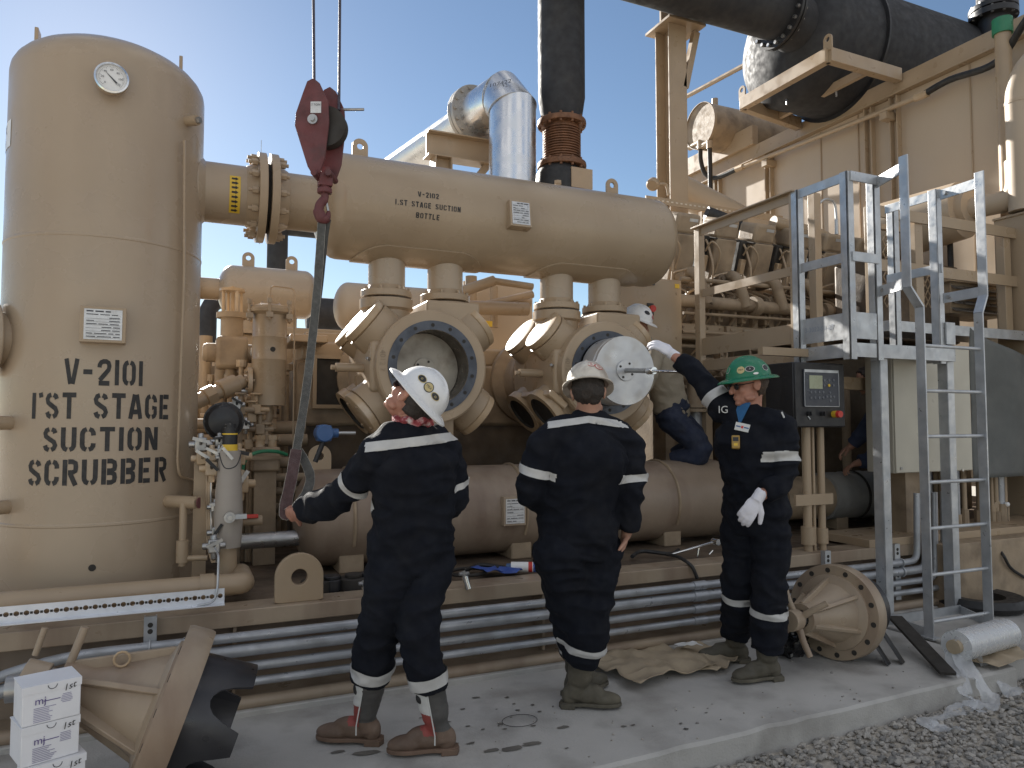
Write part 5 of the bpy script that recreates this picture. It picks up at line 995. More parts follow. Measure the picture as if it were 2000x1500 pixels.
for i, u in enumerate((1816, 1832, 1846, 1872, 1884, 1916, 1926, 1938, 1946, 1955, 1964)):
    q = at(u, 1000, Y=4.3); r = (.022, .035, .02, .016)[i % 4]; MB().cyl((q.x, 4.3, .5 + rr_.uniform(0, .1)), (q.x, 4.3, 1.4), r, n=12).build('tube', TAN if i % 3 else GALVC, o)
    MB().cyl((q.x, 4.3, .56), (q.x, 4.3, .56 + rr_.uniform(.08, .16)), r * 1.6, n=10).build('fitting', TAND, o)
q = at(1975, 950, Y=4.9); o = thing('pale_drum', 'pale round drum end low behind the tube bank', 'drum', q); MB().lathe([(x, h) for x, h in head(.28, .12)] + [(.28, .8)], q, X_, 32).build('shell', TANW, o)
MB().bb((q.x, 4.8, .5), (q.x + .5, 5.0, q.z - .2)).build('saddle', TAND, o)
q = at(1967, 985, Y=4.25); o = thing('float_ball', 'small round white knob on a wire near the right edge', 'knob', q); MB().ell(q, .022).build('knob', WHITE, o); MB().tube(spline([q, q - Z_ * .12, q + V(.01, 0, -.18), q + V(-.02, 0, -.2)]), .005, 6).build('wire', BLKM, o)
o = MB().tube(spline([at(1931, 1055, Y=4.0), at(1945, 1065, Y=3.95), at(1960, 1085, Y=3.84), at(1975, 1110, Y=3.84), at(2005, 1130, Y=3.84)]), .012, 8).build('cable', RUB); tag(o, 'black cable drooping down the tan end panel at the right edge', 'cable')
for u, v in ((1500, 1075), (1620, 1060)): pass
o = thing('low_pipe', 'tan pipe with a collar running level behind the lying cylinder head', 'pipe', at(1620, 1060, Y=4.4)); a, c = at(1480, 1090, Y=4.25), at(1568, 1075, Y=4.25); MB().cyl(a, V(c.x, 4.25, a.z), .05).build('pipe', TAN, o); a, c = at(1610, 1050, Y=4.7), at(1760, 1040, Y=4.7); MB().cyl(a, V(c.x, 4.7, a.z), .035).build('pipe', TAN, o); MB().cyl((a.x + .3, 4.7, .49), (a.x + .3, 4.7, a.z), .04).build('stub', TAND, o)
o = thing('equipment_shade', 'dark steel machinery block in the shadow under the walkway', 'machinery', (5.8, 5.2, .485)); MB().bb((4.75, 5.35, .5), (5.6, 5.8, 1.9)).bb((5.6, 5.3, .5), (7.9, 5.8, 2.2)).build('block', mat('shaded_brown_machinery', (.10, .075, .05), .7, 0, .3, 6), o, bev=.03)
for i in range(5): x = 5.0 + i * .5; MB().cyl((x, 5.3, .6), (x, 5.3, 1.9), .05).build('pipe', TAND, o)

# more plant between the scrubber and the crankcase
o = thing('rear_pipe_rack', 'dim rack of tan pipes and flanges behind the strainer beside the scrubber', 'pipe rack', (-.3, 6.3, .485)); rr_ = random.Random(31)
MB().bb((-1.6, 7.0, .49), (.42, 7.1, 1.95)).build('shadow_panel', DECK, o)  # dark sheet added to paint shade into the gaps behind the pipes
for i in range(9):
    x = -.55 + i * .115; r = rr_.choice((.022, .035, .05)); zt_ = rr_.uniform(1.5, 2.15); y = rr_.uniform(6.0, 6.7); k = MB().cyl((x, y, .5), (x, y, zt_), r, n=14).build('riser', TAND if i % 3 else TAN, o)
    z = rr_.uniform(1.0, 1.7); MB().cyl((x, y, z), (x, y, z + .03), r * 2.1, n=18).cyl((x, y, z + .04), (x, y, z + .07), r * 2.1, n=18).build('flange', TAND, k); MB().box((x, y - r, z + .25), (.09, .07, .1)).cyl((x, y - r - .12, z + .25), (x, y, z + .25), .012, n=8).build('valve', WORN if i % 2 else TAND, k, bev=.01)
for z, r in ((1.28, .05), (1.46, .035), (1.62, .06), (1.8, .03), (.95, .05)): MB().cyl((-1.2, 6.2 + r, z), (.7, 6.2 + r, z), r, n=14).build('header', TAND, o)
o = thing('valve_tree', 'cluster of small tan valves standing left of the filter canister', 'valves', at(470, 830, Y=5.3))
for i, (u, v) in enumerate(((470, 800), (492, 815), (478, 850), (508, 838), (486, 868), (462, 862), (520, 858), (500, 800))):
    q = at(u, v, Y=5.3 + .05 * (i % 3)); MB().box(q, (.06, .06, .07)).cyl(q - X_ * .09, q + X_ * .09, .02, n=10).cyl(q, q + Z_ * .1, .014, n=8).cyl(q + Z_ * .1, q + Z_ * .115, .04, n=14).build('valve', (TAND, WORN, TAN)[i % 3], o, bev=.006)
    MB().cyl((q.x, q.y, .5), q, .014, n=8).build('stem_pipe', TAND, o)
for i in range(34):                       # small valves and tubes in the gap right of the scrubber
    u, v = rr_.uniform(392, 560), rr_.uniform(715, 1010); q = at(u, v, Y=5.6 + rr_.uniform(0, .5)); b = MB(); r = rr_.uniform(.012, .03)
    if i % 3 == 0: b.cyl((q.x, q.y, .5), q, r, n=10).cyl(q, q + Z_ * .05, r * 2, n=10)
    elif i % 3 == 1: b.cyl(q - X_ * rr_.uniform(.05, .2), q + X_ * .1, r, n=10).cyl(q + X_ * .02, q + X_ * .06, r * 2, n=12)
    else: b.box(q, (.07, .06, rr_.uniform(.05, .12))).cyl(q - Y_ * .08, q, .02, n=8)
    b.build(('tube', 'pipe_stub', 'valve_body')[i % 3], (TAND, TAN, WORN, DECK)[i % 4], o, bev=.004 if i % 3 == 2 else 0)
# ---------------------------------------------------------------- crane hook block and sling
HY = 3.85; hb = thing('hook_block', 'maroon crane hook block hanging on two wire ropes before the suction bottle', 'hook block', at(637, 250, Y=HY))
f = lambda u, v: (lambda p: (p.x, p.z))(at(u, v, Y=HY)); yaw = R(-25); bx = V(math.cos(yaw), math.sin(yaw), 0); bn = V(-math.sin(yaw), math.cos(yaw), 0); c0 = at(634, 250, Y=HY)
def hp_(u, v): p = at(u, v, Y=HY) - c0; return (p.x * 1.03, p.z)
pl = [hp_(*q) for q in ((606, 184), (614, 164), (626, 160), (638, 172), (654, 210), (656, 250), (648, 318), (638, 346), (624, 346), (615, 330), (590, 246), (592, 222))]
for s in (-1, 1): MB().prism(pl, c0 + bn * s * .05 + bx * (.03 * s + .008), bx, Z_, .016).build('cheek_plate', MAROON, hb, bev=.004)
MB().cyl(c0 - bn * .03 + bx * .01, c0 + bn * .03 + bx * .01, .108, n=40).build('sheave', DARK, hb)
q = c0 - bn * .058 + bx * (-.045) + Z_ * .02; MB().cyl(q - bn * .012, q + bn * .1, .026, n=20).cyl(q - bn * .022, q, .014, n=6).build('axle', STEEL, hb)
p = c0 - bn * .0605 + bx * -.03 + Z_ * .085; MB().box(p, (.055, .003, .06), Matrix((bx, bn, Z_)).transposed()).build('load_plate', PAPER, hb); text('7 TON', .016, p - bn * .003 + Z_ * .012, bx, Z_, INKP, 'print', hb)
q = at(678, 214, Y=HY); MB().cyl(q - bx * .03, q + bx * .09, .008, n=8).build('pin', STEEL, hb)
for u in (620, 648): q = at(u, 345, Y=HY); MB().cyl(q - bn * .07, q + bn * .07, .017, n=10).build('bolt', MAROON, hb)
sh = at(637, 335, Y=HY); MB().cyl(sh + Z_ * .02, at(634, 378, Y=HY), .026, n=16).box(at(635, 352, Y=HY), (.07, .06, .07)).cyl(at(634, 368, Y=HY), at(634, 378, Y=HY), .038).build('swivel', MAROON, hb, bev=.004)
P = [at(634, 376, Y=HY), at(634, 388, Y=HY), at(625, 400, Y=HY), at(623, 415, Y=HY), at(630, 428, Y=HY), at(639, 424, Y=HY), at(642, 412, Y=HY)]
MB().tube(spline(P, 5), [.02] * 6 + [.024] * 8 + [.03] * 6 + [.026] * 5 + [.018, .016, .014, .012, .010, .006], 14).build('hook', MAROON, hb)
MB().cyl(at(636, 388, Y=HY), at(641, 412, Y=HY), .007, n=8).build('safety_latch', STEEL, hb)
for u0, u1, v1 in ((610, 614, 200), (666, 662, 215)):
    a, c = at(u0, -250, Y=HY), at(u1, v1, Y=HY); o = MB().tube([c, a], .0075, 10).build('wire_rope', mat('wire_rope_steel', (.06, .055, .08), .6, 0, .25, 90)); tag(o, 'left wire rope holding the maroon hook block' if u0 < 640 else 'right wire rope holding the maroon hook block', 'wire rope', 'crane ropes')
sl = thing('lifting_sling', 'worn grey webbing sling hanging from the crane hook to the white hat worker', 'sling', at(600, 800, Y=HY))
SG = mat('grey_webbing', (.085, .085, .08), .85, 0, .2, 30, .5, 220, (.16, .16, .15), .5, 40); SM_ = mat('maroon_webbing', (.085, .05, .05), .85, 0, .2, 30, .5, 220, (.14, .1, .1), .4, 40); FR = mat('frayed_edge', (.36, .34, .3), .9, 0, .2, 60)
def strap(pts, w, name, m, th=.006, edge=True, par=None):
    pts = spline(pts, 8); b = MB(); vs = []; ed = ([], [])
    for i, p in enumerate(pts):
        t = (pts[min(i + 1, len(pts) - 1)] - pts[max(i - 1, 0)]).normalized(); n = (EYE - p).normalized(); s = t.cross(n).normalized(); n = s.cross(t); ww = w * (1 + .12 * noise.noise(V(i * .35, w * 50, 0)))
        for a_, e in ((-1, 0), (1, 1)): ed[e].append(p + s * a_ * ww / 2)
        vs += [p - s * ww / 2 - n * th / 2, p + s * ww / 2 - n * th / 2, p + s * ww / 2 + n * th / 2, p - s * ww / 2 + n * th / 2]
    b.add(vs, [(4 * i + j, 4 * i + 4 + j, 4 * i + 4 + (j + 1) % 4, 4 * i + (j + 1) % 4) for i in range(len(pts) - 1) for j in range(4)] + [(0, 1, 2, 3), tuple(len(vs) - 1 - k for k in range(4))])
    k = b.build(name, m, sl)
    if edge:
        b = MB()
        for e in ed: b.tube([p + V(*[.0015 * noise.noise(p * 90 + V(j * 7, 0, 0)) for j in range(3)]) for p in e], .0018, 5)
        b.build('frayed_edge', FR, k)
HH = at(566, 1000, Y=3.62)
strap([at(629, 424, Y=HY), at(626, 470, Y=HY), at(620, 560, Y=HY - .01), at(608, 680, Y=HY - .03), at(594, 790, Y=HY - .08), at(579, 880, Y=HY - .13)], .039, 'webbing', SG)
strap([at(640, 428, Y=HY + .02), at(634, 470, Y=HY + .03), at(620, 600, Y=HY + .02)], .035, 'back_webbing', SG, edge=False)
strap([at(579, 878, Y=HY - .13), at(570, 930, Y=HY - .18), at(556, 1000, Y=HY - .22), HH], .05, 'lower_loop', SM_)
strap([at(582, 880, Y=HY - .11), at(597, 905, Y=HY - .13), at(606, 935, Y=HY - .15), at(597, 965, Y=HY - .18), at(575, 995, Y=HY - .22)], .042, 'eye_loop', SG)
# ---------------------------------------------------------------- lying cylinder heads
def cyl_head(name, lab, o, ax, roll, wide, plug):
    """apex at o looking along ax to the flange"""
    t = thing(name, lab, 'cylinder head', V(o) + V(ax) * .4 - Z_ * .3, 'cylinder heads lying on the pad'); ax = V(ax).normalized(); x, y, z = basis(ax); o = V(o); Rr = wide
    MB().lathe([(.05, 0), (.085, .0), (.085, .10), (.10, .14), (Rr * .62, .34), (Rr * .78, .36)], o, ax, 40, False).build('cone', TANO, t)
    P = []; n = 72; hole = [(Rr * .3 * math.cos(6.2832 * i / n), Rr * .3 * math.sin(6.2832 * i / n)) for i in range(n)]
    fl = MB().lathe([(Rr * .5, .36), (Rr * .78, .36), (Rr * .79, .37), (Rr * .985, .37), (Rr, .385), (Rr, .46), (Rr * .985, .475), (Rr * .6, .475)], o, ax, 72).build('flange', TANO, t)
    hs = None
    for q in ringpts(o + ax * .3685, ax, Rr * .88, 14, roll): 
        if hs is None: hs = MB().cyl(q, q + ax * .002, .0155, n=18).build('bolt_hole', DARK, fl)
        else: inst(hs, 'bolt_hole', q, fl)
    for i in range(6):
        a = roll + i * math.pi / 3 + .3; d = x * math.cos(a) + y * math.sin(a); s = ax.cross(d)
        MB().prism([(.07, .03), (.09, .02), (Rr * .72, .345), (Rr * .72, .38), (.1, .3)], o, d, ax, .022).build('rib', TANO, t, bev=.003)
    MB().lathe([(Rr * .72, .475), (Rr * .72, .475 + plug), (Rr * .70, .48 + plug), (Rr * .3, .48 + plug)], o, ax, 56, False).build('plug', IRONB, t)
    MB().cyl(o - ax * .06, o + ax * .02, .045, n=20).build('stem', STEEL, t); MB().cyl(o - ax * .13, o - ax * .045, .06, n=24).build('hub', TANO, t, bev=.004)
    return t, x, y, ax
IRONB = mat('black_oiled_iron', (.05, .05, .055), .38, .6, .2, 5, .06, 40)
ax = V(.93, -.1, -.335).normalized(); fcn = V(-.02, 3.27, .315); o_ = fcn - ax * .42
t, x, y, ax = cyl_head('lying_cylinder_head', 'ribbed tan cylinder head with a dark scalloped skirt lying beside the white cartons', o_, ax, .2, .315, .02)
# long thin scalloped liner on it
n = 64; b = MB(); vs = []
for i in range(n + 1):
    a = 2 * math.pi * i / n
    L = .21
    for c_, wd, dp in ((2.55, .34, .14), (3.75, .34, .14), (.5, .4, .14), (5.3, .3, .12)):
        k = abs(((a - c_ + math.pi) % (2 * math.pi)) - math.pi) / wd
        if k < 1: L -= dp * math.sqrt(1 - k * k)
    for r_, h in ((.228, 0), (.228, L), (.215, L), (.215, 0)): vs.append(fcn + ax * (.05 + h) + (x * math.cos(a) + y * math.sin(a)) * r_)
b.add(vs, [(4 * i + j, 4 * i + 4 + j, 4 * i + 4 + (j + 1) % 4, 4 * i + (j + 1) % 4) for i in range(n) for j in range(3)]); b.build('scalloped_skirt', IRONB, t)
h = o_ - ax * .0
MB().cyl(h - Z_ * .34 - Y_ * .02 - X_ * .11, h + Z_ * .2 + X_ * .08, .0155, n=12).build('hand_bar', TANO, t); MB().tube([fcn + V(-.18, -.02, .22) + (X_ * math.cos(i * .5236) + Z_ * math.sin(i * .5236)) * .028 for i in range(12)], .005, 8, True).build('ring_bolt', WORN, t)
MB().cyl(h + V(-.17, 0, .0), h + V(-.02, 0, .0), .05, n=20).build('screw', STEEL, t); MB().cyl(h + V(-.09, .05, .1), h + V(-.06, .05, .2), .012).build('spoke', TANO, t)
ax = V(.965, .26, -.06).normalized(); fcn = at(1626, 1208, Y=3.36); fcn.z = .287
t, x, y, ax = cyl_head('lying_cylinder_head', 'ribbed tan cylinder head with bolt holes lying by the green hat worker feet', fcn - ax * .37, ax, .1, .285, .22)
o_ = fcn - ax * .42
for k, d in enumerate((V(-.3, .2, .9), V(.8, -.55, .5), V(.35, -.3, -.95), V(-.6, .4, -.75))):
    d = (d - ax * d.dot(ax) * .6).normalized(); MB().tube([o_ + d * .04, o_ + d * .12 - ax * .015, o_ + d * .21 - ax * .01], [.02, .019, .017], 12).build('handwheel_spoke', TANO, t)
# ---------------------------------------------------------------- cartons
def carton(p, yaw, lab, w=.178, d=.15, h=.131, m1='1st'):
    t = thing('white_carton', lab, 'carton', p, 'white cartons stacked on the pad'); rt_ = Matrix.Rotation(yaw, 3, 'Z'); x, y = rt_ @ X_, rt_ @ Y_; p = V(p)
    MB().box(p + Z_ * h * .5, (w, d, h), rt_).build('box', CARD, t, bev=.003); fr = p - y * (d / 2) 
    MB().box(p + Z_ * (h + .001) , (w + .004, d + .004, .004), rt_).box(fr - y * .0015 + Z_ * (h - .012), (w + .004, .002, .024), rt_).build('lid_flap', CARD, t)
    b = MB(); k = arcpts(fr - y * .0035 + Z_ * (h - .004) , x, Z_, .014, 180, 360, 10); b.tube(k, .0012, 5); b.build('thumb_notch', INKP, t)
    f = lambda a, c_: fr - y * .0012 + x * a + Z_ * c_
    text('mj', .036, f(-.035, h * .60), x, Z_, PURP, 'logo', t); MB().box(f(-.0, h * .575), (.05, .001, .0025), rt_).build('logo_line', PURP, t)
    b = MB(); r = random.Random(h * 100 + p.z)
    for i in range(9): l = r.uniform(.04, .075); b.box(f(-.055 + l / 2, h * .42 - i * .0058), (l, .001, .002), rt_)
    for i in range(6): l = r.uniform(.025, .038); b.box(f(.045, h * .66 - i * .0055), (l, .001, .0018), rt_)
    b.build('label_print', mat('faint_purple_print', (.30, .28, .40), .6) if 'faint_purple_print' not in bpy.data.materials else bpy.data.materials['faint_purple_print'], t)
    text(m1, .034, f(w * .5 - .035, h * .84) - y * .002, (rt_ @ V(1, 0, .25)), (rt_ @ V(.15, 0, 1)), INK, 'handwriting', t)
q = at(92, 1375, d=2.62); X0, Y0 = q.x, q.y; z = 0.0; gz = -.0
carton((X0 + .04, Y0 + .02, .0), R(20), 'bottom white carton of the stack on the pad')
carton((X0 + .02, Y0 - .005, .135), R(21), 'white carton pushed slightly right below two others')
carton((X0 - .004, Y0 + .0, .270), R(22), 'middle white carton with a yellow spot below the topmost carton')
carton((X0, Y0 + .0, .405), R(19), 'topmost white carton of the stack beside the tan cylinder head')
# ---------------------------------------------------------------- litter on the pad
def crumple(name, lab, cat, cx, cy, w, d, z, amp, m, seed, rot=0, th=.003, n=22, par=None):
    b = MB(); vs = []; r = random.Random(seed)
    for i in range(n + 1):
        for j in range(n + 1):
            s, t = i / n - .5, j / n - .5; e = 1 + .22 * noise.noise(V(math.atan2(t, s) * 1.4, seed, 0)); x_, y_ = s * w * e, t * d * e
            a = 1 - abs(noise.noise(V(x_ * 7, y_ * 7, seed))) * 2.2
            vs.append(V(cx + x_ * math.cos(rot) - y_ * math.sin(rot), cy + x_ * math.sin(rot) + y_ * math.cos(rot), z + amp * max(0, .35 + a * .45 + .5 * noise.noise(V(x_ * 3, y_ * 3, seed + 5)))))
    b.add(vs, [(i * (n + 1) + j, (i + 1) * (n + 1) + j, (i + 1) * (n + 1) + j + 1, i * (n + 1) + j + 1) for i in range(n) for j in range(n)])
    o = b.build(name, m, None, sm=40); md = o.modifiers.new('solid', 'SOLIDIFY'); md.thickness = th; md.offset = 1; return tag(o, lab, cat)
q = at(1290, 1318, Z=.0); crumple('kraft_paper', 'torn brown kraft paper sheet lying on the pad between the two rear workers', 'paper', q.x, q.y + .12, .62, .5, .006, .07, BROWNC, 3, .2)
q = at(1385, 1300, Z=0); crumple('kraft_paper', 'smaller brown paper piece under the boots of the green hat worker', 'paper', q.x, q.y + .05, .4, .34, .006, .06, BROWNC, 8, .5)
q = at(1345, 1288, Z=0); crumple('white_glove', 'crumpled white cotton glove dropped on the brown paper', 'glove', q.x, q.y, .15, .09, .06, .05, WHITE, 5, .1)
BAG = mat('black_bag_film', (.012, .012, .013), .18, 0, .1, 8, .2, 20)
q = at(1553, 1285, Z=0); b = MB(); b.ell((q.x, q.y + .06, .085), (.12, .12, .1), None, 40, 26); b.v = [V(q.x, q.y + .06, .085) + (p - V(q.x, q.y + .06, .085)) * (1 + .5 * abs(noise.noise(p * 22)) - .1) for p in b.v]
for p in b.v: p.z = max(p.z, .004)
tag(b.build('trash_bag', BAG, sm=25), 'shiny crumpled black bag between the green hat worker and the cylinder head', 'bag')
# black rubber mats leaning, plank
for k, (u, v, h, dx, lab) in enumerate(((1712, 1300, .5, 0, 'black rubber gasket strip leaning upright behind the ribbed cylinder head'), (1740, 1297, .45, .05, 'second black rubber strip leaning just right of the first'))):
    q = at(u + 20, v, Z=0); P = spline([V(q.x + .02, q.y, .003), V(q.x - .02, q.y + .1, .16), V(q.x - .10, q.y + .2, .36), V(q.x - .15, q.y + .26, .46)], 6)
    b = MB(); b.tube(P, .045, 12, sx=.14, up=V(1, .6, 0)); tag(b.build('rubber_strip', RUB), lab, 'rubber strip', 'rubber strips leaning on the head')
a, c = at(1748, 1205, Y=3.5), at(1852, 1316, Z=.03); o = MB().bar(a, c, .09, .02).build('dark_plank', DARK, bev=.003); tag(o, 'dark narrow plank sloping down to the pad edge by the ladder', 'plank')
q = at(1960, 1200, Z=.02); o = thing('rubber_ring', 'low black rubber ring lying on the slab right of the ladder', 'rubber ring', q); MB().lathe([(.18, 0), (.3, .0), (.33, .04), (.3, .09), (.18, .08), (.18, 0)], q + V(.1, .25, 0), Z_, 40, False, False).build('ring', RUB, o)
# plastic film roll
FILM = mat('clear_stretch_film', (.80, .82, .84), .3, 0, .05, 10, .06, 14, trans=.35)
FILMT = mat('loose_stretch_film', (.75, .77, .8), .5, 0, .05, 10, .15, 25, trans=.2, alpha=.45, spec=.25)
a, c = at(1868, 1262, Z=.14), at(1965, 1236, Z=.12); fr = thing('stretch_film_roll', 'roll of clear stretch film trailing loose strips over the pad edge', 'film roll', (a + c) / 2 - Z_ * .1)
n = 30; b = MB(); b.tube([a.lerp(c, i / n) for i in range(n + 1)], [.088 + .006 * noise.noise(V(i * .9, 1, 1)) for i in range(n + 1)], 36); b.build('roll', FILM, fr); MB().cyl(a - (c - a).normalized() * .04, c + (c - a).normalized() * .03, .04).build('core', BROWNC, fr)
def film(pts, w, tw=0):
    pts = spline(pts, 8); vs = []; b = MB(); k = 7
    for i, p in enumerate(pts):
        t = (pts[min(i + 1, len(pts) - 1)] - pts[max(i - 1, 0)]).normalized(); s = t.cross(Z_); s = s.normalized() if s.length > .1 else X_
        s = (s + Z_ * tw * math.sin(i * .5)).normalized()
        for j in range(k): vs.append(p + s * w * (j / (k - 1) - .5) + t.cross(s) * .02 * noise.noise(V(i * .5, j * 1.2, w * 30)))
    b.add(vs, [(i * k + j, i * k + k + j, i * k + k + 1 + j, i * k + 1 + j) for i in range(len(pts) - 1) for j in range(k - 1)]); b.build('loose_strip', FILMT, fr, sm=80)
e = lambda u, v, z: at(u, v, Z=z)
film([a + Z_ * .06, e(1862, 1290, .06), e(1885, 1350, -.05), e(1895, 1372, -.11), e(1860, 1392, -.11), e(1808, 1412, -.105), e(1830, 1420, -.105), e(1880, 1424, -.105)], .085, .4)
film([a + V(.03, 0, .05), e(1880, 1290, .07), e(1920, 1340, -.03), e(1935, 1375, -.1), e(1890, 1380, -.105)], .10, .5)
film([a + V(.08, 0, .03), e(1910, 1290, .03), e(1955, 1330, -.06), e(1985, 1358, -.10)], .10, .6)
q = e(1950, 1290, .01); crumple('kraft_paper', 'torn brown card scraps under the film roll', 'paper', q.x + .02, q.y, .45, .2, .012, .045, BROWNC, 12, .1)
# ---------------------------------------------------------------- tools on the skid deck
q = at(914, 1102, Y=4.35); o = MB().tube([V(q.x, q.y, .515) + V(math.cos(i * .157), math.sin(i * .157) * .9, .02 * math.sin(i * .157 + 1)) * .115 for i in range(40)], .011, 10, True).build('ring_gasket', DARK); tag(o, 'dark ring gasket lying on the skid deck below the discharge bottle', 'gasket')
GLB = mat('blue_nitrile', (.04, .09, .35), .5, 0, .15, 12)
q = at(962, 1115, Y=4.25); crumple('blue_glove', 'crumpled blue glove between the ring gasket and the spray can', 'glove', q.x, 4.3, .17, .16, .5, .05, GLB, 4, .3)
q = at(1008, 1118, Y=4.22); crumple('blue_rag', 'blue rag on the skid edge beside the spray can', 'rag', q.x - .02, 4.26, .16, .14, .5, .05, GLB, 9, .7)
q = at(1026, 1112, Y=4.25); o = thing('spray_can', 'white spray can with red and blue bands lying on the skid deck', 'can', V(q.x, q.y, .5)); d = V(.9, -.45, 0).normalized(); c = V(q.x, q.y, .535)
MB().cyl(c - d * .09, c + d * .08, .032, n=24).build('body', WHITE, o); MB().cyl(c + d * .02, c + d * .045, .0325, n=24).build('red_band', RED, o); MB().cyl(c + d * .05, c + d * .078, .0325, n=24).build('blue_band', GLB, o); MB().cyl(c - d * .12, c - d * .09, .022, n=20).build('cap', BLUE, o)
for u, v, lab, s in ((717, 1160, 'small chrome socket joint standing on the skid edge by the white hat worker', 0), (912, 1140, 'chrome impact socket leaning on the skid edge below the ring gasket', 1)):
    q = at(u, v, Y=3.99); o = thing('socket_tool', lab, 'socket', q, 'sockets on the skid edge'); d = V(.25, -.1, -.9).normalized()
    MB().cyl(q - d * .045, q + d * .03, .019, n=16).build('socket', CHROME, o); MB().cyl(q - d * .075, q - d * .045, .012, n=8).cyl(q - d * .06 - X_ * .03, q - d * .06 + X_ * .03, .01, n=8).build('drive', STEEL, o)
for i, (u, v) in enumerate(((617, 1140), (648, 1142), (690, 1140), (720, 1132))):
    q = at(u, v, Y=4.3); o = MB().cyl((q.x, 4.3, .487), (q.x, 4.3, .555), .06 if i % 2 else .085, n=28).cyl((q.x, 4.3, .555), (q.x, 4.3, .575), .05, n=20).build('valve_cage', IRONB if i % 2 else DARK, bev=.004); tag(o, ('dark valve cage on the deck just right of the padeye', 'small black valve seat next to the dark valve cage', 'wide dark valve cage under the discharge bottle end', 'black valve seat beside the knee of the white hat worker')[i], 'valve part', 'valve parts on the deck')
a, c = at(1310, 1083, Y=4.3), at(1398, 1058, Y=4.15); o = thing('ratchet_wrench', 'long chrome ratchet wrench propped up on the deck left of the green hat worker', 'wrench', a); MB().cyl(a, c, .009, n=10).build('shank', CHROME, o); MB().cyl(c - Y_ * .03, c + Y_ * .03, .022, n=16).build('head', CHROME, o)
for u0, v0, u1, v1, lab in ((1362, 1088, 1365, 1070, 'short steel pin standing on the deck'), (1385, 1083, 1392, 1075, 'small bright bolt lying on the deck')): o = MB().cyl(at(u0, v0, Y=4.3), at(u1, v1, Y=4.3), .006, n=8).build('steel_pin', CHROME); tag(o, lab, 'pin')
o = MB().tube(spline([at(1303, 1083, Y=4.2), at(1325, 1088, Y=4.1), at(1350, 1105, Y=3.99), at(1362, 1130, Y=3.975)]), .012, 8).build('black_hose_end', RUB); tag(o, 'black hose end hanging over the skid edge left of the green hat worker', 'hose')
for k in range(4):
    a = V(1.0 + k * .62, 4.35, .52); o = MB().tube(spline([a, a + V(.15, .1, .01), a + V(.3, -.02, 0), a + V(.45, .08, .0)]), .014, 8).build('dark_cable', RUB); tag(o, ('dark cable lying below the end of the discharge bottle', 'dark cable lying behind the ring gasket', 'dark cable lying behind the spray can', 'dark cable lying behind the bent over worker')[k], 'cable', 'cables on the skid deck')
# ---------------------------------------------------------------- people
FWH = V(math.sin(YAW), math.cos(YAW), 0); RTH = V(math.cos(YAW), -math.sin(YAW), 0)
def dr_(r, u, a): return (RTH * r + Z_ * u + FWH * a).normalized()
def remesh(b, vox, it=3, fac=.5):
    me = bpy.data.meshes.new('t'); me.from_pydata(b.v, [], b.f)
    q = bmesh.new(); q.from_mesh(me); bmesh.ops.recalc_face_normals(q, faces=q.faces); q.to_mesh(me); q.free()
    o = bpy.data.objects.new('t', me); COL.objects.link(o)
    m = o.modifiers.new('r', 'REMESH'); m.mode = 'VOXEL'; m.voxel_size = vox; m.use_smooth_shade = True
    if it: s = o.modifiers.new('s', 'SMOOTH'); s.factor = fac; s.iterations = it
    dg = bpy.context.evaluated_depsgraph_get(); dg.update(); r = bpy.data.meshes.new_from_object(o.evaluated_get(dg)); bpy.data.objects.remove(o); bpy.data.meshes.remove(me); return r
def fold(me, amp, seed, fz=13, fx=5.5):
    me.update(); ns = [v.normal.copy() for v in me.vertices]
    for v, n in zip(me.vertices, ns):
        p = v.co; w_ = V(p.x * fx, p.y * fx, p.z * fz) + V(seed * 3.1, 0, 0); w_ += V(1, 1, 1) * .8 * noise.noise(p * 4 + V(seed, 5, 2))
        r = 1 - 2 * abs(noise.noise(w_)); r2 = 1 - 2 * abs(noise.noise(V(p.x * 9 + p.z * 7, p.y * 9 - p.z * 5, p.z * 4) + V(0, seed, 0)))
        v.co = p + n * (amp * (r * .9 + r2 * .5 - .55) + amp * 1.3 * noise.noise(p * 3.3 + V(seed, 1, 7)))
def lastplace(name, me, m, parent, sm=0, c=None):
    me.name = name; me.materials.clear()
    for k in (m if isinstance(m, (list, tuple)) else [m]): me.materials.append(k)
    vs = [v.co for v in me.vertices]; lo = V(*[min(p[i] for p in vs) for i in range(3)]); hi = V(*[max(p[i] for p in vs) for i in range(3)])
    if c is None:
        c = (lo + hi) / 2
        if parent is None: c.z = lo.z
    for v in me.vertices: v.co -= c
    me.shade_smooth(); return place(name, me, c, parent, sm=0, fix=False)
def limb(b, pts, rs, n=16, end=True):
    P = spline(pts, 5); k = len(pts) - 1; q = []
    for i in range(len(P)): t = i / (len(P) - 1) * k; j = min(int(t), k - 1); q.append(rs[j] + (rs[j + 1] - rs[j]) * (t - j))
    b.tube(P, q, n)
    for p, r in ((P[0], q[0]), (P[-1], q[-1]))[:2 if end else 1]: b.ell(p, r * .98, None, 14, 8)
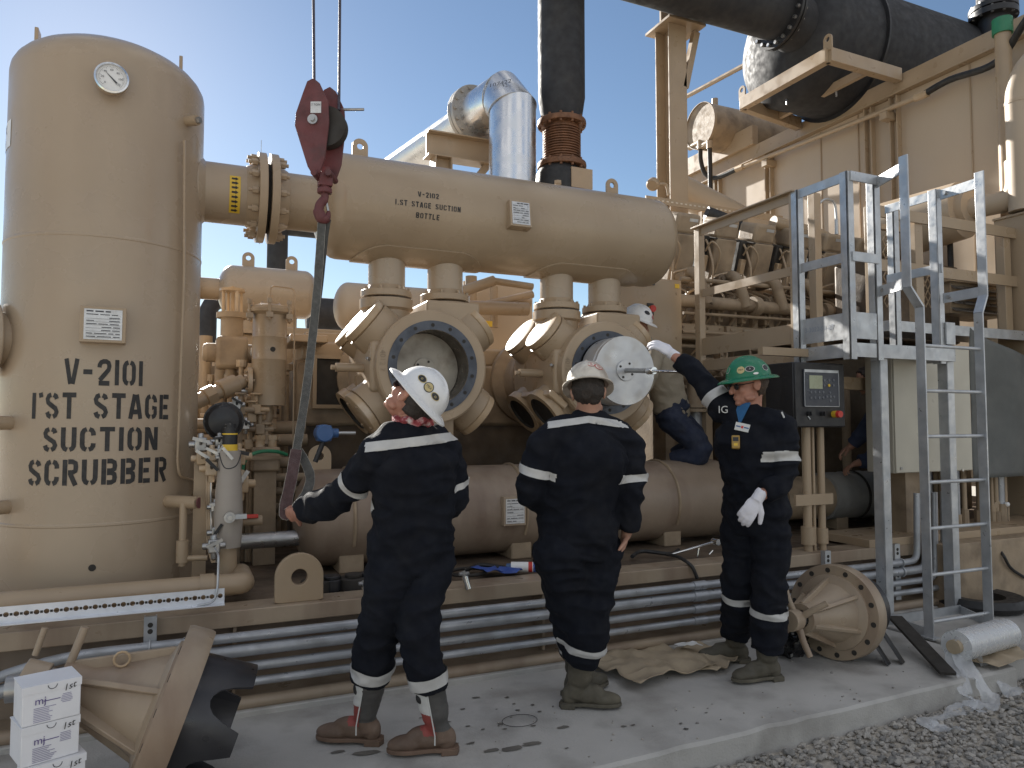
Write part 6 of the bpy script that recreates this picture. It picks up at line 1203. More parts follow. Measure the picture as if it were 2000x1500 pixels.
def hand(b, W, D, N, side, curl=(.35, .5, .4), k=1.0, spread=.12, pad=0.0):
    D = V(D).normalized(); N = (V(N) - D * V(N).dot(D)).normalized(); Sd = D.cross(N) * side
    b.ell(W + D * .05 * k, (.037 * k + pad, .017 * k + pad, .052 * k + pad), Matrix((Sd, N, D)).transposed(), 16, 10); b.tube([W - D * .05, W, W + D * .03], [.027, .026, .024], 12, sx=1.2, up=N)
    for i, (o, L) in enumerate(((.029, .072), (.010, .082), (-.010, .076), (-.028, .06))):
        p = W + D * (.082 - .004 * (i == 3) - .002 * (i == 0)) * k + Sd * o * k; d = (D + Sd * o * spread * 25).normalized(); r = (.0095 - .001 * (i == 3)) * k + pad; pts = [p - d * .05 * k - Sd * o * .25, p]
        a = 0
        for s, c in zip((.46, .3, .24), curl):
            a += c * (1 + .12 * i); q = d * math.cos(a) + N * math.sin(a); pts.append(pts[-1] + q * L * s * k)
        b.tube(pts, [r, r * 1.08, r * 1.0, r * .93, r * .8], 10); b.ell(pts[-1], r * .82, None, 10, 6)
    p = W + D * .028 * k + Sd * .026 * k; d = (D * .62 + Sd * .72 + N * .28).normalized(); e = (D * .8 + Sd * .42 + N * .42).normalized()
    pts = [p - d * .015, p + d * .038 * k, p + d * .038 * k + e * .032 * k, p + d * .038 * k + e * .052 * k]; b.tube(pts, [.014 * k + pad, .0125 * k + pad, .0105 * k + pad, .008 * k + pad], 10); b.ell(pts[-1], .0085 * k + pad, None, 10, 6)
def headset(F, U): F = V(F).normalized(); U = (V(U) - F * V(U).dot(F)).normalized(); return Matrix((F.cross(U), F, U)).transposed()
def headshape(b, c, M, neck):
    L = lambda x, y, z: c + M @ V(x, y, z); e = lambda p, r, n=18, m=12: b.ell(L(*p), r, M, n, m)
    e((0, -.012, .03), (.076, .095, .088)); e((0, .03, -.025), (.061, .064, .085)); e((0, .045, -.075), (.046, .044, .034)); e((0, .078, -.094), (.02, .018, .017)); e((0, .08, .03), (.05, .019, .013))
    b.tube([L(0, .085, .018), L(0, .102, -.005), L(0, .117, -.03)], [.008, .0105, .0135], 10); e((0, .112, -.033), (.016, .013, .011)); e((0, .09, -.058), (.024, .011, .0065)); e((0, .089, -.07), (.021, .011, .007))
    for s in (-1, 1): e((s * .033, .06, -.022), (.026, .028, .03)); e((s * .077, -.005, -.005), (.009, .024, .034)); e((s * .081, -.012, .002), (.010, .018, .024)); e((s * .05, .03, -.07), (.018, .035, .02))
    b.tube([L(0, -.02, -.03), c.lerp(neck, .55) - M.col[1] * .012, neck, neck - Z_ * .06], [.056, .057, .06, .075], 18)
def hat(par, c, M, m, brim, name, rim=.052, cap=False, tilt=0):
    """shell of a hard hat; c = head centre"""
    o_ = c + M @ V(0, -.005, .048); A, B, Hh = .107, .129, .112; n = 56; vs = []; rows = []
    prof = [(math.sin(t), math.cos(t)) for t in [math.pi / 2 * i / 14 for i in range(15)]]
    b = MB(); fn = lambda sx, cz, a: (lambda ca, sa: V(A * sx * ca, B * sx * sa, Hh * cz + .004 * (1 - sx) * 0 + (.007 * max(0, 1 - abs(ca) * 6) * (1 if cz > .25 else 0))))(math.cos(a), math.sin(a))
    for s, cz in prof: rows.append([fn(s ** .9, cz, 2 * math.pi * j / n) for j in range(n)])
    rows.append([V((A + .004) * math.cos(2 * math.pi * j / n), (B + .004) * math.sin(2 * math.pi * j / n), -.004) for j in range(n)])
    for k, w_ in ((.35, .5), (.7, .8), (1, 1)):
        r_ = []
        for j in range(n):
            a = 2 * math.pi * j / n; f = 1.0
            if cap: f = .28 + .9 * max(0, math.sin(a)) ** 1.5
            elif True: f = .85 + .3 * max(0, math.sin(a)) + .12 * max(0, -math.sin(a))
            e = rim * k * f; r_.append(V((A + .004 + e) * math.cos(a), (B + .004 + e) * math.sin(a), -.004 - .016 * k * k * f))
        rows.append(r_)
    rows.append([p * .992 - V(0, 0, .006) for p in rows[-1]]); rows.append([V(A * .97 * math.cos(2 * math.pi * j / n), B * .97 * math.sin(2 * math.pi * j / n), -.010) for j in range(n)]); rows.append([V(A * .8 * math.cos(2 * math.pi * j / n), B * .8 * math.sin(2 * math.pi * j / n), .05) for j in range(n)])
    for r_ in rows: vs += [o_ + M @ p for p in r_]
    b.add(vs, [(i * n + j, (i + 1) * n + j, (i + 1) * n + (j + 1) % n, i * n + (j + 1) % n) for i in range(len(rows) - 1) for j in range(n)])
    h = b.build('hard_hat', m, par, sm=50)
    def surf(az, el, k=1.0): s = math.cos(el) ** .9; return o_ + M @ V((A + .0015) * s * math.cos(az) * k, (B + .0015) * s * math.sin(az) * k, (Hh + .0015) * math.sin(el) * k)
    def sticker(az, el, rx, ry, m1, m2=None, txt=None, ts=.016, tm=None):
        e_ = .02; p = surf(az, el); tx = (surf(az + e_, el) - p).normalized(); ty = (surf(az, el + e_) - p).normalized()
        gx = (surf(az + e_, el) - p).length / e_; gy = (surf(az, el + e_) - p).length / e_
        def disc(rx, ry, k): b = MB(); n = 28; v = [surf(az, el, k)] + [surf(az + rx * f * math.cos(6.2832 * i / n) / gx, el + ry * f * math.sin(6.2832 * i / n) / gy, k) for f in (.5, 1) for i in range(n)]; b.add(v, [(0, 1 + i, 1 + (i + 1) % n) for i in range(n)] + [(1 + i, 1 + n + i, 1 + n + (i + 1) % n, 1 + (i + 1) % n) for i in range(n)]); return b
        st = disc(rx, ry, 1.004).build('sticker', m1, h, sm=60)
        if m2: disc(rx * .84, ry * .84, 1.009).build('sticker_print', m2, st, sm=60)
        if txt: text(txt, ts, None, X_, Z_, tm or INKP, 'print', st, lambda X, Yy: surf(az + X / gx, el + Yy / gy, 1.016))
    return h, sticker
def boot(par, A, K, T, m, msole, top=.26, shaft=.062, fn=None, mats=None):
    T = V(T); T.z = 0; T.normalize(); A = V(A[0], A[1], .10); K = V(K); ln = V((K.x - A.x) / (K.z - A.z), (K.y - A.y) / (K.z - A.z), 0); s = V(-T.y, T.x, 0); Mx = Matrix((s, T, Z_)).transposed(); b = MB(); L = lambda x, y, z: V(A.x, A.y, 0) + s * x + T * y + Z_ * z
    b.tube([L(0, -.03, .06), L(0, -.008, .12) + ln * .02, L(0, -.004, top * .6) + ln * (top * .6 - .1), L(0, -.002, top) + ln * (top - .1)], [.046, .048, shaft * .9, shaft], 20); b.ell(L(0, -.045, .06), (.037, .042, .055), Mx); b.ell(L(0, .045, .07), (.04, .095, .05), Mx); b.ell(L(0, .13, .048), (.045, .08, .035), Mx); b.ell(L(.003, .165, .044), (.038, .052, .031), Mx)
    me = remesh(b, .007, 4)
    for v in me.vertices:
        v.co.z = max(v.co.z, .022)
        if v.co.z > .1: v.co += v.normal * .006 * (noise.noise(V(v.co.x * 9, v.co.y * 9, v.co.z * 34)))
    o = lastplace('boot', me, mats or m, par)
    if fn:
        for p in me.polygons: q = p.center + WL[o.name] - V(A.x, A.y, 0); q -= ln * max(0, q.z - .1); p.material_index = fn(q.dot(s), q.dot(T), q.z)
    b = MB(); out = [(.036, -.085), (.044, -.03), (.04, .03), (.052, .10), (.053, .15), (.035, .205), (0, .225), (-.035, .205), (-.05, .15), (-.05, .10), (-.036, .03), (-.042, -.03), (-.035, -.085), (0, -.1)]
    out = [(a * .9, c_ * .97) for a, c_ in out]; P = spline([V(a, c_, 0) for a, c_ in out] + [V(out[0][0], out[0][1], 0)], 3)[:-1]; b.prism([(p.x, p.y) for p in P], L(0, 0, .022), s, T, .018); b.prism([(a * .95, c_) for a, c_ in ((.04, -.09), (.045, -.02), (-.045, -.02), (-.04, -.09), (0, -.1))], L(0, 0, .0135), s, T, .026)
    b.build('sole', msole, o, bev=.003); return o
def band(cov, cm, A, B, t0, t1, par, m, maxr=.16, lim=None, off=.0045):
    A, B = V(A), V(B); d = (B - A).normalized(); q = bmesh.new(); q.from_mesh(cm); w0 = WL[cov.name]
    q.normal_update(); nn = {}
    for pl, no, sg in ((A.lerp(B, t0), -d, 1), (A.lerp(B, t1), d, 1)):
        bmesh.ops.bisect_plane(q, geom=q.verts[:] + q.edges[:] + q.faces[:], plane_co=pl - w0, plane_no=no, clear_outer=True)
    kill = []
    for f in q.faces:
        p = f.calc_center_median() + w0; a = A + d * (p - A).dot(d)
        if (p - a).length > maxr or (lim and not lim(p)): kill.append(f)
    bmesh.ops.delete(q, geom=kill, context='FACES'); q.normal_update()
    if not q.faces: q.free(); return
    for v in q.verts: nn[v] = v.normal.copy()
    for v in q.verts: v.co += nn[v] * off
    me = bpy.data.meshes.new('s'); q.to_mesh(me); q.free()
    for v in me.vertices: v.co += w0
    return lastplace('reflective_stripe', me, m, par)
SKIN = mat('skin', (.42, .23, .16), .5, 0, .07, 30, .05, 160); SKINR = mat('sunburnt_skin', (.40, .19, .13), .5, 0, .1, 26, .05, 160)
NAVY = mat('navy_coverall_cloth', (.0075, .009, .0145), .85, 0, .2, 9, .25, 320, (.02, .02, .022), .3, 7, spec=.2)
REFL = mat('reflective_tape', (.52, .515, .50), .45, .1, .06, 30)
HATW = mat('white_hat_shell', (.76, .76, .76), .3, 0, .02, 6, 0, 50, (.5, .48, .44), .25, 9); HATD = mat('grimy_white_hat_shell', (.66, .61, .53), .4, 0, .08, 8, .05, 40, (.18, .13, .09), .75, 12); HATG = mat('green_hat_shell', (.012, .17, .085), .3, 0, .06, 6, 0, 50, (.05, .2, .12), .3, 9)
LEA = mat('dusty_brown_leather', (.13, .085, .06), .65, 0, .2, 9, .3, 60, (.24, .17, .125), .6, 8); LEAD = mat('dusty_dark_leather', (.085, .075, .055), .75, 0, .2, 9, .3, 60, (.16, .14, .10), .6, 8); LRED = mat('red_leather', (.28, .06, .05), .6, 0, .15, 12, .1, 60); LWHT = mat('white_leather', (.6, .6, .58), .55, 0, .06, 12); LGRY = mat('grey_leather', (.075, .072, .068), .7, 0, .15, 12, .15, 60); SOLE = mat('boot_sole', (.15, .095, .065), .75, 0, .2, 14)
HAIRB = mat('brown_hair', (.055, .033, .02), .6, 0, .25, 60, .6, 200); HAIRK = mat('dark_hair', (.03, .022, .017), .6, 0, .25, 60, .6, 200); GLOVE = mat('white_cotton_glove', (.74, .73, .78), .85, 0, .03, 30, .25, 250)
KHAKI = mat('khaki_vest_cloth', (.28, .24, .18), .8, 0, .12, 9, .25, 200); DENIM = mat('blue_denim', (.014, .02, .042), .85, 0, .2, 9, .3, 250, (.026, .034, .06), .4, 6); WORK = mat('blue_work_cloth', (.035, .05, .10), .85, 0, .15, 9, .2, 200)
GLASS = mat('dark_lens', (.02, .02, .025), .1, 0, .05, 9); GOLD = mat('gold_sticker', (.52, .42, .2), .4, .1, .1, 30); BSTK = mat('black_sticker', (.02, .02, .02), .35, 0, .1, 20)
def cuffpt(J, s): k = J[s + 'K'] - J[s + 'A']; return J[s + 'A'] + k * (J.get('cuff', .06) / max(k.z, .2))
def torso(b, J, F, w=1.0, grow=0, hipw=1.0):
    x = F.cross(Z_); P = spline([J['pel'] - Z_ * .10, J['pel'], J['waist'], J['chest'], J['neck'] - (J['neck'] - J['chest']).normalized() * .06], 5); rs = [.105, .14, .132, .145, .075]; q = []
    for i in range(len(P)): t = i / (len(P) - 1) * 4; j = min(int(t), 3); q.append((rs[j] + (rs[j + 1] - rs[j]) * (t - j)) * w + grow)
    b.tube(P, q, 24, sx=1.32, up=F)
    for s in ('L', 'R'): b.tube([J['chest'].lerp(J['neck'], .55), J[s + 'S'].lerp(J['neck'], .35), J[s + 'S']], [.085 * w + grow, .085 * w + grow, .075 * w + grow], 16); b.ell(J[s + 'S'], .078 * w + grow, None, 16, 10)
def person(lab, J, F, hd, lo=None, skin=SKIN, cov=NAVY, amp=.0085, seed=1, w=1.0, legr=(.112, .098, .092), armr=(.08, .073, .058), sleeve=1.0, hands=(), cut=None, upper=None):
    F = V(F); F.z = 0; F.normalize(); b = MB(); M = headset(*hd[1:]); headshape(b, hd[0], M, J['neck']); torso(b, J, F, .8)
    for s in ('L', 'R'):
        limb(b, [J[s + 'S'], J[s + 'E'], J[s + 'W']], [.05, .043, .029]); limb(b, [J[s + 'H'], J[s + 'K'], J[s + 'A']], [.08, .05, .03])
    for h_ in hands: hand(b, *h_)
    body = lastplace('person', remesh(b, .0055, 2), skin, None); tag(body, lab, 'person')
    def suit(tp, lg, m, name, am, sd, slv):
        b = MB()
        if tp:
            torso(b, J, F, w, .004)
            for s in ('L', 'R'): limb(b, [J[s + 'S'], J[s + 'E'], J[s + 'E'].lerp(J[s + 'W'], .97 * slv)], armr, end=False)
            b.tube([J['neck'] - Z_ * .05, J['neck'] + (hd[0] - J['neck']) * .22 - F * .008], [.095 * w, .072], 18)
        if lg:
            for s in ('L', 'R'): limb(b, [J[s + 'H'], J[s + 'K'], cuffpt(J, s)], legr, end=False)
            b.tube([J['pel'] - Z_ * .11, J['pel'] + Z_ * .02, J['waist'] - Z_ * .03], [.12 * w, .145 * w, .13 * w], 22, sx=1.3, up=F)
        me = remesh(b, .0085, 4); fold(me, am, sd); return lastplace(name, me, m, body)
    if upper: c1 = suit(True, False, upper[0], upper[1], amp, seed, sleeve); c2 = suit(False, True, cov, 'trousers', amp, seed + 4, 1)
    else: c1 = suit(True, True, cov, 'coverall', amp, seed, sleeve)
    return body, c1, M, F
def hair(par, c, M, m, low, front=.0, k=1.06, seed=0):
    b = MB(); b.ell(c + M @ V(0, -.014, .02), (.078 * k, .097 * k, .098 * k), M, 40, 30); Mi = M.transposed(); f2 = []
    for f in b.f:
        p = Mi @ (sum((b.v[i] for i in f), V(0, 0, 0)) / len(f) - c)
        if p.z > low and p.y < front + .25 * (p.z) : f2.append(f)
    b.f = f2; b.m = [0] * len(f2)
    for i, v in enumerate(b.v): b.v[i] = v + (v - c).normalized() * .009 * noise.noise(v * 45 + V(seed, 0, 0)) + (v - c).normalized() * .008 * noise.noise(v * 16 + V(seed, 3, 0))
    used = sorted({i for f in b.f for i in f}); mp = {o: i for i, o in enumerate(used)}; b.v = [b.v[i] for i in used]; b.f = [[mp[i] for i in f] for f in b.f]
    o = b.build('hair', m, par, sm=60); md = o.modifiers.new('solid', 'SOLIDIFY'); md.thickness = .012; md.offset = -1; return o
def glasses(par, c, M):
    b = MB(); L = lambda x, y, z: c + M @ V(x, y, z)
    o = MB().tube([L(-.058, .07, .006), L(-.04, .1, .008), L(0, .112, .012), L(.04, .1, .008), L(.058, .07, .006)], .0028, 6).build('safety_glasses', BLKM, par)
    for s in (-1, 1): MB().tube([L(s * .058, .07, .006), L(s * .083, .0, .012), L(s * .083, -.02, .005)], .0025, 6).build('temple', BLKM, o); MB().ell(L(s * .034, .097, -.002), (.026, .006, .018), M, 14, 8).build('lens', GLASS, o)
# --- worker in the white hat
d = 3.15; A = lambda u, v, d: at(u, v, d=d)
J = dict(pel=A(802, 1062, 3.2), waist=A(808, 985, 3.17), chest=A(806, 900, 3.15), neck=A(806, 838, 3.14), LS=A(737, 885, 3.07), RS=A(862, 878, 3.27), LE=A(672, 962, 3.17), LW=A(590, 995, 3.4), RE=A(885, 975, 3.3), RW=A(845, 985, 3.5), LH=A(775, 1090, 3.16), RH=A(838, 1090, 3.24), LK=A(742, 1225, 3.2), RK=A(818, 1235, 3.13), LA=A(708, 1425, 3.32), RA=A(853, 1440, 3.22), cuff=.205)
for q_ in ('LA', 'RA'): J[q_].z = .11
hc = A(806, 783, 3.12); hd = (hc, dr_(-.55, .62, .5), dr_(.82, .55, -.12)); Fb = dr_(-.55, 0, .83)
WD = (HH - J['LW']).normalized(); Wp = HH - WD * .085 - FWH * .02 - Z_ * .012; J['LW'] = Wp - WD * .01
p1, cv, M, F = person('man in navy coverall and white full brim hat looking up and holding the sling', J, Fb, hd, skin=SKINR, seed=2, w=1.0, legr=(.115, .094, .08), armr=(.084, .068, .05), amp=.016, sleeve=.93, hands=[(Wp, WD, dr_(-.1, .2, 1), 1, (.9, 1.1, .9), 1.0), (J['RW'], dr_(-.5, 0, .6), dr_(-.5, 0, -.5), -1)])
h, stk = hat(p1, hc, M, HATW, None, 'x', .042)
azb = R(-62)
# stickers on the back of the shell, towards the camera
Mi = M.transposed(); toc = Mi @ (EYE - hc).normalized(); az0 = math.atan2(toc.y / .129, toc.x / .107)
stk(az0 - .42, .50, .024, .016, GOLD, BSTK, 'o', .02, GOLD); stk(az0 - .0, .47, .0225, .0225, BSTK, GOLD, 'MEA', .014, INKP); stk(az0 + .42, .40, .022, .015, GOLD, BSTK, 'o', .02, GOLD)
glasses(p1, hc, M); hair(p1, hc, M, HAIRK, -.05, -.03, 1.03, 2)
n_ = J['neck']; b = MB(); ax = (hc - n_).normalized(); b.tube([n_ + ax * .035 + (V(math.cos(i * .2618), math.sin(i * .2618), 0)) * (.068 + .01 * math.sin(i * 2.1)) + Z_ * .012 * math.sin(i * 1.7) for i in range(24)], .02, 10, True); b.v = [p + V(*[.008 * noise.noise(p * 40 + V(k * 5, 0, 0)) for k in range(3)]) for p in b.v]
b.build('bandana', mat('red_white_bandana', (.30, .05, .06), .85, 0, .3, 40, .2, 80, (.6, .58, .56), .9, 40), p1)
cm = cv.data
sp = lambda a: J['chest'].lerp(J['neck'], a)
tilt = (Z_ + dr_(.11, 0, 0) * .0 + RTH * -.12).normalized(); c0 = A(812, 862, 3.15)
band(cv, cm, c0 - tilt * .019, c0 + tilt * .019, 0, 1, p1, REFL, .34, lambda p: (p - c0).dot(-F) > .0 and abs((p - c0).dot(RTH)) < .185)
band(cv, cm, J['LS'], J['LE'], .64, .77, p1, REFL); band(cv, cm, J['RS'], J['RE'], .64, .76, p1, REFL, .12)
for s in 'LR': k0, k1 = J[s + 'K'], cuffpt(J, s); band(cv, cm, k0, k1, .70, .92, p1, REFL, .13)
def bootfn(x_, y_, z_):
    if z_ < .085 or y_ > .062 + (z_ - .1) * .4: return 0
    if z_ < .195: return 1 if y_ > .004 else (0 if z_ < .11 else 3)
    return 2 if y_ > .008 else 3
for s, t in (('L', dr_(-1, 0, .12)), ('R', dr_(-1, 0, -.1))):
    bo = boot(p1, J[s + 'A'], J[s + 'K'], t, LEA, SOLE, .33, .07, bootfn, [LEA, LRED, LWHT, LGRY])
    a = V(J[s + 'A'].x, J[s + 'A'].y, 0); K_ = J[s + 'K']; ln = V((K_.x - a.x), (K_.y - a.y), 0) / (K_.z - .1); sd = V(-t.y, t.x, 0); 
    for q in (-1, 1): MB().tube([a + sd * .066 * q + t * .008 + Z_ * z + ln * max(0, z - .1) for z in (.06, .1, .15, .2, .26, .32)], .003, 6).build('piping', LWHT, bo)
    e = a + t * .042 + sd * .03 + Z_ * .27 + ln * .17; MB().ell(e, (.022, .02, .03), Matrix((sd, t, Z_)).transposed(), 14, 8).build('dark_inlay', INK, bo)
# --- worker with the grimy hat, seen from behind
J = dict(pel=A(1128, 1045, 3.66), waist=A(1130, 970, 3.64), chest=A(1143, 890, 3.62), neck=A(1152, 818, 3.66), LS=A(1062, 870, 3.58), RS=A(1224, 868, 3.68), LE=A(1040, 965, 3.62), LW=A(1078, 985, 3.88), RE=A(1236, 965, 3.64), RW=A(1224, 1040, 3.70), LH=A(1095, 1080, 3.62), RH=A(1165, 1080, 3.7), LK=A(1122, 1205, 3.72), RK=A(1150, 1195, 3.66), LA=A(1128, 1320, 3.92), RA=A(1130, 1345, 3.735), cuff=.13)
for q_ in ('LA', 'RA'): J[q_].z = .11
hc = A(1149, 768, 3.66); hd = (hc, dr_(.12, -.25, .93), dr_(-.02, .95, .28)); Fb = dr_(.1, 0, 1)
HD = (A(1210, 1085, 3.68) - J['RW']).normalized()
p2, cv, M, F = person('man in navy coverall and grimy white hat seen from behind, bending over the piston', J, Fb, hd, seed=7, w=1.08, legr=(.135, .112, .09), armr=(.082, .07, .054), amp=.017, sleeve=.88, hands=[(J['RW'], HD, dr_(-.8, 0, -.1), -1, (.5, .6, .4)), (J['LW'], dr_(.5, 0, .6), dr_(.3, -.6, 0), 1)])
h, stk = hat(p2, hc, M, HATD, None, 'x', .06, cap=True)
stk(R(-75), .62, .02, .017, RED, HATD, 'S', .028, RED); stk(R(-52), .5, .024, .019, RED, HATD, 'G', .028, RED)
hair(p2, hc, M, HAIRK, -.075, -.012, 1.05, 4)
cm = cv.data; c0 = A(1148, 820, 3.62); tl = (Z_ + RTH * .10).normalized()
def yoke(sgn):
    c1 = c0; t2 = (Z_ + RTH * .14 * sgn).normalized(); band(cv, cm, c1 - t2 * .016, c1 + t2 * .016, 0, 1, p2, REFL, .4, lambda p: (p - c0).dot(F) < .02 and 0 <= (p - c0).dot(RTH) * sgn < .2)
yoke(1); yoke(-1)
band(cv, cm, J['LS'], J['LE'], .40, .56, p2, REFL, .13); band(cv, cm, J['RS'], J['RE'], .62, .78, p2, REFL, .13)
for s in 'LR': band(cv, cm, J[s + 'K'], cuffpt(J, s), .56, .70, p2, REFL, .14)
boot(p2, J['RA'], J['RK'], dr_(1, 0, -.05), LEAD, LEAD, .24, .066); boot(p2, J['LA'], J['LK'], dr_(.8, 0, .6), LEAD, LEAD, .24, .066)
# --- worker in the green hat
J = dict(pel=A(1478, 1000, 4.16), waist=A(1470, 930, 4.15), chest=A(1462, 860, 4.14), neck=A(1466, 802, 4.14), RS=A(1412, 795, 4.25), LS=A(1524, 834, 4.03), RE=A(1366, 738, 4.36), RW=A(1313, 692, 4.47), LE=A(1532, 930, 3.98), LW=A(1482, 970, 3.92), RH=A(1450, 1030, 4.22), LH=A(1505, 1035, 4.1), RK=A(1443, 1150, 4.26), LK=A(1503, 1160, 4.08), RA=A(1434, 1270, 4.44), LA=A(1497, 1310, 4.12), cuff=.07)
for q_ in ('LA', 'RA'): J[q_].z = .11
hc = A(1462, 752, 4.13); hd = (hc, dr_(-.96, -.12, -.22), dr_(-.07, 1, 0)); Fb = dr_(-.78, 0, -.62)
HD = (A(1268, 662, 4.52) - J['RW']).normalized(); HL_ = (A(1452, 1015, 3.9) - J['LW']).normalized()
hR, hL = (J['RW'], HD, dr_(0, -.8, .6), -1, (.22, .35, .3)), (J['LW'] + HL_ * .01, HL_, dr_(.3, 0, .9), 1, (.25, .4, .35))
p3, cv, M, F = person('man in navy coverall and green full brim hat reaching out with white cotton gloves', J, Fb, hd, skin=SKINR, seed=11, w=1.03, legr=(.112, .096, .092), armr=(.082, .068, .05), amp=.015, sleeve=.78, hands=[hR, hL])
h, stk = hat(p3, hc, M, HATG, None, 'x', .04)
Mi = M.transposed(); toc = Mi @ (EYE - hc).normalized(); az0 = math.atan2(toc.y / .129, toc.x / .107)
stk(az0 - .30, .36, .021, .021, GOLD, None, 'MEA', .013, INKP); stk(az0 + .12, .36, .027, .017, REFL, BSTK, 'A', .016, REFL); stk(az0 + .95, .34, .024, .018, REFL, BSTK); stk(az0 - 1.1, .42, .018, .02, REFL, GREENM); stk(az0 + .35, .10, .016, .006, WHITE)
az1 = az0
hair(p3, hc, M, HAIRB, -.085, -.008, 1.07, 9); glasses(p3, hc, M)
for nm, hh in (('glove', hR), ('glove', hL)):
    b = MB(); hand(b, hh[0], hh[1], hh[2], hh[3], hh[4], 1.06, pad=.0035); W, D = hh[0], hh[1]; b.tube([W - D * .035, W - D * .01, W + D * .02], [.034, .033, .033], 16)
    me = remesh(b, .0045, 2); lastplace('glove', me, GLOVE, p3)
cm = cv.data
band(cv, cm, J['RS'], J['RE'], .18, .42, p3, REFL, .14); band(cv, cm, J['LS'], J['LE'], .52, .72, p3, REFL, .13)
for s in 'LR': band(cv, cm, J[s + 'K'], cuffpt(J, s), .24 if s == 'L' else .0, .36 if s == 'L' else .12, p3, REFL, .15)
boot(p3, J['LA'], J['LK'], dr_(-1, 0, -.25), LEAD, LEAD, .22, .064); boot(p3, J['RA'], J['RK'], dr_(-1, 0, .1), LEAD, LEAD, .22, .064)
def onchest(u, v):
    o = EYE; q = (at(u, v, d=1) - o).normalized(); dgm = bpy.context.evaluated_depsgraph_get(); dgm.update()
    ok, loc, nor, ix = cv.ray_cast(o - WL[cv.name], q); return (loc + WL[cv.name], nor) if ok else (at(u, v, d=4.0), -FWH)
p, n_ = onchest(1450, 835); n_ = (n_ - FWH * .6 + RTH * -.15).normalized(); x = n_.cross(Z_) * -1; x = (x + Z_ * -.22).normalized(); y = n_.cross(x)
y = y if y.z > 0 else -y; mm = Matrix((x, y, n_)).transposed(); k = MB().box(p + n_ * .008, (.078, .046, .003), mm).build('name_patch', LWHT, p3, bev=.004)
for a, w_, m_ in ((-.021, .024, BLUE), (0, .012, RED), (.022, .026, BLUE)): MB().box(p + n_ * .010 + x * a, (w_, .007 if w_ > .02 else .014, .001), mm).build('logo_mark', m_, k)
p, n_ = onchest(1437, 865); n_ = (n_ - FWH).normalized(); x = Z_.cross(n_).normalized(); y = n_.cross(x); mm = Matrix((x, y, n_)).transposed(); k = MB().box(p + n_ * .016, (.044, .075, .026), mm).build('gas_monitor', mat('amber_plastic', (.36, .22, .05), .45), p3, bev=.006); MB().box(p + n_ * .030 + y * .014, (.03, .022, .002), mm).build('display', BLKM, k); MB().box(p + n_ * .03 - y * .016, (.02, .014, .002), mm).build('key', YEL, k)
p, n_ = onchest(1413, 800); n_ = (n_ - FWH).normalized(); text('IG', .058, p + n_ * .006, Z_.cross(n_), Z_, LWHT, 'chest_letters', p3, lift=.003)
p, n_ = onchest(1437, 803); b = MB(); b.prism([(-.045, .05), (.05, .045), (.0, -.075)], J['neck'] + F * .085 + Z_ * -.005, F.cross(Z_) , (Z_ - F * .32).normalized(), .012); b.build('blue_shirt', mat('blue_shirt_cloth', (.03, .13, .30), .85, 0, .1, 20), p3)
p, n_ = onchest(1530, 815); mm = Matrix((dr_(.4, -.9, 0), n_.cross(dr_(.4, -.9, 0)).normalized(), n_)).transposed(); MB().box(p + n_ * .006, (.05, .014, .003), Matrix.Rotation(0, 3, 'X') @ mm).build('shoulder_tab', REFL, p3)
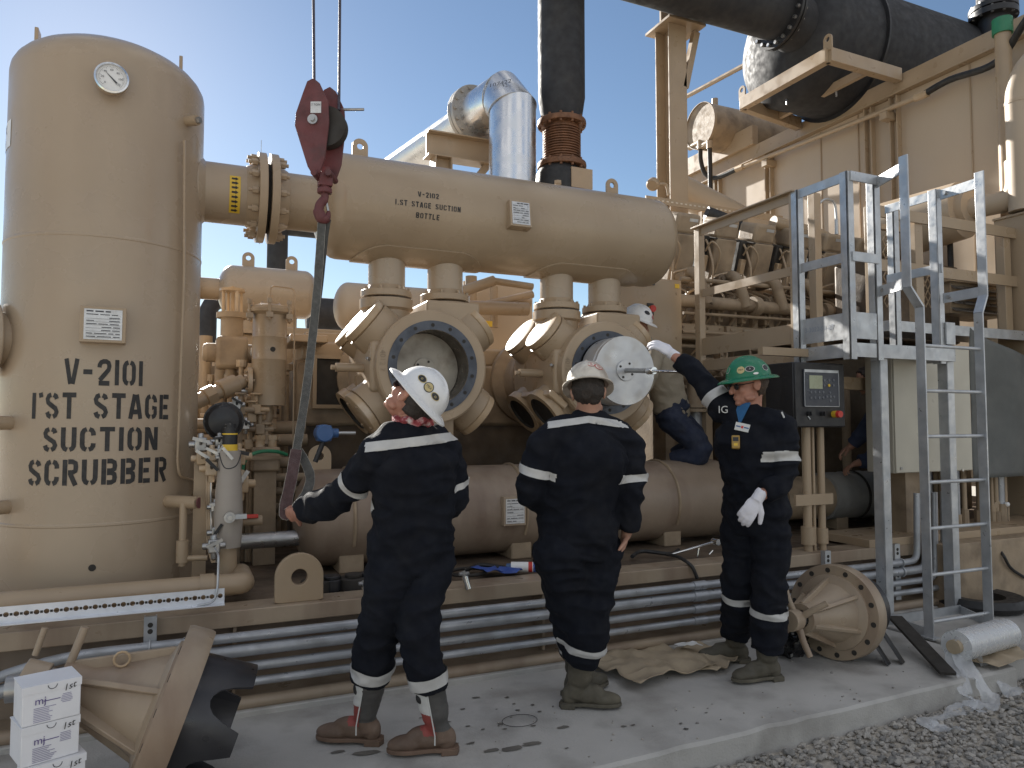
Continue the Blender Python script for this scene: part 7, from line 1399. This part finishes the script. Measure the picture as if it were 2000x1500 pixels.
# --- kneeling worker behind the second cylinder
Y4 = 5.1; B_ = lambda u, v, Y: at(u, v, Y=Y)
J = dict(pel=B_(1312, 800, 5.12), waist=B_(1305, 770, 5.12), chest=B_(1290, 722, 5.12), neck=B_(1262, 672, 5.12), LS=B_(1278, 695, 4.93), RS=B_(1262, 700, 5.3), LE=B_(1262, 740, 4.78), LW=B_(1245, 770, 4.75), RE=B_(1290, 760, 5.4), RW=B_(1290, 790, 5.3), LH=B_(1310, 820, 5.02), RH=B_(1320, 820, 5.22), LK=B_(1368, 878, 4.86), RK=B_(1360, 865, 5.2), LA=B_(1315, 905, 5.02), RA=B_(1320, 895, 5.3), cuff=.0)
hc = B_(1243, 632, 5.1); hd = (hc, dr_(.75, -.35, -.5), dr_(.2, .95, -.1)); Fb = dr_(.75, 0, -.6)
p4, cv, M, F = person('kneeling man in khaki vest and jeans with white hat behind the second cylinder', J, Fb, hd, cov=DENIM, seed=15, upper=(KHAKI, 'vest'), hands=[(J['LW'], dr_(-.6, -.4, .2), dr_(0, 0, 1), 1)])
h, stk = hat(p4, hc, M, HATW, None, 'x', .045, cap=True); stk(R(100), .42, .03, .028, REFL, RED, 'C', .03, LWHT); stk(R(55), .6, .025, .018, BSTK); stk(R(150), .6, .022, .016, BSTK); MB().ell(hc + M @ V(0, .07, -.06), (.055, .05, .045), M).build('beard', HAIRK, p4)
# --- man in the shadows
J = dict(pel=B_(1800, 905, 4.75), waist=B_(1790, 860, 4.72), chest=B_(1762, 800, 4.7), neck=B_(1722, 765, 4.7), LS=B_(1738, 775, 4.52), RS=B_(1738, 780, 4.88), LE=B_(1690, 838, 4.5), LW=B_(1662, 872, 4.6), RE=B_(1710, 885, 4.75), RW=B_(1672, 905, 4.8), LH=B_(1800, 930, 4.65), RH=B_(1800, 930, 4.85), LK=B_(1735, 965, 4.5), RK=B_(1735, 965, 4.9), LA=B_(1780, 1020, 4.6), RA=B_(1790, 1020, 4.9), cuff=.0)
hc = B_(1694, 742, 4.7); hd = (hc, dr_(-.9, -.35, .1), dr_(-.3, .9, 0)); Fb = dr_(-1, 0, .1)
p5, cv, M, F = person('man in blue work clothes crouching in the shadows under the walkway behind the ladder', J, Fb, hd, cov=WORK, seed=21, sleeve=.85, hands=[(J['LW'], dr_(-.8, -.5, .2), dr_(0, -1, 0), 1), (J['RW'], dr_(-.8, -.4, 0), dr_(0, -1, 0), -1)])
hair(p5, hc, M, HAIRK, -.04, .03, 1.07, 3)
